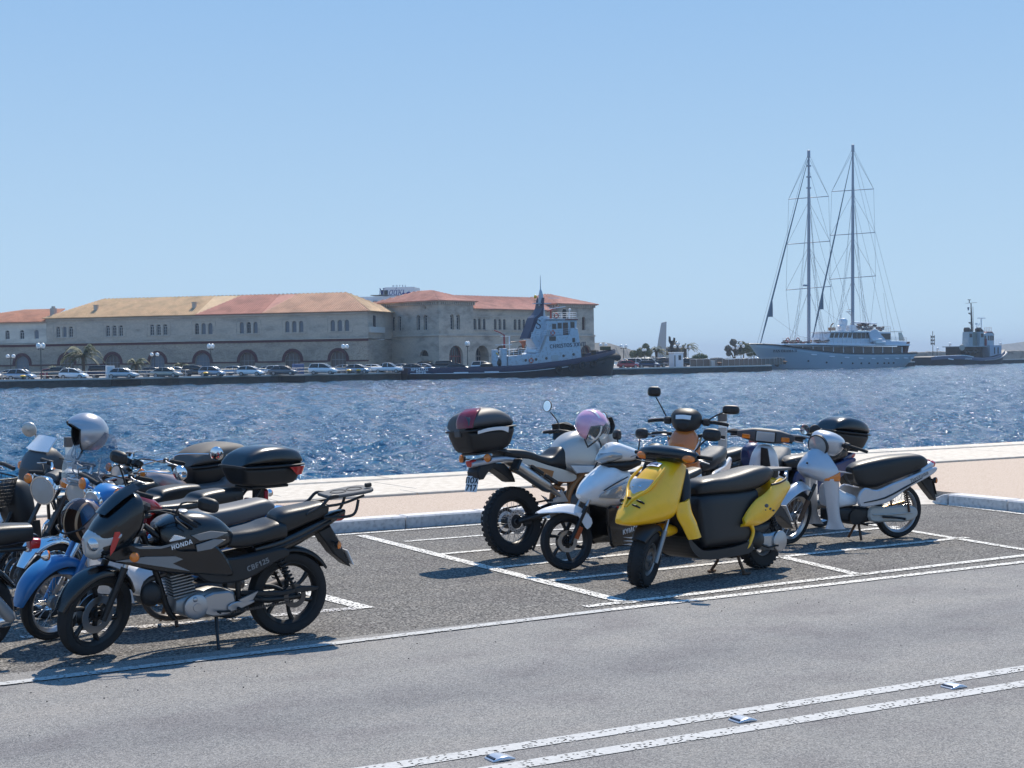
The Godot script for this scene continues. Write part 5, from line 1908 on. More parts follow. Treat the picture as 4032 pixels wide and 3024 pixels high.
	# rig
	var spar := mat(lin(0.34, 0.35, 0.40), 0.4, 0.2)
	var wire := mat(lin(0.16, 0.19, 0.24), 0.5)
	var wire_at := [P3(18.7, 4.6, zc), P3(32.1, 7.4, zc)]
	var tops := [P3(19.3, 48.3, zc), P3(32.8, 50.4, zc)]
	var spr := [[37.8, 27.6, 17.3], [40.1, 30.0, 19.9]]
	var half := [[5.0, 5.4, 5.8], [5.5, 5.9, 6.2]]
	for k in 2:
		var b: Vector3 = wire_at[k]
		var a: Vector3 = tops[k]
		s = Shape.new()
		s.tube([b, b.lerp(a, 0.4), b.lerp(a, 0.8), a], [0.40, 0.38, 0.30, 0.20], 10)
		s.lathe([[0, 0.36], [1.6, 0.34], [1.7, 0.05]], a - P3(0, 1.4, 0), Vector3.UP, 10)
		for y in [45.0, 42.5, 40.0]:
			if k == 0:
				s.box(b.lerp(a, (y - b.y) / (a.y - b.y)), P3(0.95, 0.3, 0.6))
		var ms := part("mast", s, spar, t)
		s = Shape.new()
		var shroud := Shape.new()
		for e in [1.0, -1.0]:
			var prev := P3(b.x + e * 4.0, b.y - 0.5, zc + e * 1.4)
			for j in [2, 1, 0]:
				var y: float = spr[k][j]
				var c := b.lerp(a, (y - b.y) / (a.y - b.y))
				var tip := c + P3(e * half[k][j] * 0.98, e * 0.42, e * 1.2)
				s.tube([c, tip], 0.10, 6)
				shroud.tube([prev, tip], 0.035, 4)
				var up: float = spr[k][j - 1] if j > 0 else a.y - 0.6
				var c2 := b.lerp(a, (up - b.y) / (a.y - b.y))
				shroud.tube([tip, c2 - P3(0, 0.8, 0)], 0.035, 4)
				shroud.tube([P3(b.x + e * (2.6 + j), b.y - 0.3, zc + e * 2.0), c - P3(0, 0.5, 0)], 0.035, 4)
				shroud.tube([P3(b.x - e * (1.4 + j * 0.6) , b.y, zc - e * 2.6), c], 0.03, 4)
				prev = tip
			shroud.tube([prev, a - P3(0, 0.5, 0)], 0.035, 4)
		for q in [1.2, 2.0, -1.6]:
			shroud.tube([b + P3(q, 0.5, 1.5), b.lerp(a, 0.78) + P3(0.4, 0, 0)], 0.028, 4)
		part("spreader", s, spar, t)
		part("shroud", shroud, wire, t)
	# forestay with furled sail, its clew hanging; the same between the masts; back stays
	var fur := [[P3(4.5, 4.7, zc), P3(19.1, 46.5, zc), 0.145], [P3(19.9, 6.0, zc), P3(32.5, 48.0, zc), 0.155]]
	for q in fur:
		s = Shape.new()
		s.tube([q[0], q[0].lerp(q[1], 0.12), q[0].lerp(q[1], 0.5), q[1]], [0.10, 0.2, 0.17, 0.06], 8)
		part("furled_sail", s, mat(lin(0.17, 0.21, 0.25), 0.8), t)
		s = Shape.new()
		var a: Vector3 = q[0].lerp(q[1], q[2])
		var b: Vector3 = q[0].lerp(q[1], q[2] + 0.095)
		s.sheet([[a, a + P3(0.6, 0.0, 0.1), P3(b.x + 0.1, a.y, zc + 0.1)], [a.lerp(b, 0.5), a.lerp(b, 0.5) + P3(0.3, 0, 0.1), P3(b.x + 0.1, a.lerp(b, 0.5).y, zc + 0.1)], [b - P3(0.02, 0, 0), b, b + P3(0.1, 0.1, 0.0)]], 0.06, 2)
		part("sail_clew", s, mat(lin(0.15, 0.18, 0.22), 0.8), t)
		s = Shape.new()
		s.tube([P3(b.x + 0.1, a.y, zc), P3(b.x + 8.0, a.y - 4.4, zc), P3(b.x + 10.0, 6.0, zc + 1)], 0.025, 4)
		part("sheet_line", s, wire, t)
	s = Shape.new()
	for q in [[P3(48.3, 2.3, zc + 1), tops[1]], [P3(47.4, 4.0, zc - 1), tops[1] - P3(0, 3, 0)], [P3(3.6, 4.8, zc), tops[0]], [P3(40.5, 7.4, zc + 2), tops[1] - P3(0, 12, 0)], [P3(31.6, 8.5, zc + 1), tops[0] - P3(0, 4, 0)], [P3(28.5, 8, zc + 1), tops[0] - P3(0, 12, 0)], [P3(25.5, 8, zc + 1), tops[0] - P3(0, 22, 0)], [P3(43.5, 7.4, zc), P3(42.0, 16.5, zc)]]:
		s.tube([q[0], q[1]], 0.035, 4)
	part("stay", s, wire, t)
	s = Shape.new()
	s.box(P3(31.2, 12.0, zc), P3(1.6, 0.12, 0.8))
	s.tube([P3(30.6, 12.5, zc), P3(32.0, 12.5, zc)], 0.07, 5)
	s.tube([P3(30.5, 12, zc), P3(32.0, 11.0, zc)], 0.07, 5)
	s.box(P3(17.8, 17.9, zc), P3(0.9, 0.4, 0.5))
	part("radar_platform", s, spar, t)
	# mooring lines to the quay
	s = Shape.new()
	for q in [[P3(2.2, 3.0, zc + 0.5), P3(-14.5, 0.7, -8.0)], [P3(2.6, 2.2, zc + 0.8), P3(-7, 0.5, -9.0)]]:
		s.tube([q[0], q[0].lerp(q[1], 0.5) - P3(0, 0.5, 0), q[1]], 0.06, 5, 5)
	part("mooring_line", s, mat(lin(0.40, 0.37, 0.33), 0.9), t)
func _beam(st: Array, x: float, w: float) -> float:
	for k in st.size() - 1:
		if x <= st[k + 1][0]:
			var f: float = (x - st[k][0]) / (st[k + 1][0] - st[k][0])
			return lerpf(lerpf(st[k][3], st[k + 1][3], f), lerpf(st[k][2], st[k + 1][2], f), pow(w, 0.8))
	return st[-1][2]
func build_second_tug() -> void:
	var t := framed("harbour_tug", "smaller dark tug with grey twin stacks and a red roofed wheelhouse at the far right", "tug boat", frame_of(110.62, 405, 142.95, 432))
	var black := mat(lin(0.02, 0.022, 0.026), 0.55)
	var slate := mat(lin(0.10, 0.12, 0.19), 0.5)
	var greyw := mat(lin(0.36, 0.40, 0.42), 0.6)
	var zc := -4.5
	var st := []
	for q in [[1.4, 1.15, 3.2, 2.6], [3.6, 1.3, 3.9, 3.4], [7.7, 1.45, 4.2, 3.8], [13.9, 1.25, 4.3, 4.0], [22.7, 0.75, 4.4, 4.1], [29.1, 0.9, 4.2, 3.6], [34.4, 1.65, 3.2, 2.2], [38.4, 2.6, 1.7, 0.6], [40.6, 3.0, 0.3, 0.1]]:
		st.append([q[0], q[1], q[2], q[3], minf(q[0], 38.0)])
	var s := Shape.new()
	s.x = TR(P3(0, 0, zc))
	hull(s, st)
	part("hull", s, black, t)
	s = Shape.new()
	var rows := []
	for q in st:
		rows.append(PackedVector3Array([P3(q[0], q[1] - 0.85, zc + q[2] + 0.03), P3(q[0], q[1] + 0.05, zc + q[2] + 0.03), P3(q[0], q[1] + 0.05, zc + q[2] - 0.15), P3(q[0], q[1] - 0.85, zc + q[2] - 0.15)]))
	s.grid(rows, true, true, true)
	part("bulwark", s, slate, t)
	s = Shape.new()
	s.tube([P3(24, 0.0, zc + 4.5), P3(30, 0.3, zc + 4.2), P3(35, 1.0, zc + 3.2), P3(39.8, 1.9, zc + 1.2), P3(41, 2.0, zc)], [0.1, 0.16, 0.22, 0.4, 0.5], 8, 4)
	part("bow_fender", s, M.cast_grey, t)
	s = Shape.new()
	s.box(P3(8.5, 0.55, zc + 4.35), P3(2.4, 0.3, 0.1), 0.0, Basis(P3(0, 0, 1), -0.1))
	s.tube([P3(2.5, 1.3, zc + 3.6), P3(14, 1.5, zc + 4.2), P3(19, 1.0, zc + 4.3)], 0.14, 6, 4)
	part("white_mark", s, M.rail_white, t)
	text_part("ΑΤΡΟΜΗΤΟΣ", 0.4, M.rail_white, t, TR(P3(16.5, 0.55, zc + 4.45)), "Droid Sans", true)
	s = Shape.new()
	s.box(P3(21.5, 3.9, zc), P3(11.6, 0.25, 6.6), 0.05)
	part("upper_deck", s, greyw, t)
	s = Shape.new()
	s.box(P3(22.0, 2.3, zc - 0.6), P3(11.5, 3.2, 4.0), 0.05)
	part("winch_recess", s, M.frame_black, t)
	s = Shape.new()
	for k in 6:
		s.lathe([[0, 0.5], [0.8, 0.5], [0.8, 0.2], [1.4, 0.2]], P3(18.0 + k * 1.1, 2.2 + 0.3 * (k % 2), zc + 2.0), P3(1, 0, 0.2), 10)
	part("winch", s, M.dark_steel, t)
	s = Shape.new()
	s.slab(V2([29.2, 1.0, 29.3, 4.2, 35.0, 4.2, 34.9, 1.8]), zc - 2.8, zc + 2.8, 0.05)
	part("deckhouse", s, mat(lin(0.36, 0.41, 0.50), 0.5), t)
	for x in [19.9, 25.3]:
		s = Shape.new()
		s.slab(V2([x - 0.4, 3.95, x, 7.9, x + 1.8, 7.9, x + 1.8, 3.95]), zc + 0.4, zc + 2.4, 0.06)
		var st2 := part("funnel_stack", s, greyw, t)
		s = Shape.new()
		s.slab(V2([x + 0.2, 7.9, x + 0.1, 8.6, x + 0.5, 9.1, x + 1.0, 8.7, x + 1.9, 8.3, x + 2.0, 7.9]), zc + 0.6, zc + 2.2, 0.04)
		part("funnel_cap", s, M.frame_black, st2)
		s = Shape.new()
		s.box(P3(x + 0.9, 6.9, zc + 2.42), P3(1.2, 1.0, 0.06))
		part("louvre", s, M.frame_black, st2)
	s = Shape.new()
	s.box(P3(23.3, 6.0, zc + 0.8), P3(3.4, 3.8, 1.4), 0.05)
	s.box(P3(23.5, 5.4, zc + 1.55), P3(1.5, 2.6, 0.1))
	part("engine_casing", s, mat(lin(0.22, 0.23, 0.20), 0.7), t)
	s = Shape.new()
	s.slab(V2([27.6, 4.0, 27.7, 7.3, 29.2, 7.7, 31.8, 7.7, 32.6, 7.0, 32.6, 4.2]), zc - 2.0, zc + 2.0, 0.06)
	part("wheelhouse", s, mat(lin(0.45, 0.48, 0.52), 0.5), t)
	s = Shape.new()
	s.slab(V2([29.0, 7.7, 29.3, 8.0, 31.6, 8.0, 32.6, 7.1, 31.8, 7.7]), zc - 2.1, zc + 2.1, 0.04)
	part("wheelhouse_roof", s, mat(lin(0.35, 0.08, 0.05), 0.6), t)
	for x in [28.0, 29.6, 30.7, 31.7]:
		s = Shape.new()
		s.box(P3(x + 0.3, 6.2, zc + 2.02), P3(0.75, 1.3, 0.06))
		part("window", s, M.dark_pane, t)
	s = Shape.new()
	s.box(P3(28.2, 4.9, zc + 2.2), P3(0.8, 2.2, 0.3), 0.05)
	part("red_door", s, mat(lin(0.22, 0.04, 0.04), 0.6), t)
	for x in [31.5, 33.2]:
		s = Shape.new()
		s.box(P3(x, 2.7, zc + 2.82), P3(0.5, 1.8, 0.06))
		part("door", s, M.frame_black, t)
	s = Shape.new()
	s.tube([P3(23.7, 7.9, zc + 0.8), P3(23.4, 15.8, zc + 0.8)], [0.30, 0.14], 7)
	s.tube([P3(20.8, 15.7, zc + 0.8), P3(26.2, 16.0, zc + 0.8)], 0.05, 5)
	for q in [[22.6, 12.9], [22.7, 10.3]]:
		s.tube([P3(q[0], q[1], zc + 0.8), P3(23.5, q[1] - 0.6, zc + 0.8)], 0.08, 5)
		s.box(P3(q[0], q[1] + 0.1, zc + 0.8), P3(0.5, 0.3, 0.4))
	s.box(P3(22.6, 16.7, zc + 0.8), P3(1.0, 0.16, 0.4))
	s.tube([P3(22.6, 15.8, zc + 0.8), P3(22.6, 16.7, zc + 0.8)], 0.12, 5)
	s.tube([P3(24.4, 8.2, zc + 0.8), P3(24.3, 14.8, zc + 0.8)], 0.07, 5)
	part("mast", s, M.dark_steel, t)
	s = Shape.new()
	s.slab(V2([21.6, 14.6, 22.6, 14.7, 22.4, 13.9, 21.9, 13.7]), zc + 0.78, zc + 0.82)
	part("flag", s, slate, t)
	s = Shape.new()
	s.tube([P3(29.5, 8.0, zc), P3(29.4, 11.6, zc)], 0.16, 7)
	s.box(P3(29.5, 11.75, zc), P3(3.7, 0.22, 0.3), 0.03)
	s.tube([P3(24.6, 8.4, zc + 0.8), P3(27.6, 10.2, zc + 0.8)], 0.09, 5)
	s.tube([P3(25.6, 8.2, zc + 1.0), P3(25.6, 10.0, zc + 1.0)], 0.06, 5)
	s.box(P3(25.6, 10.1, zc + 1.0), P3(0.6, 0.4, 0.4))
	part("radar_mast", s, M.rail_white, t)
	railing(t, [P3(16.2, 4.0, zc + 3.2), P3(19.4, 4.0, zc + 3.2)], 1.9, 3, 1.0, M.rail)
	railing(t, [P3(32.6, 4.2, zc + 2.6), P3(35.0, 4.2, zc + 2.6)], 1.6, 3, 1.0, M.rail_white)
	railing(t, [P3(28.2, 7.8, zc + 1.8), P3(31.6, 8.0, zc + 1.8)], 1.2, 3, 1.0, mat(lin(0.35, 0.10, 0.06), 0.6))
	s = Shape.new()
	for j in 8:
		s.box(P3(28.2 - j * 0.05, 1.4 + j * 0.35, zc + 3.1), P3(1.2, 0.06, 0.5))
	part("ladder", s, M.rail, t)
	s = Shape.new()
	s.lathe([[0, 0.9], [0.3, 0.75], [0.32, 0.01]], P3(15.6, 3.6, zc + 3.0), P3(-0.3, 0, 1), 14)
	part("fender_ball", s, mat(lin(0.36, 0.34, 0.30), 0.8), t)
# ---------------------------------------------------------------- parked cars
# kind: [length, body stations, cabin stations]; x forward, y up
func car_mesh(kind: String) -> Dictionary:
	var d := {}
	var body_st: Array
	var cab: Array
	var axles := [-1.28, 1.32]
	match kind:
		"sedan":
			body_st = [[-2.2, 0.86, -2.2, 0.38, 0.70, 0.72], [-2.05, 0.95, -2.1, 0.24, 0.80, 0.82], [-1.2, 0.97, -1.2, 0.2, 0.86, 0.86], [0.7, 0.95, 0.7, 0.2, 0.87, 0.87], [1.7, 0.82, 1.7, 0.2, 0.84, 0.85], [2.15, 0.68, 2.2, 0.24, 0.72, 0.78], [2.28, 0.55, 2.3, 0.36, 0.6, 0.66]]
			cab = [[-1.75, 0.96, -1.7, 0.9, 0.55, 0.76], [-1.05, 1.38, -1.2, 0.9, 0.56, 0.80], [-0.2, 1.46, -0.2, 0.9, 0.58, 0.81], [0.45, 1.38, 0.6, 0.9, 0.56, 0.80], [1.3, 0.93, 1.2, 0.88, 0.58, 0.76]]
		"suv":
			body_st = [[-2.1, 1.05, -2.1, 0.45, 0.76, 0.78], [-2.0, 1.12, -2.05, 0.3, 0.84, 0.85], [-1.0, 1.12, -1.0, 0.28, 0.90, 0.90], [0.8, 1.08, 0.8, 0.28, 0.90, 0.90], [1.7, 0.98, 1.7, 0.28, 0.86, 0.87], [2.1, 0.82, 2.15, 0.3, 0.76, 0.80], [2.22, 0.68, 2.25, 0.45, 0.66, 0.7]]
			cab = [[-2.02, 1.12, -1.98, 1.02, 0.62, 0.78], [-1.75, 1.66, -1.8, 1.0, 0.62, 0.82], [-0.4, 1.72, -0.4, 1.0, 0.64, 0.83], [0.4, 1.62, 0.55, 1.0, 0.62, 0.82], [1.25, 1.08, 1.15, 1.0, 0.62, 0.78]]
		"van":
			body_st = [[-2.2, 1.1, -2.2, 0.4, 0.8, 0.8], [-2.1, 1.15, -2.15, 0.28, 0.86, 0.86], [0.8, 1.12, 0.8, 0.26, 0.90, 0.90], [1.8, 0.95, 1.8, 0.26, 0.86, 0.87], [2.2, 0.75, 2.25, 0.34, 0.72, 0.76]]
			cab = [[-2.12, 1.14, -2.1, 1.02, 0.74, 0.8], [-1.98, 1.80, -2.0, 1.0, 0.72, 0.84], [0.2, 1.86, 0.2, 1.0, 0.74, 0.84], [0.85, 1.72, 0.9, 1.0, 0.70, 0.82], [1.6, 1.05, 1.5, 1.0, 0.66, 0.8]]
		"pickup":
			body_st = [[-2.5, 0.98, -2.5, 0.5, 0.82, 0.82], [-2.45, 1.02, -2.45, 0.36, 0.86, 0.86], [0.9, 1.02, 0.9, 0.32, 0.88, 0.88], [1.9, 0.98, 1.9, 0.32, 0.86, 0.86], [2.4, 0.85, 2.45, 0.36, 0.76, 0.78]]
			cab = [[-0.75, 1.02, -0.75, 0.95, 0.62, 0.78], [-0.6, 1.62, -0.65, 0.95, 0.64, 0.80], [0.2, 1.66, 0.2, 0.95, 0.64, 0.80], [0.55, 1.58, 0.7, 0.95, 0.62, 0.8], [1.3, 1.03, 1.2, 0.98, 0.62, 0.76]]
			axles = [-1.45, 1.5]
		_:
			body_st = [[-1.85, 0.92, -1.85, 0.42, 0.70, 0.72], [-1.75, 1.0, -1.8, 0.26, 0.80, 0.81], [-0.9, 1.0, -0.9, 0.2, 0.85, 0.85], [0.7, 0.96, 0.7, 0.2, 0.86, 0.86], [1.5, 0.84, 1.5, 0.2, 0.82, 0.83], [1.88, 0.66, 1.92, 0.26, 0.70, 0.74], [1.98, 0.52, 2.0, 0.36, 0.58, 0.62]]
			cab = [[-1.78, 1.0, -1.72, 0.94, 0.56, 0.74], [-1.35, 1.44, -1.5, 0.94, 0.57, 0.78], [-0.3, 1.52, -0.3, 0.94, 0.60, 0.79], [0.35, 1.42, 0.5, 0.92, 0.58, 0.78], [1.2, 0.96, 1.1, 0.9, 0.58, 0.74]]
			axles = [-1.15, 1.22]
	var s := Shape.new()
	s.loft(body_st, 3.6, 18, 2)
	d.body = s.mesh()
	s = Shape.new()
	s.loft(cab, 3.4, 18, 2)
	d.glass = s.mesh()
	# roof skin and pillars a little proud of the glass
	s = Shape.new()
	var roof := []
	for q in cab.slice(1, cab.size() - 1):
		roof.append([q[0], q[1] + 0.025, q[0], q[1] - 0.07, q[4] + 0.05, q[4] + 0.07])
	s.loft(roof, 3.0, 14, 2)
	for e in [-1.0, 1.0]:
		for k in cab.size() - 1:
			var a := Vector3(cab[k][0], cab[k][1], e * (cab[k][4] + 0.015))
			var b := Vector3(cab[k + 1][0], cab[k + 1][1], e * (cab[k + 1][4] + 0.015))
			if k == 0 or k == cab.size() - 2:
				s.tube([a, b], 0.06, 5)
		var mid: Array = cab[cab.size() / 2]
		s.tube([Vector3(mid[0] - 0.1, mid[1] - 0.05, e * (mid[4] + 0.03)), Vector3(mid[0] - 0.12, mid[3], e * (mid[5] + 0.03))], 0.05, 5)
	d.roof = s.mesh()
	d.axles = axles
	d.front = body_st[-1][0]
	d.back = body_st[0][0]
	d.lamp_y = body_st[-2][1] - 0.06
	d.tail_y = body_st[0][1] - 0.12
	return d
var car_kinds := {}
func car(label: String, kind: String, paint: Material, at: Vector3, turn: float) -> void:
	if not car_kinds.has(kind):
		car_kinds[kind] = car_mesh(kind)
		if not M.has("tyre_mesh"):
			var s := Shape.new()
			s.lathe([[-0.1, 0.2], [-0.1, 0.28], [-0.07, 0.315], [0.07, 0.315], [0.1, 0.28], [0.1, 0.2]], Vector3.ZERO, Vector3(0, 0, 1), 16)
			M.tyre_mesh = s.mesh()
			s = Shape.new()
			s.lathe([[-0.085, 0.01], [-0.085, 0.215], [0.085, 0.215], [0.085, 0.01]], Vector3.ZERO, Vector3(0, 0, 1), 14)
			M.rim_mesh = s.mesh()
			s = Shape.new()
			s.ball(Vector3.ZERO, Vector3(0.12, 0.07, 0.17), 10, 7)
			M.car_lamp = s.mesh()
			M.car_glass = mat(lin(0.025, 0.03, 0.035), 0.06)
			M.car_rim = mat(lin(0.30, 0.30, 0.31), 0.35, 0.7)
	var d: Dictionary = car_kinds[kind]
	var c := thing("parked_car", label, {"pickup": "pickup truck", "van": "van"}.get(kind, "car"), at, turn, "cars parked along the far quay")
	share("body", d.body, paint, c)
	share("window", d.glass, M.car_glass, c)
	share("roof", d.roof, paint, c)
	for x in d.axles:
		for e in [-0.78, 0.78]:
			var w := share("wheel", M.tyre_mesh, M.rubber, c, TR(Vector3(x, 0.31, e)))
			share("rim", M.rim_mesh, M.car_rim, w, TR(Vector3(0, 0, signf(e) * 0.02)))
	for e in [-0.56, 0.56]:
		share("headlight", M.car_lamp, M.lens, c, TR(Vector3(d.front - 0.22, d.lamp_y, e)))
		share("taillight", M.car_lamp, M.red_lens, c, TR(Vector3(d.back + 0.10, d.tail_y, e)))
func build_cars() -> void:
	var white := mat(lin(0.76, 0.77, 0.78), 0.25, 0.0, 0.8)
	var silver := mat(lin(0.46, 0.48, 0.50), 0.3, 0.5, 0.8)
	var bluish := mat(lin(0.36, 0.40, 0.46), 0.3, 0.5, 0.8)
	var beige := mat(lin(0.40, 0.36, 0.30), 0.3, 0.5, 0.8)
	var dark := mat(lin(0.05, 0.052, 0.056), 0.25, 0.3, 0.9)
	var graphite := mat(lin(0.14, 0.14, 0.15), 0.3, 0.4, 0.8)
	var black := mat(lin(0.015, 0.015, 0.017), 0.2, 0.0, 0.9)
	var red := mat(lin(0.32, 0.025, 0.03), 0.25, 0.0, 0.9)
	var green := mat(lin(0.03, 0.055, 0.06), 0.3, 0.2, 0.8)
	var navy := mat(lin(0.02, 0.03, 0.07), 0.3, 0.2, 0.8)
	var along := -atan2(RT.z, RT.x)
	# [across, away, kind, paint, label, turn off the quay line]
	var rows := [
		[-76.9, 208, "hatch", silver, "silver hatchback cut by the left picture edge on the far quay", 0.05],
		[-74.3, 219, "van", graphite, "dark grey van behind the railing, left of the brown people carrier", 0.1],
		[-72.6, 213, "van", beige, "brownish grey people carrier behind the three walkers", 0.0],
		[-69.9, 216, "sedan", silver, "silver sedan whose bonnet shows right of the three walkers", 0.0],
		[-67.2, 211, "hatch", bluish, "silver blue hatchback left of the lamp before the big palm", 0.0],
		[-66.0, 222, "hatch", red, "red hatchback right of the lamp before the big palm", 0.15],
		[-63.6, 219, "suv", green, "dark green car left of the white hatchback near the second arch", 0.1],
		[-61.2, 215, "hatch", white, "white hatchback under the second arch behind the quay railing", 0.0],
		[-59.8, 226, "van", navy, "dark navy van behind the white hatchback near the second arch", 0.1],
		[-57.4, 226, "sedan", silver, "pale roof of a sedan behind the white upright cabinet", 0.0],
		[-54.9, 217, "sedan", silver, "silver sedan below the third arch beside the white cabinet", 0.0],
		[-53.2, 229, "hatch", graphite, "grey hatchback roof behind the silver sedan below the third arch", 0.1],
		[-49.6, 221, "sedan", beige, "beige gold sedan left of the blue grey arched gate", 0.0],
		[-50.2, 232, "hatch", white, "white roof of a hatchback behind the beige gold sedan", 0.0],
		[-46.7, 228, "suv", dark, "dark car in the shade before the blue grey arched gate", 0.05],
		[-44.0, 226, "hatch", bluish, "silver blue hatchback just right of the lamp by the grey gate", 0.0],
		[-41.6, 233, "hatch", bluish, "silver small hatchback behind, left of the white compact under the fifth red arch", 0.0],
		[-38.9, 229, "hatch", white, "white compact hatchback with rounded roof under the fifth red arch", 0.0],
		[-37.6, 240, "sedan", silver, "pale sedan half hidden right of the white compact", 0.1],
		[-35.9, 236, "hatch", white, "white hatchback tail left of the grey sedan under the sixth arch", 0.0],
		[-34.6, 233, "sedan", graphite, "grey sedan under the sixth red arch", 0.0],
		[-29.2, 238, "suv", white, "white SUV with dark windows between the last two red arches", 0.0],
		[-26.8, 248, "sedan", silver, "silver sedan roof behind the bonnet of the white SUV", 0.0],
		[-24.4, 244, "hatch", bluish, "pale hatchback behind the lamp at the rightmost red arch", 0.0],
		[-22.3, 249, "sedan", white, "white sedan next to the pale hatchback, left of the open white pickup", 0.0],
		[-19.9, 247, "pickup", white, "white pickup with dark canopy near the tug stern", 0.0],
		[-20.2, 256, "hatch", dark, "dark hatchback roof behind the white pickup", 0.0],
		[-17.9, 255, "sedan", silver, "silver sedan behind the white pickup tailgate near the tug stern", 0.0],
		[-15.9, 250, "sedan", graphite, "dark grey sedan ending at the tug stern", 0.0],
		[-14.6, 256, "sedan", bluish, "silver sedan just above the tug stern corner", 0.0],
		[-14.2, 262, "suv", black, "black SUV with white roof load before the customs house corner", 0.2],
		[-10.9, 262, "van", dark, "dark van with open tailgate beside the customs house corner", 0.2],
		[-9.2, 260, "sedan", black, "black sedan above the Greek lettering of the tug stern", 0.1],
		[-4.8, 262, "suv", white, "white SUV beside the lamp at the red doorway", 0.1],
		[-1.9, 266, "sedan", white, "white sedan right of the white SUV above the tug", 0.1],
		[0.7, 270, "hatch", silver, "silver hatchback nearest the tug winch", 0.1],
		[21.4, 284, "hatch", red, "red hatchback right of the tug bow", 0.35],
		[23.4, 293, "van", white, "white van behind the red hatchback by the tug bow", 0.2],
		[26.0, 296, "van", silver, "silver people carrier behind the dark blue estate", 0.2],
		[25.3, 287, "sedan", navy, "dark blue estate in front row between tug bow and kiosk", 0.2],
		[28.4, 302, "sedan", dark, "dark sedan behind, left of the blue van", 0.2],
		[30.2, 304, "van", navy, "blue van immediately left of the white kiosk", 0.25],
		[35.5, 306, "suv", black, "black SUV immediately right of the white kiosk", 0.3],
		[38.5, 316, "sedan", graphite, "grey sedan behind the mesh fence, first after the black SUV", 0.3],
		[41.2, 324, "hatch", dark, "dark red grey hatchback behind the mesh fence left of the shrub", 0.3],
		[44.5, 330, "suv", dark, "dark SUV below the green shrub", 0.3],
		[48.6, 331, "sedan", white, "white sedan behind the mesh fence left of the lower twin lamp", 0.3],
		[51.3, 338, "hatch", silver, "silver hatchback behind the mesh fence under the triple lamp", 0.3],
		[53.6, 341, "sedan", white, "white sedan behind the mesh fence right of the triple lamp", 0.3],
		[56.3, 349, "hatch", bluish, "blue grey hatchback under the rounded olive tree", 0.3],
		[58.6, 354, "pickup", dark, "dark pickup near the sailing ship bow", 0.3],
		[60.8, 358, "suv", graphite, "grey SUV beside the dark pickup near the sailing ship bow", 0.3],
	]
	for q in rows:
		car(q[4], q[2], q[3], fp(q[0], q[1], 0.12), along - 0.12 + q[5])
# ---------------------------------------------------------------- two wheelers: shared parts
# own axes of a machine: x forward, y up, z to its right; origin on the ground under the rear axle
func machine(called: String, label: String, category: String, rear: Vector2, front: Vector2, lean: float, group := "motorcycles and scooters parked in the bays") -> Node3D:
	var d := (front - rear).normalized()
	var o := thing(called, label, category, P3(rear.x, 0.002, rear.y), 0.0, group)
	o.basis = Basis(Vector3.UP, atan2(-d.y, d.x)) * Basis(Vector3.RIGHT, -lean)
	return o
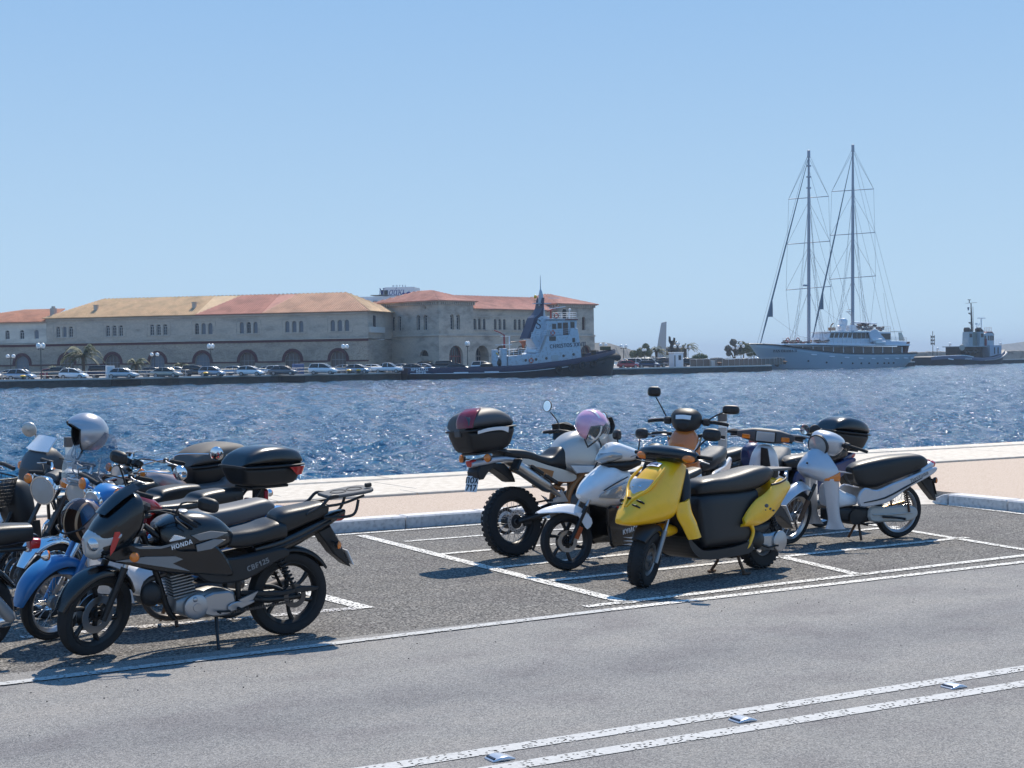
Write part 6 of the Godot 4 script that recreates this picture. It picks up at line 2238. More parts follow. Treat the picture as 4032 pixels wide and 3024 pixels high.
# turning of the front end about the steering head
func steered(head: Vector3, rake: float, ang: float) -> Transform3D:
	var axis := P3(-sin(rake), cos(rake), 0)
	return TR(head) * Transform3D(Basis(axis, ang), Vector3.ZERO) * TR(-head)
func put(o: Node3D, xf: Transform3D) -> Node3D:
	o.transform = xf * o.transform
	return o
func wheel(root: Node3D, called: String, at: Vector3, R: float, w: float, rim_r: float, style: String, xf := Transform3D(), rim_m: Material = null, disc := 0.0, tread := 0) -> Node3D:
	var n := Node3D.new()
	n.name = called
	root.add_child(n, true)
	n.transform = xf * TR(at)
	var h := w * 0.5
	var s := Shape.new()
	s.lathe([[-h * 0.55, rim_r - 0.005], [-h * 0.8, rim_r + 0.008], [-h, lerpf(rim_r, R, 0.45)], [-h * 0.93, lerpf(rim_r, R, 0.75)], [-h * 0.6, R - 0.012], [-h * 0.25, R - 0.002], [0, R], [h * 0.25, R - 0.002], [h * 0.6, R - 0.012], [h * 0.93, lerpf(rim_r, R, 0.75)], [h, lerpf(rim_r, R, 0.45)], [h * 0.8, rim_r + 0.008], [h * 0.55, rim_r - 0.005]], Vector3.ZERO, P3(0, 0, 1), 44)
	# tread blocks around the shoulder
	var nb := tread
	for k in nb:
		var a := TAU * k / nb
		for e in [-1.0, 1.0]:
			var b := Basis(P3(0, 0, 1), a)
			s.box(b * P3(R - 0.012, 0, e * h * 0.60), P3(0.016, TAU * R / nb * 0.55, h * 0.40), 0.0, b * Basis(P3(1, 0, 0), e * 0.3))
	part("tyre", s, M.rubber, n)
	if rim_m == null:
		rim_m = M.frame_black
	s = Shape.new()
	var rh := h * 0.62
	s.lathe([[-rh, rim_r + 0.006], [-rh - 0.003, rim_r - 0.004], [-rh + 0.004, rim_r - 0.014], [-rh * 0.4, rim_r - 0.028], [rh * 0.4, rim_r - 0.028], [rh - 0.004, rim_r - 0.014], [rh + 0.003, rim_r - 0.004], [rh, rim_r + 0.006], [rh * 0.5, rim_r - 0.012], [-rh * 0.5, rim_r - 0.012], [-rh, rim_r + 0.006]], Vector3.ZERO, P3(0, 0, 1), 44)
	part("rim", s, rim_m, n)
	s = Shape.new()
	s.lathe([[-h * 0.9, 0.012], [-h * 0.9, 0.03], [-h * 0.5, 0.032], [-h * 0.45, 0.05], [h * 0.45, 0.05], [h * 0.5, 0.032], [h * 0.9, 0.03], [h * 0.9, 0.012]], Vector3.ZERO, P3(0, 0, 1), 18)
	part("hub", s, M.cast_grey if style == "wire" else rim_m, n)
	if style == "wire":
		s = Shape.new()
		for k in 32:
			var a := TAU * k / 32
			var e := 1.0 if k % 2 == 0 else -1.0
			var a2 := a + (0.5 if k % 4 < 2 else -0.5)
			s.tube([P3(cos(a2) * 0.046, sin(a2) * 0.046, e * h * 0.42), P3(cos(a) * (rim_r - 0.02), sin(a) * (rim_r - 0.02), e * 0.006)], 0.0022, 4, 1, false)
		part("spoke_lacing", s, M.steel, n)
	else:
		var cnt := int(style)
		for k in cnt:
			s = Shape.new()
			var a := TAU * k / cnt + 0.3
			var d := P3(cos(a), sin(a), 0)
			var o := P3(-sin(a), cos(a), 0)
			s.tube([d * 0.035, d * (rim_r * 0.55) + o * 0.018, d * (rim_r - 0.018) + o * 0.006], [0.020, 0.015, 0.021], 8, 4)
			part("spoke", s, rim_m, n)
	if disc > 0.0:
		s = Shape.new()
		for e in ([-1.0, 1.0] if disc > 0.001 else [-1.0]):
			s.lathe([[e * (h * 0.62) - 0.002, disc * 0.62], [e * (h * 0.62) - 0.002, disc], [e * (h * 0.62) + 0.002, disc], [e * (h * 0.62) + 0.002, disc * 0.62], [e * (h * 0.62) - 0.002, disc * 0.62]], Vector3.ZERO, P3(0, 0, 1), 32)
		part("brake_disc", s, M.steel, n)
	return n
# mudguard arching over a wheel from angle a0 to a1 (degrees, 90 is straight up)
func mudguard(root: Node3D, c: Vector3, r: float, a0: float, a1: float, w: float, m: Material, xf := Transform3D(), drop := 0.45, tip := 0.6, called := "mudguard") -> MeshInstance3D:
	var rows := []
	var n := 7
	for j in n:
		var q := float(j) / (n - 1)
		var a := deg_to_rad(lerpf(a0, a1, q))
		var d := P3(cos(a), sin(a), 0)
		var ww := w * (1.0 - (1.0 - tip) * pow(absf(q - 0.5) * 2.0, 3.0))
		rows.append([c + d * (r - ww * drop) + P3(0, 0, -ww), c + d * (r - ww * drop * 0.25) + P3(0, 0, -ww * 0.82), c + d * r, c + d * (r - ww * drop * 0.25) + P3(0, 0, ww * 0.82), c + d * (r - ww * drop) + P3(0, 0, ww)])
	var s := Shape.new()
	s.sheet(rows, 0.006, 3)
	var o := part(called, s, m, root)
	put(o, xf)
	return o
func rear_mirror(root: Node3D, pts: Array, c: Vector3, size: Vector2, yaw: float, m: Material, xf := Transform3D(), round_head := false, stem_m: Material = null) -> void:
	var s := Shape.new()
	s.tube(pts, 0.007, 7, 3)
	var st := part("mirror_stem", s, stem_m if stem_m else m, root)
	put(st, xf)
	s = Shape.new()
	var b := Basis(Vector3.UP, yaw)
	if round_head:
		s.lathe([[-0.028, 0.005], [-0.022, size.x * 0.35], [-0.008, size.x * 0.49], [0.004, size.x * 0.5], [0.004, size.x * 0.46], [0.001, 0.004]], c, b * P3(-1, 0.1, 0), 22)
	else:
		s.x = Transform3D(b, c)
		s.loft([[0.030, size.y * 0.22, 0.030, -size.y * 0.2, size.x * 0.2, size.x * 0.22], [0.018, size.y * 0.42, 0.018, -size.y * 0.4, size.x * 0.40, size.x * 0.42], [0.0, size.y * 0.5, 0.0, -size.y * 0.48, size.x * 0.46, size.x * 0.5], [-0.012, size.y * 0.5, -0.012, -size.y * 0.48, size.x * 0.46, size.x * 0.5]], 3.0, 20, 3, 0.0, false)
	var o := part("mirror", s, m, root)
	put(o, xf)
	s = Shape.new()
	if round_head:
		s.lathe([[0.005, 0.001], [0.006, size.x * 0.45], [0.002, size.x * 0.45]], c, b * P3(-1, 0.1, 0), 22)
	else:
		s.x = Transform3D(b, c)
		s.loft([[-0.0125, size.y * 0.44, -0.0125, -size.y * 0.42, size.x * 0.41, size.x * 0.45], [-0.015, size.y * 0.44, -0.015, -size.y * 0.42, size.x * 0.41, size.x * 0.45]], 3.0, 20, 1, 0.0, false)
	part("mirror_glass", s, M.mirror_glass, o)
func turn_signal(root: Node3D, from: Vector3, c: Vector3, r: float, dir: Vector3, xf := Transform3D(), shell: Material = null) -> void:
	var s := Shape.new()
	s.tube([from, c], 0.008, 6)
	s.lathe([[-r * 1.1, r * 0.3], [-r * 0.6, r * 0.85], [0.0, r]], c, dir, 14)
	var o := part("turn_signal", s, shell if shell else M.black_plastic, root)
	put(o, xf)
	s = Shape.new()
	s.lathe([[0.0, r * 0.98], [r * 0.35, r * 0.85], [r * 0.55, r * 0.4], [r * 0.6, 0.001]], c, dir, 14)
	part("signal_lens", s, M.amber, o)
# bars from end to end with rubber grips and levers
func handlebar(root: Node3D, c: Vector3, half: float, rise: float, back: float, xf := Transform3D(), m: Material = null, lever_m: Material = null, droop := 0.02) -> void:
	var s := Shape.new()
	var pts := []
	for e in [-1.0, -0.55, -0.25, 0.0, 0.25, 0.55, 1.0]:
		var q := absf(e)
		pts.append(c + P3(-back * clampf((q - 0.25) / 0.5, 0, 1), rise * clampf(q / 0.5, 0, 1) - droop * maxf(0.0, q - 0.55) * 2.0, e * half))
	s.tube(pts, 0.011, 8, 3)
	put(part("handlebar", s, m if m else M.frame_black, root), xf)
	for e in [-1.0, 1.0]:
		var a: Vector3 = pts[0] if e < 0 else pts[6]
		var b: Vector3 = pts[1] if e < 0 else pts[5]
		var d := (a - b).normalized()
		s = Shape.new()
		s.tube([a - d * 0.12, a + d * 0.008], 0.0175, 10)
		s.ball(a + d * 0.012, P3(0.013, 0.013, 0.013), 8, 6)
		put(part("grip", s, M.rubber, root), xf)
		s = Shape.new()
		s.tube([a - d * 0.135 + P3(0.03, 0.0, 0), a - d * 0.09 + P3(0.065, -0.006, 0), a + d * 0.0 + P3(0.06, -0.02, 0)], [0.009, 0.007, 0.006], 7, 3)
		put(part("lever", s, lever_m if lever_m else M.alloy, root), xf)
		s = Shape.new()
		s.box(a - d * 0.155, P3(0.04, 0.038, 0.05), 0.008)
		put(part("switch_block", s, M.black_plastic, root), xf)
func fork_legs(root: Node3D, top: Vector3, axle: Vector3, half: float, xf: Transform3D, upper: Material, lower: Material, r := 0.019, split := 0.45) -> void:
	for e in [-1.0, 1.0]:
		var z := P3(0, 0, e * half)
		var s := Shape.new()
		s.tube([top + z, top.lerp(axle, split) + z], r * 0.85, 10)
		var o := part("fork_leg", s, upper, root)
		put(o, xf)
		s = Shape.new()
		s.tube([top.lerp(axle, split - 0.03) + z, top.lerp(axle, split) + z, axle + z + (axle - top).normalized() * 0.02], [r * 1.2, r * 1.15, r], 10)
		part("fork_slider", s, lower, o)
func round_headlight(root: Node3D, c: Vector3, r: float, dir: Vector3, shell: Material, xf := Transform3D(), depth := 1.5) -> void:
	var s := Shape.new()
	s.lathe([[-r * depth, r * 0.08], [-r * depth * 0.93, r * 0.35], [-r * depth * 0.6, r * 0.78], [-r * 0.3, r * 0.98], [0.0, r * 1.04], [0.012, r * 1.04], [0.014, r * 0.94]], c, dir, 26, 50.0)
	var o := part("headlight", s, shell, root)
	put(o, xf)
	s = Shape.new()
	s.lathe([[0.012, r * 0.95], [r * 0.14, r * 0.75], [r * 0.22, r * 0.4], [r * 0.25, 0.001]], c, dir, 24)
	part("headlight_lens", s, M.lens, o)
func coil_shock(root: Node3D, a: Vector3, b: Vector3, r: float, m: Material) -> void:
	var s := Shape.new()
	s.tube([a, b], r * 0.42, 8)
	var p := []
	var d := (b - a)
	var u := d.normalized().cross(P3(0, 0, 1)).normalized()
	for k in 57:
		var w := k / 56.0
		var t := TAU * 7.0 * w
		p.append(a + d * lerpf(0.08, 0.72, w) + u * cos(t) * r + P3(0, 0, sin(t) * r))
	s.tube(p, r * 0.22, 5)
	part("shock_absorber", s, m, root)
# luggage box: tub and lid meeting at a seam
func luggage(called: String, label: String, rear: Vector2, front: Vector2, c: Vector3, L: float, H: float, W: float, lid_m: Material, tub_m: Material, lean := 0.0, tilt := 0.0, ex := 3.2) -> Node3D:
	var o := machine(called, label, "top box", rear, front, lean, "luggage boxes on the machines")
	o.transform = o.transform * Transform3D(Basis(P3(0, 0, 1), tilt), c)
	var s := Shape.new()
	var l := L * 0.5
	var w := W * 0.5
	s.loft([[-l * 0.98, 0.0, -l * 0.82, -H * 0.46, w * 0.72, w * 0.5], [-l * 0.9, 0.0, -l * 0.75, -H * 0.5, w * 0.88, w * 0.62], [-l * 0.4, 0, -l * 0.35, -H * 0.52, w, w * 0.72], [l * 0.45, 0, l * 0.4, -H * 0.52, w * 0.98, w * 0.7], [l * 0.92, 0, l * 0.74, -H * 0.48, w * 0.84, w * 0.58], [l, 0, l * 0.86, -H * 0.42, w * 0.68, w * 0.46]], 4.5, 28, 3)
	part("tub", s, tub_m, o)
	s = Shape.new()
	s.loft([[-l * 0.92, H * 0.30, -l * 1.0, 0.004, w * 0.55, w * 0.74], [-l * 0.80, H * 0.40, -l * 0.93, 0.004, w * 0.70, w * 0.90], [-l * 0.3, H * 0.49, -l * 0.4, 0.004, w * 0.80, w * 1.02], [l * 0.3, H * 0.48, l * 0.45, 0.004, w * 0.79, w * 1.0], [l * 0.72, H * 0.36, l * 0.95, 0.004, w * 0.66, w * 0.86], [l * 0.86, H * 0.24, l * 1.02, 0.004, w * 0.5, w * 0.7]], ex, 28, 3)
	part("lid", s, lid_m, o)
	s = Shape.new()
	s.loft([[-l * 1.01, 0.012, -l * 1.01, -0.012, w * 0.75, w * 0.75], [-l * 0.93, 0.012, -l * 0.93, -0.012, w * 0.92, w * 0.92], [-l * 0.4, 0.012, -l * 0.4, -0.012, w * 1.03, w * 1.03], [l * 0.45, 0.012, l * 0.45, -0.012, w * 1.015, w * 1.015], [l * 0.95, 0.012, l * 0.95, -0.012, w * 0.88, w * 0.88], [l * 1.03, 0.012, l * 1.03, -0.012, w * 0.71, w * 0.71]], 4.0, 28, 3)
	part("seam_band", s, M.black_plastic, o)
	s = Shape.new()
	s.box(P3(-l * 0.98, -0.02, 0), P3(0.03, 0.07, 0.09), 0.008)
	part("latch", s, M.grey_plastic, o)
	s = Shape.new()
	s.box(P3(0, -H * 0.54, 0), P3(L * 0.62, 0.025, W * 0.55), 0.008)
	part("base_plate", s, M.black_plastic, o)
	return o
# open faced helmet: shell with a face opening, lining inside
func helmet(label: String, at: Vector3, facing: Basis, r: float, shell: Material, lining: Material, visor: Material, band: Material = null) -> Node3D:
	var o := thing("helmet", label, "helmet", at, 0.0, "helmets hung on the machines")
	o.basis = facing
	for layer in 2:
		var q := r if layer == 0 else r * 0.93
		var rows := []
		for j in 15:
			var a := PI * 0.80 * j / 14
			var row := PackedVector3Array()
			for k in 29:
				# the opening faces +x: the sheet runs round the back
				var open := 0.0 if a < 0.95 else lerpf(0.0, 1.12, smoothstep(0.95, 1.35, a))
				var b := lerpf(open, TAU - open, k / 28.0)
				row.append(P3(sin(a) * cos(b) * q * 1.12, cos(a) * q, sin(a) * sin(b) * q * 0.96))
			rows.append(row)
		var s := Shape.new()
		s.grid(rows, false, false, false, false, false)
		part("shell" if layer == 0 else "lining", s, shell if layer == 0 else lining, o)
	var s2 := Shape.new()
	var edge := []
	for k in 9:
		var a := lerpf(1.0, PI * 0.80, k / 8.0)
		var open := lerpf(0.0, 1.12, smoothstep(0.95, 1.35, a))
		edge.append(P3(sin(a) * cos(open) * r * 1.12, cos(a) * r, sin(a) * sin(open) * r * 0.96))
	var all := edge.duplicate()
	all.reverse()
	for q in edge:
		all.append(P3(q.x, q.y, -q.z))
	s2.tube(all, r * 0.035, 6)
	part("edge_trim", s2, M.black_plastic, o)
	if visor:
		var rows := []
		for j in 6:
			var a := lerpf(0.85, 1.95, j / 5.0)
			var row := PackedVector3Array()
			for k in 13:
				var b := lerpf(-1.25, 1.25, k / 12.0)
				row.append(P3(sin(a) * cos(b) * r * 1.2, cos(a) * r * 1.05, sin(a) * sin(b) * r * 1.02))
			rows.append(row)
		var s3 := Shape.new()
		s3.grid(rows, false, false, false, false, false)
		part("visor", s3, visor, o)
	if band:
		for e in [-1.0, 1.0]:
			var s4 := Shape.new()
			s4.x = Transform3D(Basis(P3(0, 0, 1), 0.5), Vector3.ZERO)
			s4.lathe([[e * r * 0.30, sqrt(0.91) * r * 1.03], [e * r * 0.42, r * 0.93]], Vector3.ZERO, P3(0, 0, 1), 30)
			part("stripe", s4, band, o)
	s2 = Shape.new()
	s2.tube([P3(0.05, -r * 0.75, r * 0.8), P3(0.08, -r * 1.15, r * 0.5), P3(0.05, -r * 1.3, 0), P3(0.05, -r * 0.8, -r * 0.8)], 0.008, 6, 4)
	part("chin_strap", s2, M.black_plastic, o)
	return o
func build_black_bike() -> void:
	var t := machine("sport_motorcycle", "black small sport motorcycle with half fairing and bare luggage rack, nearest at the left", "motorcycle", Vector2(3.91, -10.33), Vector2(2.40, -10.21), 0.07)
	var F := steered(P3(1.14, 0.92, 0), 0.44, 0.42)
	var s: Shape
	wheel(t, "rear_wheel", P3(0, 0.302, 0), 0.302, 0.115, 0.222, "6", Transform3D(), M.frame_black, 0.0)
	wheel(t, "front_wheel", P3(1.38, 0.292, 0), 0.292, 0.095, 0.222, "6", F, M.frame_black, 0.13)
	mudguard(t, P3(1.38, 0.292, 0), 0.325, 15, 160, 0.075, M.black_gloss, F, 0.7)
	fork_legs(t, P3(1.13, 0.90, 0), P3(1.38, 0.29, 0), 0.092, F, M.steel, M.frame_black, 0.021, 0.5)
	s = Shape.new()
	s.box(P3(1.15, 0.84, 0), P3(0.09, 0.04, 0.24), 0.012)
	s.box(P3(1.11, 0.95, 0), P3(0.09, 0.03, 0.22), 0.012)
	put(part("triple_clamp", s, M.black_plastic, t), F)
	# nose fairing with its lamp and screen
	s = Shape.new()
	s.loft([[1.45, 0.83, 1.43, 0.69, 0.05, 0.055], [1.39, 0.92, 1.36, 0.665, 0.11, 0.115], [1.29, 1.01, 1.25, 0.70, 0.145, 0.15], [1.18, 1.09, 1.13, 0.79, 0.14, 0.15], [1.12, 1.08, 1.09, 0.90, 0.115, 0.13]], 2.5, 24, 4)
	part("nose_fairing", s, M.black_gloss, t)
	s = Shape.new()
	s.sheet([[P3(1.36, 0.96, -0.09), P3(1.385, 0.965, 0), P3(1.36, 0.96, 0.09)], [P3(1.24, 1.06, -0.105), P3(1.27, 1.08, 0), P3(1.24, 1.06, 0.105)], [P3(1.12, 1.12, -0.08), P3(1.14, 1.15, 0), P3(1.12, 1.12, 0.08)]], 0.004, 4)
	part("windscreen", s, M.black_gloss, t)
	s = Shape.new()
	s.loft([[1.468, 0.82, 1.455, 0.68, 0.04, 0.035], [1.42, 0.865, 1.395, 0.655, 0.105, 0.08], [1.34, 0.87, 1.33, 0.70, 0.142, 0.12], [1.26, 0.86, 1.27, 0.80, 0.155, 0.15]], 2.4, 22, 4)
	var hl := part("headlight", s, M.lens, t)
	s = Shape.new()
	for e in [-1.0, 1.0]:
		s.ball(P3(1.415, 0.77, e * 0.055), P3(0.05, 0.05, 0.045), 12, 8)
	part("reflector", s, M.reflector, hl)
	for e in [-1.0, 1.0]:
		s = Shape.new()
		s.slab(V2([1.34, 0.855, 1.29, 0.855, 1.34, 0.74, 1.37, 0.70, 1.37, 0.75]), 0.0, 0.006, 0.0)
		var rl := part("side_lamp_edge", s, M.red_lens, t)
		rl.transform = TR(P3(-0.03, 0.0, e * 0.146))
		# side cowl under the tank, pointed to the front
		var tw := Transform3D(Basis(Vector3.UP, e * 0.10), P3(0, 0, e * 0.235))
		s = Shape.new()
		s.slab(V2([1.37, 0.70, 1.20, 0.765, 1.03, 0.735, 0.88, 0.745, 0.74, 0.775, 0.60, 0.70, 0.52, 0.585, 0.50, 0.50, 0.66, 0.515, 0.85, 0.535, 1.03, 0.565, 1.21, 0.62, 1.33, 0.655]), -0.045, 0.0, 0.014, 3)
		var cw := part("side_cowl", s, M.black_gloss, t)
		cw.transform = tw * TR(P3(0, 0, 0.0 if e > 0 else 0.045))
		var pr := 0.006 if e > 0 else -0.053
		s = Shape.new()
		s.slab(V2([1.30, 0.655, 1.10, 0.672, 0.90, 0.662, 0.85, 0.64, 0.92, 0.615, 0.80, 0.555, 1.00, 0.60, 1.18, 0.64]), pr - 0.004, pr + 0.004)
		part("stripe", s, M.stripe_grey, cw)
		s = Shape.new()
		s.slab(V2([1.18, 0.745, 1.0, 0.735, 0.84, 0.765, 0.86, 0.748, 1.0, 0.72, 1.14, 0.727]), pr - 0.004, pr + 0.004)
		part("stripe", s, M.stripe_grey, cw)
		turn_signal(t, P3(1.18, 0.70, e * 0.16), P3(1.21, 0.695, e * 0.235), 0.034, P3(0.7, 0, e * 0.7))
		# side panel below the seat
		s = Shape.new()
		s.slab(V2([0.78, 0.63, 0.60, 0.62, 0.47, 0.615, 0.30, 0.63, 0.10, 0.655, 0.06, 0.60, 0.18, 0.55, 0.38, 0.455, 0.62, 0.45, 0.74, 0.52]), -0.02, 0.02, 0.012, 3)
		var sp := part("side_panel", s, M.black_plastic, t)
		sp.position.z = e * 0.135
		text_part("CBF125", 0.036, M.stripe_grey, sp, Transform3D(Basis(Vector3.UP, PI if e < 0 else 0.0) * Basis(P3(0, 0, 1), 0.32 if e < 0 else -0.32), P3(0.30, 0.555, e * 0.0225)), "Droid Sans", true)
	# tank
	s = Shape.new()
	s.loft([[0.98, 0.86, 0.96, 0.72, 0.07, 0.10], [0.90, 0.905, 0.90, 0.66, 0.125, 0.17], [0.80, 0.935, 0.80, 0.645, 0.145, 0.195], [0.67, 0.925, 0.66, 0.64, 0.15, 0.195], [0.55, 0.88, 0.53, 0.66, 0.125, 0.15], [0.46, 0.80, 0.45, 0.69, 0.085, 0.10]], 2.7, 28, 5)
	var tank := part("fuel_tank", s, M.black_gloss, t)
	s = Shape.new()
	s.lathe([[-0.01, 0.045], [0.006, 0.045], [0.012, 0.036], [0.012, 0.001]], P3(0.80, 0.936, 0), P3(0.05, 1, 0), 18)
	part("filler_cap", s, M.alloy, tank)
	for e in [-1.0, 1.0]:
		text_part("HONDA", 0.030, M.white_flat, tank, Transform3D(Basis(Vector3.UP, PI if e < 0 else 0.0) * Basis(P3(0, 0, 1), 0.22 if e < 0 else -0.22), P3(0.87, 0.745, e * 0.193)), "Droid Sans", true)
		s = Shape.new()
		for j in 5:
			s.slab(V2([0.845 + j * 0.012, 0.785 + j * 0.004, 0.95 - j * 0.006, 0.772 + j * 0.009, 0.955 - j * 0.008, 0.777 + j * 0.009, 0.845 + j * 0.012, 0.792 + j * 0.004]), e * 0.19 - 0.004, e * 0.19 + 0.004)
		part("wing_emblem", s, M.white_flat, tank)
	for e in [-1.0, 1.0]:
		s = Shape.new()
		s.slab(V2([0.80, 0.80, 0.66, 0.82, 0.54, 0.80, 0.62, 0.77, 0.74, 0.76]), e * 0.183 - 0.006, e * 0.183 + 0.006, 0.002)
		part("stripe", s, M.stripe_grey, tank)
		s = Shape.new()
		s.slab(V2([0.77, 0.735, 0.64, 0.765, 0.56, 0.755, 0.66, 0.70, 0.76, 0.69]), e * 0.195 - 0.006, e * 0.195 + 0.006, 0.002)
		part("stripe", s, M.stripe_grey, tank)
	# seats
	s = Shape.new()
	s.loft([[0.49, 0.775, 0.49, 0.67, 0.085, 0.11], [0.40, 0.79, 0.38, 0.66, 0.125, 0.14], [0.27, 0.81, 0.25, 0.68, 0.15, 0.155], [0.15, 0.842, 0.13, 0.70, 0.155, 0.155], [0.08, 0.835, 0.07, 0.71, 0.14, 0.145]], 3.2, 26, 4)
	part("rider_seat", s, M.vinyl, t)
	s = Shape.new()
	s.loft([[0.13, 0.87, 0.11, 0.73, 0.10, 0.12], [0.08, 0.905, 0.06, 0.74, 0.125, 0.13], [-0.08, 0.925, -0.09, 0.79, 0.12, 0.12], [-0.22, 0.942, -0.22, 0.83, 0.10, 0.105], [-0.28, 0.925, -0.27, 0.85, 0.08, 0.085]], 3.4, 26, 4)
	part("pillion_seat", s, M.vinyl, t)
	s = Shape.new()
	s.loft([[0.30, 0.68, 0.28, 0.60, 0.11, 0.10], [0.10, 0.73, 0.06, 0.61, 0.12, 0.105], [-0.15, 0.81, -0.18, 0.70, 0.10, 0.085], [-0.34, 0.86, -0.34, 0.78, 0.065, 0.05], [-0.44, 0.87, -0.43, 0.82, 0.03, 0.03]], 2.8, 22, 4)
	part("tail_fairing", s, M.black_gloss, t)
	s = Shape.new()
	s.loft([[-0.36, 0.845, -0.36, 0.79, 0.05, 0.045], [-0.42, 0.84, -0.40, 0.79, 0.045, 0.04], [-0.45, 0.825, -0.42, 0.80, 0.03, 0.03]], 3.0, 16, 3)
	part("taillight", s, M.red_lens, t)
	# rack plate and its tubes
	s = Shape.new()
	s.x = Transform3D(Basis(P3(0, 0, 1), -0.10) * Basis(P3(1, 0, 0), PI / 2.0), P3(-0.46, 0.995, 0))
	s.slab(V2([0.16, -0.11, 0.19, -0.06, 0.19, 0.06, 0.16, 0.11, -0.08, 0.13, -0.17, 0.09, -0.19, 0.0, -0.17, -0.09, -0.08, -0.13]), -0.012, 0.012, 0.006, 2)
	var rk := part("rack_plate", s, M.grey_plastic, t)
	s = Shape.new()
	for q in [0.07, -0.06]:
		s.x = Transform3D(Basis(P3(0, 0, 1), -0.10), P3(-0.46, 0.995, 0)) * TR(P3(q, 0.013, 0))
		s.lathe([[0.0, 0.060], [0.003, 0.060], [0.003, 0.054], [0.0, 0.054]], Vector3.ZERO, Vector3.UP, 24)
	s.box(P3(-0.09, 0.02, -0.05), P3(0.05, 0.03, 0.03), 0.006)
	part("plate_ring", s, M.black_plastic, rk)
	for e in [-1.0, 1.0]:
		s = Shape.new()
		var z: float = e * 0.115
		s.tube([P3(-0.08, 0.87, z), P3(-0.20, 0.925, z), P3(-0.27, 0.985, z), P3(-0.34, 0.985, z * 0.9)], 0.012, 8, 4)
		s.tube([P3(-0.20, 0.92, z), P3(-0.36, 0.93, z), P3(-0.55, 0.975, z * 0.8)], 0.010, 8, 4)
		s.tube([P3(-0.22, 0.84, z), P3(-0.40, 0.835, z), P3(-0.47, 0.86, z), P3(-0.50, 0.95, z * 0.9)], 0.011, 8, 4)
		part("rack_tube", s, M.frame_black, t)
	# tail mudguard with plate hanger
	s = Shape.new()
	s.slab(V2([-0.20, 0.73, -0.30, 0.77, -0.37, 0.66, -0.45, 0.50, -0.47, 0.455, -0.44, 0.47, -0.33, 0.56, -0.27, 0.64]), -0.07, 0.07, 0.01)
	part("tail_guard", s, M.black_plastic, t)
	for e in [-1.0, 1.0]:
		turn_signal(t, P3(-0.31, 0.66, e * 0.06), P3(-0.33, 0.64, e * 0.14), 0.03, P3(-0.7, 0, e * 0.7))
	s = Shape.new()
	s.box(P3(-0.455, 0.53, 0), P3(0.006, 0.12, 0.17), 0.0, Basis(P3(0, 0, 1), -0.45))
	part("number_plate", s, M.white_flat, t)
	# inner guard over the rear wheel, swingarm, chain case, shocks
	mudguard(t, P3(0, 0.302, 0), 0.335, 70, 150, 0.075, M.black_plastic, Transform3D(), 0.4, 0.8, "inner_mudguard")
	s = Shape.new()
	for e in [-1.0, 1.0]:
		s.tube([P3(0.42, 0.33, e * 0.10), P3(0.2, 0.29, e * 0.105), P3(-0.05, 0.295, e * 0.10)], [0.028, 0.024, 0.022], 8, 2)
	part("swingarm", s, M.frame_black, t)
	s = Shape.new()
	s.slab(V2([0.40, 0.38, 0.10, 0.345, -0.05, 0.37, -0.18, 0.35, -0.14, 0.325, 0.0, 0.325, 0.1, 0.315, 0.38, 0.34]), -0.135, -0.115, 0.006, 2)
	part("chain_guard", s, M.black_plastic, t)
	s = Shape.new()
	for k in 26:
		s.box(P3(lerpf(0.46, 0.02, k / 25.0), lerpf(0.235, 0.265, k / 25.0), -0.125), P3(0.012, 0.016, 0.012))
	s.lathe([[-0.004, 0.05], [-0.004, 0.085], [0.004, 0.085], [0.004, 0.05]], P3(0, 0.302, -0.12), P3(0, 0, 1), 26)
	part("chain", s, M.dark_steel, t)
	for e in [-1.0, 1.0]:
		coil_shock(t, P3(0.14, 0.60, e * 0.125), P3(-0.02, 0.31, e * 0.125), 0.028, M.frame_black)
	# engine: finned barrel, crankcase, covers
	for k in 8:
		s = Shape.new()
		s.box(P3(0.80 + k * 0.004, 0.375 + k * 0.021, 0), P3(0.16, 0.010, 0.18), 0.002, Basis(P3(0, 0, 1), -0.15))
		part("cooling_fin", s, M.cast_grey, t)
	s = Shape.new()
	s.box(P3(0.815, 0.45, 0), P3(0.12, 0.22, 0.13), 0.01, Basis(P3(0, 0, 1), -0.15))
	s.box(P3(0.83, 0.565, 0), P3(0.15, 0.05, 0.15), 0.015)
	part("cylinder", s, M.dark_steel, t)
	s = Shape.new()
	s.loft([[0.86, 0.36, 0.86, 0.25, 0.09, 0.09], [0.74, 0.40, 0.74, 0.205, 0.12, 0.12], [0.58, 0.41, 0.58, 0.20, 0.12, 0.12], [0.44, 0.37, 0.44, 0.22, 0.10, 0.10]], 3.2, 20, 3)
	part("crankcase", s, M.cast_grey, t)
	s = Shape.new()
	s.lathe([[0.0, 0.085], [0.03, 0.085], [0.04, 0.07], [0.042, 0.03], [0.046, 0.028], [0.046, 0.001]], P3(0.74, 0.30, -0.115), P3(0, 0, -1), 28)
	s.slab(V2([0.68, 0.37, 0.55, 0.39, 0.47, 0.37, 0.46, 0.25, 0.55, 0.22, 0.68, 0.24]), -0.15, -0.11, 0.012, 2)
	s.ball(P3(0.755, 0.355, -0.155), P3(0.018, 0.018, 0.012), 10, 6)
	part("engine_cover", s, M.alloy, t)
	s = Shape.new()
	s.slab(V2([0.52, 0.29, 0.50, 0.25, 0.36, 0.285, 0.33, 0.31, 0.46, 0.315]), -0.172, -0.155, 0.005, 2)
	s.slab(V2([0.45, 0.325, 0.30, 0.375, 0.34, 0.315, 0.41, 0.30]), -0.172, -0.155, 0.005)
	part("foot_plate", s, M.alloy, t)
	s = Shape.new()
	s.tube([P3(0.45, 0.27, -0.16), P3(0.45, 0.27, -0.25)], 0.011, 7)
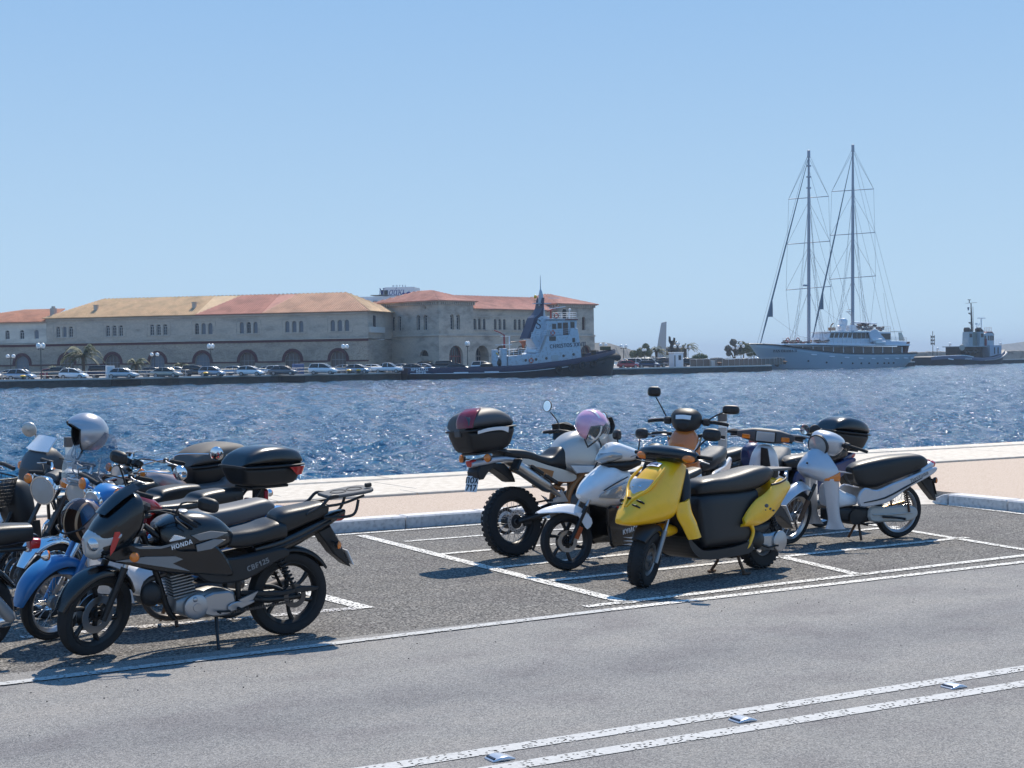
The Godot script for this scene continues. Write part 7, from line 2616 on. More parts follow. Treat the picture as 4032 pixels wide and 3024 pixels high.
	s.tube([P3(0.30, 0.33, -0.15), P3(0.30, 0.33, -0.23)], 0.010, 7)
	s.tube([P3(0.50, 0.25, -0.165), P3(0.60, 0.26, -0.17), P3(0.60, 0.26, -0.22)], 0.007, 6)
	part("foot_peg", s, M.rubber, t)
	# frame, exhaust, horn, underside
	s = Shape.new()
	s.tube([P3(1.08, 0.84, 0), P3(0.98, 0.55, 0), P3(0.90, 0.30, 0), P3(0.84, 0.20, 0)], 0.022, 8, 4)
	for e in [-1.0, 1.0]:
		s.tube([P3(1.06, 0.86, 0.0), P3(0.80, 0.66, e * 0.10), P3(0.48, 0.58, e * 0.12), P3(0.42, 0.30, e * 0.11)], 0.02, 8, 4)
		s.tube([P3(0.48, 0.60, e * 0.115), P3(0.1, 0.66, e * 0.11), P3(-0.3, 0.80, e * 0.07)], 0.016, 8, 4)
	part("frame", s, M.frame_black, t)
	s = Shape.new()
	s.tube([P3(0.90, 0.52, 0.0), P3(1.03, 0.46, 0.03), P3(1.02, 0.30, 0.06), P3(0.86, 0.19, 0.10), P3(0.45, 0.19, 0.15)], 0.022, 8, 4)
	s.lathe([[-0.02, 0.025], [0.0, 0.055], [0.5, 0.06], [0.52, 0.03]], P3(0.42, 0.21, 0.17), P3(-1, 0.22, 0.06), 18)
	part("exhaust", s, M.dark_steel, t)
	s = Shape.new()
	s.ball(P3(1.03, 0.40, -0.06), P3(0.075, 0.085, 0.05), 16, 10)
	part("horn", s, M.black_plastic, t)
	s = Shape.new()
	s.tube([P3(0.58, 0.22, -0.10), P3(0.60, 0.10, -0.17), P3(0.615, 0.012, -0.235)], [0.014, 0.011, 0.011], 8)
	s.box(P3(0.62, 0.008, -0.245), P3(0.07, 0.012, 0.04), 0.004)
	part("side_stand", s, M.frame_black, t)
	# bars, mirrors, cables
	handlebar(t, P3(1.05, 0.955, 0), 0.33, 0.03, 0.16, F, null, M.black_plastic, 0.07)
	rear_mirror(t, [P3(0.99, 0.98, 0.22), P3(1.02, 1.10, 0.25), P3(1.05, 1.20, 0.28)], P3(1.05, 1.245, 0.29), Vector2(0.15, 0.09), 0.1, M.black_plastic, F)
	rear_mirror(t, [P3(0.97, 0.98, -0.22), P3(0.95, 1.06, -0.25), P3(0.86, 1.07, -0.30)], P3(0.80, 1.05, -0.34), Vector2(0.16, 0.10), 0.35, M.black_plastic, F)
	s = Shape.new()
	for q in [[-0.25, -0.05], [-0.24, -0.02], [0.25, 0.05]]:
		s.tube([P3(0.98, 0.98, q[0]), P3(1.10, 1.0, q[0] * 0.6), P3(1.14, 0.90, q[1]), P3(1.05, 0.72, q[1])], 0.005, 5, 5)
	put(part("cable", s, M.rubber, t), F)
	s = Shape.new()
	s.box(P3(1.10, 1.0, 0), P3(0.07, 0.07, 0.20), 0.02, Basis(P3(0, 0, 1), 0.4))
	put(part("instrument_panel", s, M.black_plastic, t), F)
func build_yellow() -> void:
	var t := machine("yellow_scooter", "yellow scooter with black seat on its centre stand, in front of the others", "scooter", Vector2(8.78, -11.13), Vector2(7.22, -10.76), 0.0)
	var F := steered(P3(1.22, 0.98, 0), 0.40, 0.12)
	var s: Shape
	var Y: Material = M.yellow_paint
	wheel(t, "rear_wheel", P3(-0.0, 0.255, 0), 0.255, 0.135, 0.135, "5", Transform3D(), M.cast_grey, 0.0, 30)
	wheel(t, "front_wheel", P3(1.555, 0.245, 0), 0.245, 0.15, 0.14, "5", steered(P3(1.22, 0.98, 0), 0.40, 0.42), M.cast_grey, 0.10, 30)
	var F2 := steered(P3(1.22, 0.98, 0), 0.40, 0.42)
	fork_legs(t, P3(1.36, 0.62, 0), P3(1.555, 0.245, 0), 0.105, F2, M.steel, M.cast_grey, 0.02, 0.4)
	mudguard(t, P3(1.555, 0.245, 0), 0.30, 40, 160, 0.085, M.black_plastic, F2, 0.6, 0.7, "inner_mudguard")
	s = Shape.new()
	s.loft([[1.40, 0.50, 1.40, 0.42, 0.08, 0.07], [1.30, 0.52, 1.28, 0.40, 0.09, 0.08], [1.22, 0.5, 1.2, 0.42, 0.08, 0.08]], 2.4, 16, 3)
	part("inner_guard_flap", s, Y, t)
	# front shield and beak: sections across, from beak tip up to the neck
	s = Shape.new()
	var st := [
		[1.860, 0.600, 1.845, 0.555, 0.035, 0.05],
		[1.80, 0.665, 1.77, 0.535, 0.085, 0.10],
		[1.73, 0.735, 1.67, 0.530, 0.125, 0.145],
		[1.66, 0.810, 1.54, 0.530, 0.150, 0.185],
		[1.60, 0.875, 1.41, 0.540, 0.165, 0.215],
		[1.535, 0.935, 1.30, 0.575, 0.165, 0.225],
		[1.47, 0.985, 1.24, 0.68, 0.155, 0.210],
		[1.40, 1.020, 1.18, 0.80, 0.140, 0.185],
		[1.32, 1.045, 1.13, 0.91, 0.125, 0.160],
		[1.25, 1.055, 1.10, 0.985, 0.110, 0.135]]
	s.loft(st, 2.6, 30, 4)
	var sh := part("front_shield", s, Y, t)
	# legs of the shield sweeping down to the floor
	for e in [-1.0, 1.0]:
		s = Shape.new()
		s.sheet([[P3(1.32, 0.70, e * 0.17), P3(1.25, 0.71, e * 0.205), P3(1.19, 0.73, e * 0.19)], [P3(1.33, 0.59, e * 0.175), P3(1.25, 0.60, e * 0.222), P3(1.18, 0.62, e * 0.205)], [P3(1.27, 0.49, e * 0.185), P3(1.20, 0.50, e * 0.228), P3(1.13, 0.52, e * 0.215)], [P3(1.205, 0.385, e * 0.19), P3(1.14, 0.39, e * 0.226), P3(1.07, 0.395, e * 0.215)]], 0.016, 5)
		part("shield_leg", s, Y, t)
	# headlight window let into the shield
	s = Shape.new()
	s.sheet([[P3(1.645, 0.79, -0.055), P3(1.668, 0.795, 0), P3(1.645, 0.79, 0.055)], [P3(1.615, 0.83, -0.098), P3(1.645, 0.838, 0), P3(1.615, 0.83, 0.098)], [P3(1.575, 0.88, -0.120), P3(1.612, 0.888, 0), P3(1.575, 0.88, 0.120)], [P3(1.55, 0.905, -0.122), P3(1.585, 0.915, 0), P3(1.55, 0.905, 0.122)]], 0.012, 5)
	var lw := part("headlight", s, M.lens, t)
	s = Shape.new()
	s.box(P3(1.618, 0.862, 0), P3(0.02, 0.05, 0.10), 0.006, Basis(P3(0, 0, 1), 0.85))
	part("reflector", s, M.reflector, lw)
	# raised nose ridge and vents
	for e in [-1.0, 1.0]:
		s = Shape.new()
		s.tube([P3(1.775, 0.695, e * 0.008), P3(1.72, 0.752, e * 0.03), P3(1.655, 0.80, e * 0.085), P3(1.60, 0.845, e * 0.125), P3(1.53, 0.92, e * 0.145), P3(1.42, 1.0, e * 0.13)], [0.006, 0.012, 0.014, 0.014, 0.013, 0.010], 8, 4)
		part("shield_ridge", s, Y, sh)
		for q in [[1.700, 0.735, 0.105, 0.012], [1.735, 0.70, 0.088, 0.012]]:
			s = Shape.new()
			s.ball(P3(q[0], q[1], e * q[2]), P3(0.020, 0.020, 0.042), 10, 6, Basis(P3(0, 0, 1), 0.75) * Basis(P3(0, 1, 0), -e * 0.55) * Basis.from_scale(P3(1, 0.45, 1)))
			part("vent", s, M.frame_black, sh)
	s = Shape.new()
	s.ball(P3(1.712, 0.757, 0), P3(0.02, 0.02, 0.032), 10, 6, Basis(P3(0, 0, 1), 0.75) * Basis.from_scale(P3(1.4, 0.4, 1)))
	part("vent", s, M.frame_black, sh)
	s = Shape.new()
	s.sheet([[P3(1.432, 1.012, -0.07), P3(1.443, 1.018, 0.0), P3(1.432, 1.012, 0.07)], [P3(1.375, 1.036, -0.06), P3(1.385, 1.044, 0.0), P3(1.375, 1.036, 0.06)]], 0.003, 4)
	var stk := part("sticker", s, M.sticker, sh)
	s = Shape.new()
	s.box(P3(1.412, 1.033, 0), P3(0.03, 0.004, 0.09), 0.0, Basis(P3(0, 0, 1), -0.42))
	part("sticker_print", s, M.navy_paint, stk)
	# inner leg guard, floor and tunnel
	s = Shape.new()
	s.loft([[1.20, 0.98, 1.08, 0.97, 0.10, 0.12], [1.22, 0.82, 1.10, 0.84, 0.15, 0.17], [1.24, 0.66, 1.14, 0.68, 0.19, 0.20], [1.22, 0.52, 1.12, 0.52, 0.20, 0.20], [1.14, 0.40, 1.02, 0.36, 0.20, 0.19]], 3.5, 22, 4)
	part("inner_shield", s, M.black_plastic, t)
	s = Shape.new()
	s.slab(V2([1.20, 0.40, 1.08, 0.31, 0.96, 0.265, 0.60, 0.265, 0.36, 0.29, 0.36, 0.20, 0.60, 0.185, 0.92, 0.185, 1.08, 0.225, 1.18, 0.32]), -0.195, 0.195, 0.02, 3)
	part("floor_board", s, M.black_plastic, t)
	s = Shape.new()
	s.loft([[0.94, 0.72, 0.92, 0.27, 0.12, 0.17], [0.86, 0.745, 0.82, 0.27, 0.155, 0.19], [0.65, 0.75, 0.6, 0.27, 0.17, 0.195], [0.40, 0.75, 0.36, 0.27, 0.17, 0.185], [0.2, 0.75, 0.25, 0.42, 0.16, 0.165]], 5.0, 26, 4)
	part("seat_base", s, M.black_plastic, t)
	# seat: one long cushion rising to the back
	s = Shape.new()
	s.loft([[0.945, 0.80, 0.925, 0.735, 0.06, 0.08], [0.90, 0.85, 0.89, 0.73, 0.11, 0.125], [0.80, 0.875, 0.80, 0.73, 0.145, 0.155], [0.62, 0.882, 0.62, 0.725, 0.165, 0.17], [0.42, 0.905, 0.42, 0.72, 0.17, 0.175], [0.20, 0.935, 0.22, 0.73, 0.165, 0.17], [0.02, 0.94, 0.06, 0.77, 0.15, 0.155], [-0.08, 0.90, -0.03, 0.82, 0.12, 0.12]], 3.4, 28, 5)
	part("seat", s, M.vinyl, t)
	# rear body panels
	for e in [-1.0, 1.0]:
		s = Shape.new()
		var zz := func(u: float) -> float: return e * (0.222 - maxf(0.0, 0.1 - u) * 0.22 - maxf(0.0, u - 0.35) * 0.10)
		var top := [[0.47, 0.50], [0.40, 0.58], [0.30, 0.655], [0.18, 0.70], [0.10, 0.745], [0.0, 0.79], [-0.12, 0.82], [-0.24, 0.79]]
		var low := [[0.50, 0.435], [0.38, 0.43], [0.27, 0.43], [0.15, 0.455], [0.06, 0.485], [-0.04, 0.53], [-0.14, 0.60], [-0.25, 0.69]]
		var rows := []
		for j in 8:
			var a := P3(top[j][0], top[j][1], zz.call(top[j][0]))
			var b := P3(low[j][0], low[j][1], zz.call(low[j][0]) - e * 0.01)
			rows.append([a - P3(0, 0.0, e * 0.025), a.lerp(b, 0.12), a.lerp(b, 0.5) + P3(0, 0, e * 0.022), a.lerp(b, 0.88), b - P3(0, 0, e * 0.03)])
		s.sheet(rows, 0.012, 4)
		var pan := part("side_panel", s, Y, t)
		s = Shape.new()
		s.tube([P3(0.36, 0.44, e * 0.19), P3(0.33, 0.37, e * 0.19), P3(0.38, 0.27, e * 0.185), P3(0.43, 0.225, e * 0.18)], [0.022, 0.016, 0.017, 0.012], 8, 4)
		part("panel_tail", s, Y, pan)
		s = Shape.new()
		for q in [[0.20, 0.60, 0.03], [0.15, 0.57, 0.02], [0.10, 0.55, 0.014], [0.22, 0.565, 0.012]]:
			s.ball(P3(q[0], q[1], e * 0.240), P3(q[2], q[2] * 0.6, 0.012), 8, 6)
		part("scuff", s, M.grey_plastic, pan)
		# grab rail
		s = Shape.new()
		s.tube([P3(0.06, 0.775, e * 0.19), P3(-0.06, 0.79, e * 0.195), P3(-0.19, 0.82, e * 0.16), P3(-0.20, 0.85, e * 0.08)], 0.011, 8, 4)
		part("grab_rail", s, M.frame_black, t)
	s = Shape.new()
	s.loft([[-0.02, 0.84, 0.0, 0.60, 0.14, 0.15], [-0.16, 0.82, -0.12, 0.66, 0.13, 0.13], [-0.245, 0.77, -0.22, 0.70, 0.10, 0.10]], 3.2, 20, 3)
	part("tail_cowl", s, Y, t)
	s = Shape.new()
	s.loft([[-0.22, 0.785, -0.20, 0.685, 0.15, 0.14], [-0.265, 0.76, -0.255, 0.70, 0.13, 0.12], [-0.28, 0.745, -0.275, 0.715, 0.10, 0.10]], 3.0, 20, 3)
	part("taillight", s, mat(lin(0.70, 0.10, 0.02), 0.15, 0.0, 0.6), t)
	s = Shape.new()
	s.x = Transform3D(Basis(P3(1, 0, 0), PI / 2.0), P3(-0.18, 0.895, 0))
	s.slab(V2([0.16, -0.09, 0.16, 0.09, -0.06, 0.13, -0.16, 0.11, -0.16, -0.11, -0.06, -0.13]), -0.012, 0.012, 0.005)
	part("rear_rack", s, M.grey_plastic, t)
	s = Shape.new()
	s.box(P3(-0.15, 0.85, 0), P3(0.16, 0.07, 0.10), 0.01)
	part("rack_bracket", s, M.frame_black, t)
	# handlebar cover, signals, mirror
	s = Shape.new()
	s.x = Transform3D(Basis(Vector3.UP, PI / 2.0), P3(1.235, 1.10, 0))
	s.loft([[-0.30, 0.025, -0.30, -0.035, 0.03, 0.03], [-0.24, 0.055, -0.24, -0.055, 0.065, 0.06], [-0.10, 0.075, -0.10, -0.065, 0.095, 0.085], [0.10, 0.075, 0.10, -0.065, 0.095, 0.085], [0.24, 0.055, 0.24, -0.055, 0.065, 0.06], [0.30, 0.025, 0.30, -0.035, 0.03, 0.03]], 2.5, 22, 4)
	put(part("handlebar_cover", s, M.black_gloss, t), F)
	for e in [-1.0, 1.0]:
		s = Shape.new()
		s.ball(P3(1.275, 1.085, e * 0.235), P3(0.05, 0.036, 0.062), 14, 9)
		put(part("turn_signal", s, M.amber, t), F)
		s = Shape.new()
		s.tube([P3(1.19, 1.10, e * 0.27), P3(1.16, 1.09, e * 0.40)], 0.018, 10)
		put(part("grip", s, M.rubber, t), F)
		s = Shape.new()
		s.tube([P3(1.22, 1.09, e * 0.27), P3(1.25, 1.075, e * 0.33), P3(1.22, 1.05, e * 0.41)], [0.009, 0.007, 0.006], 7, 3)
		put(part("brake_lever", s, M.alloy, t), F)
	rear_mirror(t, [P3(1.20, 1.14, -0.24), P3(1.17, 1.22, -0.30), P3(1.15, 1.25, -0.33)], P3(1.14, 1.29, -0.37), Vector2(0.17, 0.11), 0.2, M.black_plastic, F)
	# power unit and kick lever
	s = Shape.new()
	s.slab(V2([0.36, 0.29, 0.20, 0.335, 0.02, 0.33, -0.08, 0.34, -0.16, 0.30, -0.18, 0.235, -0.12, 0.17, 0.0, 0.18, 0.15, 0.205, 0.36, 0.21]), -0.155, -0.085, 0.02, 2)
	part("drive_cover", s, M.alloy, t)
	s = Shape.new()
	s.lathe([[0, 0.095], [0.02, 0.095], [0.03, 0.08], [0.034, 0.001]], P3(-0.085, 0.255, -0.15), P3(0, 0, -1), 28)
	part("drum_cover", s, M.alloy, t)
	s = Shape.new()
	s.lathe([[0, 0.05], [0.03, 0.05], [0.03, 0.035], [0.01, 0.03]], P3(0.38, 0.235, -0.14), P3(0, 0, -1), 22)
	part("pivot_boss", s, M.alloy, t)
	s = Shape.new()
	s.ball(P3(0.22, 0.29, -0.13), P3(0.10, 0.085, 0.06), 16, 10)
	s.loft([[0.42, 0.42, 0.42, 0.20, 0.12, 0.10], [0.2, 0.44, 0.2, 0.22, 0.13, 0.10], [0.0, 0.44, 0.02, 0.32, 0.12, 0.10], [-0.12, 0.50, -0.1, 0.38, 0.08, 0.08]], 3.0, 18, 3)
	part("engine", s, M.black_plastic, t)
	s = Shape.new()
	s.tube([P3(0.20, 0.255, -0.17), P3(0.10, 0.215, -0.185), P3(0.04, 0.225, -0.19), P3(0.02, 0.23, -0.23)], [0.012, 0.011, 0.011, 0.010], 8, 2)
	part("kick_lever", s, M.frame_black, t)
	s = Shape.new()
	s.slab(V2([0.0, 0.52, -0.16, 0.60, -0.30, 0.52, -0.42, 0.35, -0.40, 0.34, -0.22, 0.46, -0.05, 0.46]), -0.065, 0.065, 0.01, 2)
	part("tail_guard", s, M.black_plastic, t)
	s = Shape.new()
	s.box(P3(-0.36, 0.48, 0), P3(0.006, 0.17, 0.13), 0.0, Basis(P3(0, 0, 1), -0.55))
	part("number_plate", s, M.white_flat, t)
	coil_shock(t, P3(-0.02, 0.56, -0.10), P3(-0.10, 0.32, -0.11), 0.03, M.frame_black)
	for e in [-1.0, 1.0]:
		s = Shape.new()
		s.tube([P3(0.46, 0.22, e * 0.10), P3(0.44, 0.10, e * 0.13), P3(0.42 if e < 0 else 0.50, 0.012, e * 0.16)], 0.014, 8)
		s.box(P3(0.40 if e < 0 else 0.48, 0.012, e * 0.165), P3(0.09, 0.02, 0.04), 0.006)
		part("stand_leg", s, M.rust, t)
	s = Shape.new()
	s.box(P3(0.45, 0.20, 0), P3(0.16, 0.10, 0.22), 0.015)
	part("stand_bracket", s, M.frame_black, t)
	s = Shape.new()
	s.tube([P3(0.5, 0.19, 0.12), P3(0.2, 0.17, 0.16), P3(0.12, 0.22, 0.17)], 0.02, 8, 3)
	s.lathe([[0, 0.03], [0.03, 0.055], [0.4, 0.06], [0.42, 0.03]], P3(0.14, 0.23, 0.17), P3(-1, 0.25, 0), 16)
	part("exhaust", s, M.dark_steel, t)
func build_kymco() -> void:
	var t := machine("white_moped", "white and black small motorcycle with split front lamp, left of the yellow scooter", "moped", Vector2(8.65, -12.35), Vector2(7.24, -12.02), 0.06)
	var F := steered(P3(1.0, 0.92, 0), 0.42, -0.30)
	var s: Shape
	var W: Material = M.white_paint
	wheel(t, "front_wheel", P3(1.41, 0.265, 0), 0.265, 0.085, 0.205, "6", F, M.frame_black, 0.10)
	wheel(t, "rear_wheel", P3(0.0, 0.265, 0), 0.265, 0.10, 0.205, "6", Transform3D(), M.frame_black)
	fork_legs(t, P3(1.10, 0.80, 0), P3(1.41, 0.265, 0), 0.085, F, M.steel, M.frame_black, 0.019, 0.45)
	s = Shape.new()
	s.box(P3(1.33, 0.34, -0.095), P3(0.05, 0.12, 0.012), 0.003, Basis(P3(0, 0, 1), 0.5))
	put(part("fork_reflector", s, mat(lin(0.40, 0.08, 0.02), 0.3), t), F)
	# front mudguard: beak with a drooping side
	s = Shape.new()
	s.sheet([[P3(1.70, 0.535, -0.03), P3(1.705, 0.545, 0), P3(1.70, 0.535, 0.03)], [P3(1.60, 0.535, -0.07), P3(1.61, 0.580, 0), P3(1.60, 0.535, 0.07)], [P3(1.44, 0.525, -0.085), P3(1.45, 0.602, 0), P3(1.44, 0.525, 0.085)], [P3(1.28, 0.47, -0.09), P3(1.29, 0.585, 0), P3(1.28, 0.47, 0.09)], [P3(1.20, 0.40, -0.088), P3(1.17, 0.50, 0), P3(1.20, 0.40, 0.088)]], 0.008, 5)
	var mg := put(part("front_mudguard", s, W, t), F)
	for e in [-1.0, 1.0]:
		s = Shape.new()
		s.slab(V2([1.36, 0.53, 1.22, 0.50, 1.18, 0.42, 1.235, 0.365, 1.28, 0.42, 1.33, 0.50]), e * 0.092 - 0.004, e * 0.092 + 0.004, 0.002, 2)
		part("mudguard_side", s, W, mg)
	# front shield
	s = Shape.new()
	s.loft([[1.31, 0.70, 1.29, 0.655, 0.03, 0.035], [1.23, 0.775, 1.20, 0.60, 0.10, 0.09], [1.13, 0.845, 1.08, 0.575, 0.15, 0.13], [1.03, 0.905, 0.96, 0.545, 0.17, 0.15], [0.94, 0.945, 0.86, 0.55, 0.165, 0.16], [0.84, 0.93, 0.78, 0.60, 0.14, 0.15], [0.74, 0.90, 0.72, 0.72, 0.12, 0.13]], 2.6, 26, 4)
	var sh := part("front_shield", s, W, t)
	for e in [-1.0, 1.0]:
		s = Shape.new()
		s.sheet([[P3(1.155, 0.665, e * 0.125), P3(1.145, 0.69, e * 0.13), P3(1.13, 0.705, e * 0.132)], [P3(1.03, 0.655, e * 0.172), P3(1.03, 0.70, e * 0.180), P3(1.02, 0.755, e * 0.176)], [P3(0.92, 0.66, e * 0.178), P3(0.91, 0.72, e * 0.185), P3(0.90, 0.78, e * 0.178)], [P3(0.80, 0.785, e * 0.160), P3(0.79, 0.792, e * 0.16), P3(0.78, 0.80, e * 0.155)]], 0.01, 5)
		var l := part("side_lamp", s, M.lens, sh)
		s = Shape.new()
		s.tube([P3(1.12, 0.73, e * 0.15), P3(1.0, 0.79, e * 0.178), P3(0.82, 0.84, e * 0.165)], 0.006, 6, 3)
		part("lamp_groove", s, M.black_plastic, sh)
		s = Shape.new()
		s.ball(P3(0.93, 0.72, e * 0.178), P3(0.035, 0.035, 0.014), 12, 8)
		part("lamp_reflector", s, M.reflector, sh)
		s = Shape.new()
		s.loft([[0.96, 0.575, 0.93, 0.545, 0.008, 0.008], [0.85, 0.60, 0.83, 0.565, 0.008, 0.008]], 3.0, 10, 2, e * 0.165)
		part("shield_reflector", s, M.red_lens, sh)
		s = Shape.new()
		s.slab(V2([1.05, 0.56, 0.99, 0.22, 0.90, 0.19, 0.62, 0.20, 0.58, 0.38, 0.80, 0.58, 0.92, 0.56]), e * 0.125 - 0.02, e * 0.125 + 0.02, 0.012, 2)
		var lp := part("lower_panel", s, M.black_gloss, t)
		text_part("KYMCO", 0.046, M.white_flat, lp, Transform3D(Basis(Vector3.UP, PI if e < 0 else 0.0) * Basis(P3(0, 0, 1), -0.14 * e), P3(0.74, 0.335, e * 0.148)), "Droid Sans", true)
		s = Shape.new()
		for j in 3:
			s.slab(V2([0.84, 0.275 - j * 0.035, 0.72, 0.265 - j * 0.03, 0.58, 0.305 - j * 0.03, 0.72, 0.25 - j * 0.03]), e * 0.147 - 0.002, e * 0.147 + 0.002)
		part("stripe", s, M.white_flat, lp)
	# handlebar head with its pointed lamp
	s = Shape.new()
	s.loft([[1.045, 1.00, 1.04, 0.975, 0.02, 0.02], [0.99, 1.09, 0.97, 0.965, 0.085, 0.07], [0.89, 1.155, 0.85, 0.96, 0.125, 0.11], [0.76, 1.12, 0.72, 0.96, 0.125, 0.12], [0.63, 1.07, 0.62, 0.99, 0.09, 0.09], [0.55, 1.03, 0.55, 1.01, 0.05, 0.05]], 2.4, 24, 4)
	var hd := put(part("handlebar_head", s, W, t), F)
	s = Shape.new()
	s.loft([[1.062, 0.995, 1.055, 0.978, 0.02, 0.02], [1.015, 1.055, 0.995, 0.962, 0.085, 0.07], [0.94, 1.085, 0.91, 0.965, 0.122, 0.105], [0.86, 1.06, 0.84, 0.985, 0.135, 0.125]], 2.3, 22, 4)
	part("headlight", s, M.lens, hd)
	s = Shape.new()
	s.ball(P3(0.98, 1.015, 0), P3(0.055, 0.05, 0.06), 12, 8)
	part("reflector", s, M.reflector, hd)
	s = Shape.new()
	s.loft([[0.98, 0.96, 0.95, 0.90, 0.08, 0.06], [0.80, 0.975, 0.78, 0.87, 0.11, 0.09], [0.62, 0.99, 0.62, 0.92, 0.09, 0.08]], 2.6, 18, 3)
	part("head_underside", s, M.black_plastic, hd)
	for e in [-1.0, 1.0]:
		s = Shape.new()
		s.tube([P3(0.68, 1.0, e * 0.10), P3(0.64, 0.99, e * 0.20), P3(0.58, 0.97, e * 0.34)], 0.017, 10, 2)
		put(part("grip", s, M.rubber, t), F)
		s = Shape.new()
		s.tube([P3(0.72, 0.98, e * 0.16), P3(0.72, 0.965, e * 0.26), P3(0.66, 0.95, e * 0.34)], 0.007, 7, 2)
		put(part("brake_lever", s, M.black_plastic, t), F)
	rear_mirror(t, [P3(0.70, 1.05, -0.16), P3(0.69, 1.11, -0.17), P3(0.68, 1.17, -0.17)], P3(0.67, 1.22, -0.19), Vector2(0.155, 0.10), 0.25, M.black_plastic, F)
	rear_mirror(t, [P3(0.70, 1.05, 0.16), P3(0.69, 1.12, 0.20), P3(0.68, 1.18, 0.24)], P3(0.67, 1.22, 0.26), Vector2(0.155, 0.10), -0.1, M.black_plastic, F)
	# body behind: spine, seat, tail, engine
	s = Shape.new()
	s.loft([[0.86, 0.72, 0.84, 0.50, 0.10, 0.11], [0.60, 0.55, 0.58, 0.36, 0.11, 0.12], [0.40, 0.66, 0.38, 0.42, 0.12, 0.13], [0.1, 0.72, 0.1, 0.52, 0.13, 0.12], [-0.35, 0.80, -0.34, 0.70, 0.07, 0.06]], 2.8, 20, 4)
	part("body_shell", s, W, t)
	s = Shape.new()
	s.tube([P3(0.83, 0.70, -0.10), P3(0.68, 0.60, -0.125), P3(0.52, 0.50, -0.125)], 0.022, 8, 3)
	part("leg_tube", s, M.black_gloss, t)
	s = Shape.new()
	s.loft([[0.46, 0.70, 0.46, 0.64, 0.09, 0.1], [0.30, 0.76, 0.28, 0.67, 0.13, 0.13], [0.0, 0.80, 0.0, 0.70, 0.135, 0.135], [-0.32, 0.85, -0.32, 0.78, 0.09, 0.09]], 3.2, 22, 4)
	part("seat", s, M.vinyl, t)
	s = Shape.new()
	s.loft([[0.62, 0.36, 0.62, 0.20, 0.10, 0.10], [0.45, 0.38, 0.45, 0.19, 0.11, 0.11], [0.28, 0.34, 0.28, 0.22, 0.09, 0.09]], 3.0, 18, 3)
	s.box(P3(0.68, 0.30, 0), P3(0.16, 0.12, 0.13), 0.01)
	part("engine", s, M.cast_grey, t)
	s = Shape.new()
	for e in [-1.0, 1.0]:
		s.tube([P3(0.36, 0.30, e * 0.09), P3(-0.02, 0.265, e * 0.09)], 0.018, 7)
		s.tube([P3(-0.08, 0.66, e * 0.10), P3(-0.02, 0.27, e * 0.10)], 0.022, 7)
	part("swingarm", s, M.frame_black, t)
	s = Shape.new()
	s.tube([P3(0.40, 0.20, -0.1), P3(0.42, 0.02, -0.22)], 0.012, 7)
	part("side_stand", s, M.frame_black, t)
	var up := t.transform
	helmet("pink and white open face helmet with clear visor hanging on the white moped mirror", up * P3(0.985, 1.30, 0.16), Basis.looking_at(P3(-0.35, 0.42, -0.80)) * Basis(Vector3.UP, PI / 2.0) * Basis(Vector3.UP, PI), 0.150, mat(lin(0.74, 0.40, 0.54), 0.2, 0.0, 0.8), M.frame_black, M.clear_glass, M.white_paint)
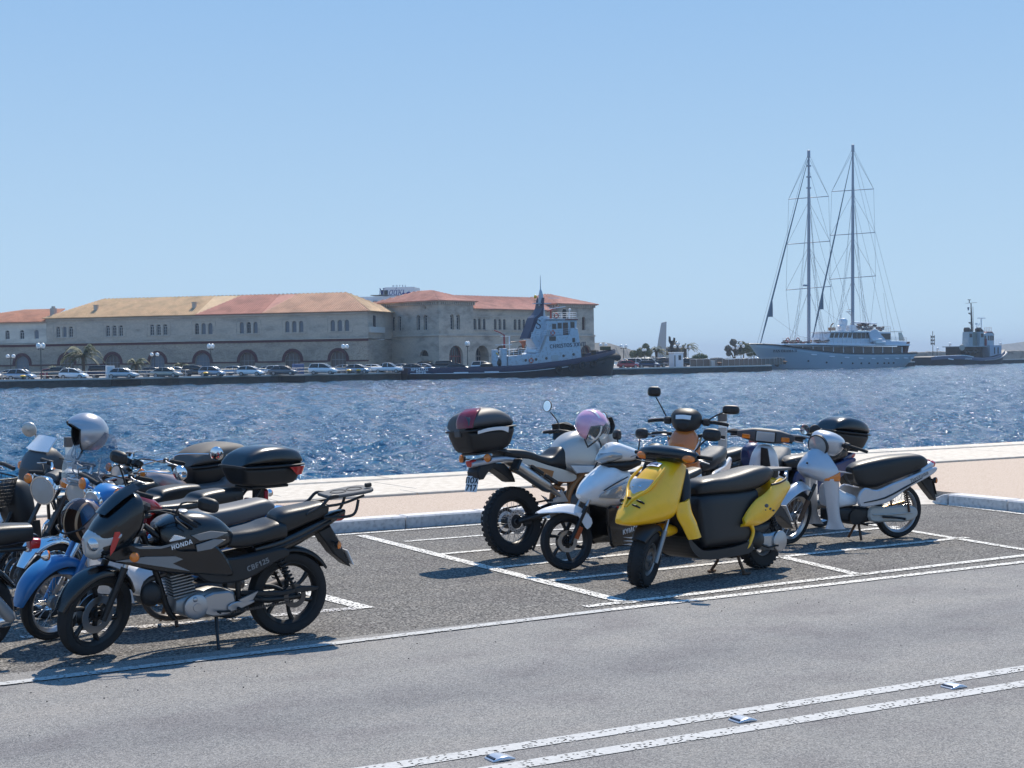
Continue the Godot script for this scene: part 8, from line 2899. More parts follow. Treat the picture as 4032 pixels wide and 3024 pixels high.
func build_enduro() -> void:
	var t := machine("silver_motorcycle", "tall silver trail motorcycle with wire wheels and orange brown frame, seen from behind", "motorcycle", Vector2(7.33, -13.16), Vector2(9.0, -13.42), 0.06)
	var F := steered(P3(1.10, 1.02, 0), 0.46, 0.10)
	var s: Shape
	wheel(t, "rear_wheel", P3(0.02, 0.345, 0), 0.345, 0.135, 0.225, "wire", Transform3D(), M.frame_black, 0.0, 38)
	wheel(t, "front_wheel", P3(1.53, 0.345, 0), 0.345, 0.10, 0.265, "wire", F, M.frame_black, 0.12, 38)
	for e in [1.0]:
		s = Shape.new()
		s.lathe([[0.078, 0.075], [0.078, 0.115], [0.083, 0.115], [0.083, 0.075], [0.078, 0.075]], P3(0.02, 0.345, 0), P3(0, 0, 1), 34)
		var dsk := part("brake_disc", s, M.alloy, t)
		s = Shape.new()
		for k in 22:
			var a := TAU * k / 22
			s.lathe([[0.0, 0.006], [0.002, 0.006], [0.002, 0.001]], P3(0.02 + cos(a) * (0.09 + 0.012 * (k % 2)), 0.345 + sin(a) * (0.09 + 0.012 * (k % 2)), 0.0835), P3(0, 0, 1), 8)
		part("disc_holes", s, M.frame_black, dsk).set_meta("kind", "stuff")
	s = Shape.new()
	s.lathe([[-0.09, 0.03], [-0.09, 0.07], [0.07, 0.07], [0.07, 0.03]], P3(0.02, 0.345, 0), P3(0, 0, 1), 24)
	s.box(P3(0.14, 0.345, 0.085), P3(0.10, 0.10, 0.05), 0.015)
	part("brake_caliper", s, M.black_plastic, t)
	s = Shape.new()
	for e in [-1.0, 1.0]:
		s.tube([P3(0.60, 0.46, e * 0.10), P3(0.3, 0.39, e * 0.105), P3(0.0, 0.345, e * 0.11)], [0.035, 0.03, 0.026], 8, 2)
	part("swingarm", s, M.frame_black, t)
	s = Shape.new()
	s.lathe([[0.09, 0.10], [0.095, 0.13], [0.10, 0.13], [0.10, 0.10]], P3(0.02, 0.345, 0), P3(0, 0, -1), 30)
	for k in 30:
		s.box(P3(lerpf(0.60, 0.0, k / 29.0), lerpf(0.52, 0.47, k / 29.0), -0.098), P3(0.014, 0.018, 0.012))
	part("chain", s, M.dark_steel, t)
	fork_legs(t, P3(1.13, 1.02, 0), P3(1.53, 0.345, 0), 0.10, F, M.steel, M.cast_grey, 0.024, 0.5)
	s = Shape.new()
	s.sheet([[P3(1.90, 0.66, -0.05), P3(1.91, 0.67, 0), P3(1.90, 0.66, 0.05)], [P3(1.75, 0.715, -0.085), P3(1.76, 0.75, 0), P3(1.75, 0.715, 0.085)], [P3(1.55, 0.735, -0.10), P3(1.56, 0.785, 0), P3(1.55, 0.735, 0.10)], [P3(1.38, 0.70, -0.095), P3(1.39, 0.755, 0), P3(1.38, 0.70, 0.095)], [P3(1.24, 0.62, -0.07), P3(1.24, 0.66, 0), P3(1.24, 0.62, 0.07)]], 0.012, 4)
	put(part("front_mudguard", s, M.champagne, t), F)
	s = Shape.new()
	s.tube([P3(1.28, 0.80, -0.10), P3(1.45, 0.5, -0.11)], 0.035, 10)
	s.tube([P3(1.28, 0.80, 0.10), P3(1.45, 0.5, 0.11)], 0.035, 10)
	put(part("fork_gaiter", s, M.rubber, t), F)
	# frame
	s = Shape.new()
	for e in [-1.0, 1.0]:
		s.tube([P3(1.08, 1.0, 0), P3(0.90, 0.80, e * 0.10), P3(0.70, 0.64, e * 0.125), P3(0.64, 0.50, e * 0.125), P3(0.66, 0.38, e * 0.11)], [0.028, 0.032, 0.034, 0.03, 0.025], 8, 4)
		s.tube([P3(0.72, 0.70, e * 0.12), P3(0.45, 0.72, e * 0.115), P3(0.1, 0.86, e * 0.10)], 0.018, 8, 3)
		s.tube([P3(0.60, 0.62, e * 0.12), P3(0.40, 0.68, e * 0.115)], 0.02, 8)
		s.tube([P3(1.06, 0.9, 0.0), P3(1.12, 0.6, e * 0.09), P3(1.0, 0.34, e * 0.10)], 0.02, 8, 3)
	part("frame", s, M.copper, t)
	# tank, side panels, seat
	s = Shape.new()
	s.loft([[0.60, 1.05, 0.58, 0.84, 0.09, 0.11], [0.68, 1.13, 0.66, 0.80, 0.13, 0.155], [0.80, 1.19, 0.80, 0.76, 0.165, 0.20], [0.92, 1.20, 0.94, 0.75, 0.17, 0.225], [1.04, 1.15, 1.10, 0.80, 0.15, 0.23], [1.12, 1.08, 1.20, 0.90, 0.11, 0.20]], 2.8, 28, 4)
	var tank := part("fuel_tank", s, M.champagne, t)
	for e in [-1.0, 1.0]:
		s = Shape.new()
		s.slab(V2([0.62, 0.86, 0.95, 0.84, 1.02, 0.78, 0.70, 0.775]), e * 0.21 - 0.012, e * 0.21 + 0.012, 0.006)
		part("tank_panel", s, M.silver_paint, tank)
		s = Shape.new()
		s.tube([P3(1.03, 1.15, e * 0.16), P3(1.04, 1.0, e * 0.225), P3(0.92, 0.80, e * 0.225)], 0.008, 6, 3)
		part("tank_seam", s, M.black_plastic, tank)
	s = Shape.new()
	s.loft([[0.74, 0.98, 0.64, 0.80, 0.10, 0.13], [0.66, 1.06, 0.58, 0.81, 0.12, 0.145], [0.58, 1.04, 0.50, 0.83, 0.125, 0.15], [0.48, 0.97, 0.42, 0.85, 0.135, 0.15], [0.34, 0.985, 0.32, 0.88, 0.14, 0.14], [0.15, 1.045, 0.14, 0.93, 0.135, 0.13], [-0.10, 1.07, -0.10, 0.98, 0.11, 0.11]], 3.2, 26, 4)
	part("seat", s, M.vinyl, t)
	for e in [-1.0, 1.0]:
		s = Shape.new()
		s.slab(V2([0.02, 0.945, 0.14, 0.95, 0.38, 0.875, 0.60, 0.815, 0.74, 0.755, 0.70, 0.70, 0.54, 0.705, 0.42, 0.735, 0.28, 0.80, 0.10, 0.89]), -0.025, 0.025, 0.015, 3)
		var pn := part("side_panel", s, M.champagne, t)
		pn.position.z = e * 0.135
		s = Shape.new()
		s.slab(V2([0.13, 0.895, 0.45, 0.815, 0.42, 0.745, 0.30, 0.79]), e * 0.027 - 0.006, e * 0.027 + 0.006, 0.003)
		part("panel_decal", s, M.copper, pn)
	s = Shape.new()
	s.loft([[0.06, 0.98, 0.06, 0.92, 0.10, 0.11], [-0.15, 1.0, -0.15, 0.93, 0.11, 0.11], [-0.35, 0.985, -0.35, 0.90, 0.09, 0.085], [-0.47, 0.95, -0.46, 0.90, 0.06, 0.05]], 2.8, 20, 4)
	part("tail_cowl", s, M.silver_paint, t)
	s = Shape.new()
	for e in [-1.0, 1.0]:
		s.tube([P3(0.02, 1.0, e * 0.10), P3(-0.20, 1.05, e * 0.12), P3(-0.45, 1.06, e * 0.10), P3(-0.50, 1.05, 0)], 0.013, 8, 4)
	part("rack_tube", s, M.frame_black, t)
	s = Shape.new()
	s.loft([[-0.42, 0.98, -0.40, 0.90, 0.06, 0.05], [-0.48, 0.965, -0.46, 0.90, 0.05, 0.04]], 3.0, 16, 2)
	part("taillight", s, M.red_lens, t)
	s = Shape.new()
	s.slab(V2([-0.10, 0.92, -0.40, 0.91, -0.43, 0.80, -0.36, 0.78, -0.24, 0.88, -0.02, 0.74, 0.02, 0.76]), -0.09, 0.09, 0.012, 2)
	part("tail_guard", s, M.black_plastic, t)
	s = Shape.new()
	s.x = Transform3D(Basis(P3(0, 0, 1), -0.25) * Basis(Vector3.UP, 0.18), P3(-0.445, 0.74, 0.0))
	s.box(Vector3.ZERO, P3(0.008, 0.155, 0.155), 0.002)
	var pl := part("number_plate", s, M.white_flat, t)
	var ink := mat(lin(0.02, 0.02, 0.03), 0.6)
	for q in [["ΠΟΧ", 0.036], ["717", -0.036]]:
		text_part(q[0], 0.06, ink, pl, Transform3D(Basis(P3(0, 0, 1), -0.25) * Basis(Vector3.UP, 0.18) * Basis(Vector3.UP, -PI / 2.0), P3(-0.4505, 0.74, 0.0) + Basis(P3(0, 0, 1), -0.25) * P3(0, q[1], 0)), "Droid Sans", true)
	for e in [-1.0, 1.0]:
		turn_signal(t, P3(-0.36, 0.97, e * 0.08), P3(-0.40, 0.985, e * 0.21), 0.042, P3(-1, 0, e * 0.15))
		turn_signal(t, P3(1.16, 1.02, e * 0.12), P3(1.18, 1.02, e * 0.24), 0.036, P3(1, 0, e * 0.2), F)
	# silencer with its guard, foot hanger
	s = Shape.new()
	s.lathe([[0.0, 0.02], [0.0, 0.055], [0.04, 0.062], [0.44, 0.066], [0.50, 0.05], [0.54, 0.028], [0.66, 0.026]], P3(-0.05, 0.90, 0.19), P3(0.86, -0.50, -0.06), 24)
	var mf := part("silencer", s, M.steel, t)
	s = Shape.new()
	for k in 2:
		s.box(P3(0.19 + k * 0.17, 0.84 - k * 0.10, 0.225), P3(0.17, 0.035, 0.03), 0.006, Basis(P3(0, 0, 1), -0.53))
	s.box(P3(-0.04, 0.905, 0.19), P3(0.03, 0.13, 0.13), 0.02, Basis(P3(0, 0, 1), -0.53))
	part("silencer_guard", s, M.black_plastic, mf)
	s = Shape.new()
	s.slab(V2([0.28, 0.585, 0.36, 0.50, 0.62, 0.50, 0.54, 0.63, 0.48, 0.56, 0.38, 0.52, 0.34, 0.56]), 0.145, 0.165, 0.006)
	part("foot_hanger", s, M.alloy, t)
	# engine
	s = Shape.new()
	s.loft([[1.02, 0.46, 1.02, 0.32, 0.10, 0.10], [0.85, 0.60, 0.85, 0.28, 0.13, 0.13], [0.68, 0.58, 0.68, 0.28, 0.13, 0.13], [0.58, 0.48, 0.58, 0.32, 0.10, 0.10]], 3.0, 18, 3)
	s.box(P3(0.92, 0.64, 0), P3(0.2, 0.2, 0.22), 0.02)
	part("engine", s, M.dark_steel, t)
	s = Shape.new()
	s.box(P3(0.95, 0.27, 0), P3(0.4, 0.03, 0.24), 0.01)
	part("bash_plate", s, M.alloy, t)
	s = Shape.new()
	s.tube([P3(0.62, 0.42, 0.14), P3(0.62, 0.42, 0.26)], 0.014, 8)
	s.tube([P3(0.34, 0.53, 0.16), P3(0.34, 0.53, 0.25)], 0.012, 8)
	part("foot_peg", s, M.rubber, t)
	# front fairing, bars, hand guards, mirrors
	s = Shape.new()
	s.loft([[1.06, 1.24, 1.10, 1.0, 0.08, 0.10], [1.18, 1.30, 1.22, 0.93, 0.12, 0.14], [1.32, 1.30, 1.36, 0.92, 0.11, 0.12], [1.42, 1.18, 1.44, 0.96, 0.07, 0.08]], 2.8, 22, 4)
	put(part("headlight_fairing", s, M.champagne, t), F)
	handlebar(t, P3(1.00, 1.13, 0), 0.40, 0.09, 0.16, F, null, M.black_plastic, 0.0)
	for e in [-1.0, 1.0]:
		s = Shape.new()
		s.sheet([[P3(1.02, 1.26, e * 0.16), P3(1.06, 1.31, e * 0.30), P3(0.98, 1.30, e * 0.43)], [P3(1.04, 1.22, e * 0.16), P3(1.10, 1.22, e * 0.30), P3(1.0, 1.21, e * 0.44)], [P3(1.0, 1.17, e * 0.18), P3(1.05, 1.14, e * 0.30), P3(0.97, 1.14, e * 0.42)]], 0.012, 4)
		put(part("hand_guard", s, M.black_plastic, t), F)
	rear_mirror(t, [P3(0.92, 1.23, 0.26), P3(0.91, 1.29, 0.29), P3(0.87, 1.295, 0.36)], P3(0.85, 1.295, 0.43), Vector2(0.125, 0.125), 0.0, M.black_plastic, F, true)
	rear_mirror(t, [P3(0.92, 1.23, -0.26), P3(0.92, 1.32, -0.28), P3(0.90, 1.42, -0.35)], P3(0.89, 1.49, -0.38), Vector2(0.125, 0.125), 0.0, M.black_plastic, F, true)
	s = Shape.new()
	s.tube([P3(0.55, 0.34, -0.12), P3(0.50, 0.015, -0.30)], 0.014, 8)
	part("side_stand", s, M.frame_black, t)
	var b := luggage("top_box", "large rounded black top box with white strip on the tall silver motorcycle", Vector2(7.33, -13.16), Vector2(9.0, -13.42), P3(-0.30, 1.265, 0), 0.58, 0.42, 0.46, M.grey_plastic, M.black_plastic, 0.06, 0.06, 2.5)
	s = Shape.new()
	s.sheet([[P3(-0.305, 0.03, 0.02), P3(-0.292, 0.03, 0.14), P3(-0.25, 0.03, 0.205)], [P3(-0.285, 0.10, 0.0), P3(-0.27, 0.10, 0.13), P3(-0.22, 0.10, 0.20)], [P3(-0.24, 0.165, 0.0), P3(-0.21, 0.172, 0.11), P3(-0.15, 0.172, 0.175)], [P3(-0.16, 0.205, 0.0), P3(-0.12, 0.205, 0.08), P3(-0.07, 0.20, 0.12)]], 0.012, 4)
	part("red_reflector", s, mat(lin(0.22, 0.008, 0.015), 0.2, 0.0, 0.5), b)
	s = Shape.new()
	s.sheet([[P3(-0.21, -0.005, 0.222), P3(-0.208, -0.035, 0.218)], [P3(-0.08, 0.012, 0.244), P3(-0.08, -0.020, 0.240)], [P3(0.06, 0.010, 0.244), P3(0.06, -0.024, 0.240)], [P3(0.155, -0.002, 0.238), P3(0.15, -0.055, 0.228)]], 0.004, 4)
	part("white_strip", s, M.white_flat, b)
func build_silver_underbone() -> void:
	var t := machine("silver_moped", "silver step through moped with black seat and round headlight, nearest at the right", "moped", Vector2(11.43, -12.18), Vector2(10.2, -12.3), 0.05)
	var F := steered(P3(1.02, 0.90, 0), 0.45, 0.42)
	var s: Shape
	var P: Material = M.silver_paint
	wheel(t, "rear_wheel", P3(0.0, 0.29, 0), 0.29, 0.085, 0.232, "wire", Transform3D(), M.steel)
	wheel(t, "front_wheel", P3(1.30, 0.285, 0), 0.285, 0.08, 0.228, "wire", F, M.steel)
	fork_legs(t, P3(1.12, 0.64, 0), P3(1.30, 0.285, 0), 0.085, F, M.frame_black, M.rust, 0.022, 0.5)
	s = Shape.new()
	s.sheet([[P3(1.55, 0.45, -0.055), P3(1.57, 0.46, 0), P3(1.55, 0.45, 0.055)], [P3(1.48, 0.53, -0.08), P3(1.50, 0.56, 0), P3(1.48, 0.53, 0.08)], [P3(1.36, 0.585, -0.088), P3(1.375, 0.635, 0), P3(1.36, 0.585, 0.088)], [P3(1.24, 0.59, -0.09), P3(1.25, 0.655, 0), P3(1.24, 0.59, 0.09)], [P3(1.14, 0.55, -0.088), P3(1.12, 0.60, 0), P3(1.14, 0.55, 0.088)]], 0.01, 5)
	put(part("front_mudguard", s, P, t), F)
	# front shield, legs and tunnel
	s = Shape.new()
	s.sheet([[P3(0.99, 0.97, -0.085), P3(1.05, 0.975, -0.05), P3(1.075, 0.975, 0), P3(1.05, 0.975, 0.05), P3(0.99, 0.97, 0.085)], [P3(0.96, 0.88, -0.16), P3(1.10, 0.90, -0.10), P3(1.16, 0.905, 0), P3(1.10, 0.90, 0.10), P3(0.96, 0.88, 0.16)], [P3(0.92, 0.79, -0.205), P3(1.10, 0.80, -0.155), P3(1.235, 0.82, 0), P3(1.10, 0.80, 0.155), P3(0.92, 0.79, 0.205)], [P3(0.90, 0.71, -0.215), P3(1.07, 0.71, -0.175), P3(1.235, 0.765, 0), P3(1.07, 0.71, 0.175), P3(0.90, 0.71, 0.215)], [P3(0.89, 0.66, -0.21), P3(1.05, 0.66, -0.165), P3(1.14, 0.70, 0), P3(1.05, 0.66, 0.165), P3(0.89, 0.66, 0.21)]], 0.016, 5)
	var sh := part("front_shield", s, P, t)
	for e in [-1.0, 1.0]:
		s = Shape.new()
		s.sheet([[P3(1.06, 0.675, e * 0.180), P3(1.06, 0.685, e * 0.186), P3(1.055, 0.69, e * 0.186)], [P3(0.97, 0.667, e * 0.212), P3(0.97, 0.70, e * 0.216), P3(0.97, 0.725, e * 0.212)], [P3(0.90, 0.663, e * 0.222), P3(0.90, 0.71, e * 0.226), P3(0.90, 0.758, e * 0.220)]], 0.012, 4)
		part("turn_signal", s, M.amber, sh)
		s = Shape.new()
		s.sheet([[P3(1.06, 0.69, e * 0.16), P3(0.98, 0.69, e * 0.215), P3(0.89, 0.69, e * 0.18)], [P3(1.045, 0.55, e * 0.16), P3(0.97, 0.55, e * 0.215), P3(0.885, 0.55, e * 0.185)], [P3(1.02, 0.40, e * 0.165), P3(0.955, 0.40, e * 0.215), P3(0.88, 0.40, e * 0.19)], [P3(1.00, 0.27, e * 0.17), P3(0.94, 0.27, e * 0.215), P3(0.865, 0.27, e * 0.195)], [P3(1.03, 0.175, e * 0.17), P3(0.92, 0.17, e * 0.21), P3(0.80, 0.165, e * 0.19)]], 0.012, 4)
		part("leg_shield", s, P, t)
		for q in [[1.215, 0.85], [1.15, 0.83]]:
			s = Shape.new()
			s.ball(P3(q[0] - (0.04 if q[0] < 1.2 else 0.0), q[1], e * 0.10), P3(0.012, 0.012, 0.012), 8, 6)
			part("screw", s, M.frame_black, sh)
		# side body
		s = Shape.new()
		s.slab(V2([0.64, 0.50, 0.56, 0.575, 0.40, 0.545, 0.20, 0.60, -0.02, 0.655, -0.28, 0.725, -0.40, 0.745, -0.40, 0.70, -0.27, 0.635, -0.04, 0.55, 0.22, 0.42, 0.42, 0.385, 0.62, 0.385]), -0.02, 0.02, 0.012, 3)
		var sp := part("side_panel", s, P, t)
		sp.transform = Transform3D(Basis(Vector3.UP, -e * 0.07), P3(0, 0, e * 0.135))
		s = Shape.new()
		s.tube([P3(0.58, 0.425, e * 0.022), P3(0.30, 0.46, e * 0.022), P3(0.02, 0.56, e * 0.022), P3(-0.2, 0.64, e * 0.02)], [0.006, 0.010, 0.010, 0.004], 6, 3)
		part("panel_groove", s, M.frame_black, sp)
		text_part("Daytona", 0.044, M.stripe_grey, sp, Transform3D(Basis(Vector3.UP, PI if e < 0 else 0.0) * Basis(P3(0, 0, 1), 0.34 if e < 0 else -0.34), P3(-0.16, 0.655, e * 0.022)), "Droid Serif", true)
	s = Shape.new()
	s.loft([[0.92, 0.62, 0.92, 0.38, 0.10, 0.12], [0.80, 0.57, 0.80, 0.36, 0.10, 0.12], [0.70, 0.525, 0.70, 0.37, 0.10, 0.12], [0.60, 0.49, 0.60, 0.38, 0.10, 0.12]], 2.8, 20, 4)
	part("tunnel", s, M.white_paint, t)
	# seat and tail
	s = Shape.new()
	s.loft([[0.63, 0.775, 0.59, 0.62, 0.07, 0.08], [0.55, 0.815, 0.53, 0.57, 0.11, 0.12], [0.40, 0.845, 0.38, 0.545, 0.125, 0.135], [0.20, 0.872, 0.18, 0.60, 0.135, 0.14], [-0.05, 0.885, -0.06, 0.66, 0.13, 0.13], [-0.22, 0.878, -0.22, 0.71, 0.12, 0.12], [-0.31, 0.835, -0.30, 0.735, 0.09, 0.10]], 3.4, 28, 4)
	part("seat", s, M.vinyl, t)
	s = Shape.new()
	s.loft([[-0.22, 0.76, -0.18, 0.62, 0.13, 0.12], [-0.33, 0.80, -0.30, 0.66, 0.115, 0.10], [-0.41, 0.80, -0.37, 0.69, 0.085, 0.075]], 3.0, 20, 3)
	part("tail_cowl", s, P, t)
	s = Shape.new()
	s.loft([[-0.38, 0.815, -0.355, 0.695, 0.09, 0.08], [-0.435, 0.80, -0.395, 0.70, 0.075, 0.065], [-0.455, 0.785, -0.41, 0.715, 0.05, 0.045]], 2.8, 18, 3)
	part("taillight", s, M.red_lens, t)
	s = Shape.new()
	s.slab(V2([-0.22, 0.66, -0.36, 0.68, -0.40, 0.60, -0.46, 0.40, -0.45, 0.375, -0.33, 0.50, -0.26, 0.58]), -0.06, 0.06, 0.01)
	part("tail_guard", s, M.black_plastic, t)
	for e in [-1.0, 1.0]:
		turn_signal(t, P3(-0.34, 0.62, e * 0.05), P3(-0.37, 0.61, e * 0.15), 0.034, P3(-0.8, 0, e * 0.6))
	s = Shape.new()
	s.box(P3(-0.43, 0.52, 0), P3(0.008, 0.16, 0.14), 0.002, Basis(P3(0, 0, 1), -0.3))
	part("number_plate", s, M.black_plastic, t)
	# handlebar head
	s = Shape.new()
	s.loft([[1.06, 1.10, 1.05, 1.00, 0.07, 0.07], [0.99, 1.155, 0.97, 0.91, 0.15, 0.12], [0.89, 1.155, 0.88, 0.89, 0.18, 0.15], [0.78, 1.12, 0.78, 0.92, 0.16, 0.13], [0.68, 1.06, 0.68, 0.96, 0.10, 0.09]], 2.4, 24, 4)
	var hd := put(part("handlebar_head", s, P, t), F)
	round_headlight(hd, P3(1.045, 1.015, 0), 0.112, P3(1, -0.12, 0), M.black_plastic)
	s = Shape.new()
	s.loft([[0.95, 0.93, 0.95, 0.86, 0.11, 0.08], [0.80, 0.95, 0.80, 0.85, 0.12, 0.09], [0.70, 0.97, 0.70, 0.89, 0.08, 0.08]], 2.6, 18, 3)
	part("head_underside", s, M.black_plastic, hd)
	for e in [-1.0, 1.0]:
		s = Shape.new()
		s.tube([P3(0.86, 1.04, e * 0.15), P3(0.80, 1.04, e * 0.24), P3(0.74, 1.02, e * 0.40)], 0.017, 10, 2)
		put(part("grip", s, M.rubber, t), F)
		s = Shape.new()
		s.box(P3(0.83, 1.04, e * 0.205), P3(0.06, 0.07, 0.07), 0.015)
		put(part("switch_block", s, M.black_plastic, t), F)
	s = Shape.new()
	s.tube([P3(0.88, 1.03, 0.22), P3(0.92, 1.03, 0.30), P3(0.90, 1.01, 0.42)], [0.009, 0.008, 0.006], 7, 3)
	put(part("brake_lever", s, M.alloy, t), F)
	rear_mirror(t, [P3(0.55, 1.07, 0.30), P3(0.62, 1.08, 0.26), P3(0.86, 1.05, 0.2)], P3(0.86, 1.09, 0.30), Vector2(0.105, 0.105), 3.3, M.black_plastic, F, true)
	# engine, chain case, shocks, stand, exhaust
	s = Shape.new()
	s.loft([[0.80, 0.37, 0.80, 0.24, 0.08, 0.08], [0.68, 0.38, 0.68, 0.19, 0.11, 0.11], [0.52, 0.37, 0.52, 0.18, 0.11, 0.11], [0.40, 0.35, 0.40, 0.20, 0.10, 0.10]], 3.2, 20, 3)
	s.lathe([[0, 0.08], [0.03, 0.08], [0.035, 0.001]], P3(0.62, 0.27, -0.105), P3(0, 0, -1), 22)
	s.box(P3(0.86, 0.30, 0), P3(0.16, 0.11, 0.12), 0.01)
	part("engine", s, M.black_plastic, t)
	s = Shape.new()
	s.slab(V2([0.44, 0.36, 0.24, 0.355, 0.04, 0.36, -0.10, 0.345, -0.165, 0.29, -0.14, 0.22, 0.0, 0.185, 0.20, 0.195, 0.44, 0.215]), -0.135, -0.085, 0.018, 3)
	s.tube([P3(0.42, 0.285, -0.14), P3(0.2, 0.275, -0.142), P3(-0.08, 0.28, -0.14)], 0.008, 6)
	part("chain_case", s, mat(lin(0.42, 0.42, 0.40), 0.5, 0.2), t)
	for e in [-1.0, 1.0]:
		coil_shock(t, P3(0.02, 0.56, e * 0.145), P3(-0.04, 0.29, e * 0.145), 0.028, M.rust)
	s = Shape.new()
	s.tube([P3(0.50, 0.20, 0), P3(0.53, 0.02, -0.10)], 0.014, 8)
	s.tube([P3(0.50, 0.20, 0.02), P3(0.53, 0.02, 0.12)], 0.014, 8)
	part("centre_stand", s, M.rust, t)
	s = Shape.new()
	s.tube([P3(0.30, 0.26, -0.15), P3(0.12, 0.24, -0.16), P3(0.08, 0.235, -0.24)], [0.012, 0.012, 0.014], 8)
	s.tube([P3(0.56, 0.20, -0.10), P3(0.56, 0.20, -0.24)], 0.012, 8)
	s.tube([P3(0.66, 0.20, -0.12), P3(0.42, 0.195, -0.14), P3(0.40, 0.21, -0.2)], 0.008, 7)
	part("pedal", s, M.frame_black, t)
	s = Shape.new()
	s.lathe([[0, 0.02], [0.02, 0.045], [0.40, 0.05], [0.42, 0.03]], P3(0.20, 0.25, 0.15), P3(-1, 0.18, 0.0), 18)
	part("exhaust", s, mat(lin(0.40, 0.26, 0.12), 0.3, 0.9), t)
	s = Shape.new()
	s.box(P3(0.75, 0.73, 0.0), P3(0.28, 0.015, 0.1), 0.004, Basis(P3(0, 0, 1), 0.15))
	part("carrier_hook", s, M.steel, t)
# a plain roadster: p holds colours and a few measures
func roadster(t: Node3D, p: Dictionary) -> void:
	var s: Shape
	var F := steered(P3(1.02, 0.92, 0), 0.50, p.get("steer", 0.3))
	var fx: float = p.get("front", 1.40)
	var rx: float = p.get("rear", 0.0)
	wheel(t, "rear_wheel", P3(rx, 0.30, 0), 0.30, 0.11, 0.222, "wire", Transform3D(), M.chrome)
	wheel(t, "front_wheel", P3(fx, 0.30, 0), 0.30, 0.09, 0.232, "wire", F, M.chrome, 0.12)
	fork_legs(t, P3(1.04, 0.90, 0), P3(fx, 0.30, 0), 0.095, F, p.fork, p.get("slider", p.fork), 0.021, 0.5)
	mudguard(t, P3(fx, 0.30, 0), 0.335, 25, 165, 0.07, p.fender, F, 0.6)
	mudguard(t, P3(rx, 0.30, 0), 0.345, 20, 150, 0.075, p.fender, Transform3D(), 0.5, 0.9, "rear_mudguard")
	round_headlight(t, P3(1.20, 0.95, 0), p.get("lamp", 0.095), P3(1, -0.15, 0), p.lamp_shell, F)
	for e in [-1.0, 1.0]:
		turn_signal(t, P3(1.10, 0.97, e * 0.08), P3(1.13, 0.99, e * 0.21), 0.042, P3(1, 0, e * 0.1), F, M.chrome)
		turn_signal(t, P3(rx - 0.42, 0.68, e * 0.08), P3(rx - 0.46, 0.68, e * 0.19), 0.038, P3(-1, 0, 0), Transform3D(), M.chrome)
	handlebar(t, P3(1.0, 1.0, 0), 0.36, p.get("rise", 0.09), 0.22, F, M.chrome, M.alloy)
	s = Shape.new()
	s.lathe([[0, 0.05], [0.05, 0.05], [0.055, 0.001]], P3(1.06, 1.03, -0.06), P3(-0.5, 0.85, 0), 18)
	s.lathe([[0, 0.05], [0.05, 0.05], [0.055, 0.001]], P3(1.06, 1.03, 0.06), P3(-0.5, 0.85, 0), 18)
	put(part("instrument", s, M.black_plastic, t), F)
	s = Shape.new()
	s.loft([[0.90, 0.93, 0.88, 0.82, 0.06, 0.10], [0.80, 0.97, 0.78, 0.76, 0.12, 0.15], [0.66, 0.94, 0.62, 0.74, 0.135, 0.165], [0.52, 0.87, 0.48, 0.735, 0.11, 0.135], [0.40, 0.78, 0.38, 0.74, 0.06, 0.07]], 2.4, 26, 4)
	var tank := part("fuel_tank", s, p.tank, t)
	s = Shape.new()
	s.lathe([[0, 0.035], [0.012, 0.03], [0.014, 0.001]], P3(0.76, 0.965, 0), P3(0, 1, 0), 16)
	part("filler_cap", s, M.chrome, tank)
	s = Shape.new()
	s.loft([[0.44, 0.80, 0.42, 0.72, 0.09, 0.11], [0.28, 0.805, 0.26, 0.72, 0.125, 0.13], [0.08, 0.82, 0.06, 0.73, 0.13, 0.135], [0.02, 0.865, 0.0, 0.73, 0.12, 0.13], [-0.20, 0.885, -0.20, 0.74, 0.115, 0.12], [-0.40, 0.875, -0.40, 0.76, 0.09, 0.10]], 3.2, 24, 4)
	part("seat", s, p.seat, t)
	for e in [-1.0, 1.0]:
		s = Shape.new()
		s.slab(V2([0.44, 0.70, 0.16, 0.71, 0.10, 0.60, 0.20, 0.48, 0.42, 0.50]), -0.02, 0.02, 0.012, 3)
		var sp := part("side_cover", s, p.tank, t)
		sp.position.z = e * 0.12
		coil_shock(t, P3(rx + 0.10, 0.66, e * 0.13), P3(rx - 0.02, 0.31, e * 0.13), 0.03, M.chrome)
	for k in 8:
		s = Shape.new()
		s.box(P3(0.72, 0.42 + k * 0.026, 0), P3(0.20, 0.012, 0.22), 0.003)
		part("cooling_fin", s, M.cast_grey, t)
	s = Shape.new()
	s.box(P3(0.72, 0.53, 0), P3(0.14, 0.30, 0.15), 0.02)
	part("cylinder", s, M.dark_steel, t)
	s = Shape.new()
	s.loft([[0.88, 0.38, 0.88, 0.24, 0.10, 0.10], [0.70, 0.42, 0.70, 0.19, 0.14, 0.14], [0.48, 0.42, 0.48, 0.20, 0.13, 0.13], [0.36, 0.36, 0.36, 0.25, 0.10, 0.10]], 3.0, 20, 3)
	part("crankcase", s, M.alloy, t)
	s = Shape.new()
	for e in [-1.0, 1.0]:
		s.tube([P3(1.0, 0.86, 0.0), P3(0.92, 0.50, e * 0.08), P3(0.84, 0.22, e * 0.11), P3(0.40, 0.20, e * 0.11), P3(0.30, 0.45, e * 0.11), P3(0.34, 0.70, e * 0.10), P3(-0.35, 0.72, e * 0.09)], 0.016, 8, 4)
		s.tube([P3(0.36, 0.34, e * 0.10), P3(rx, 0.30, e * 0.10)], 0.02, 8)
	part("frame", s, M.frame_black, t)
	s = Shape.new()
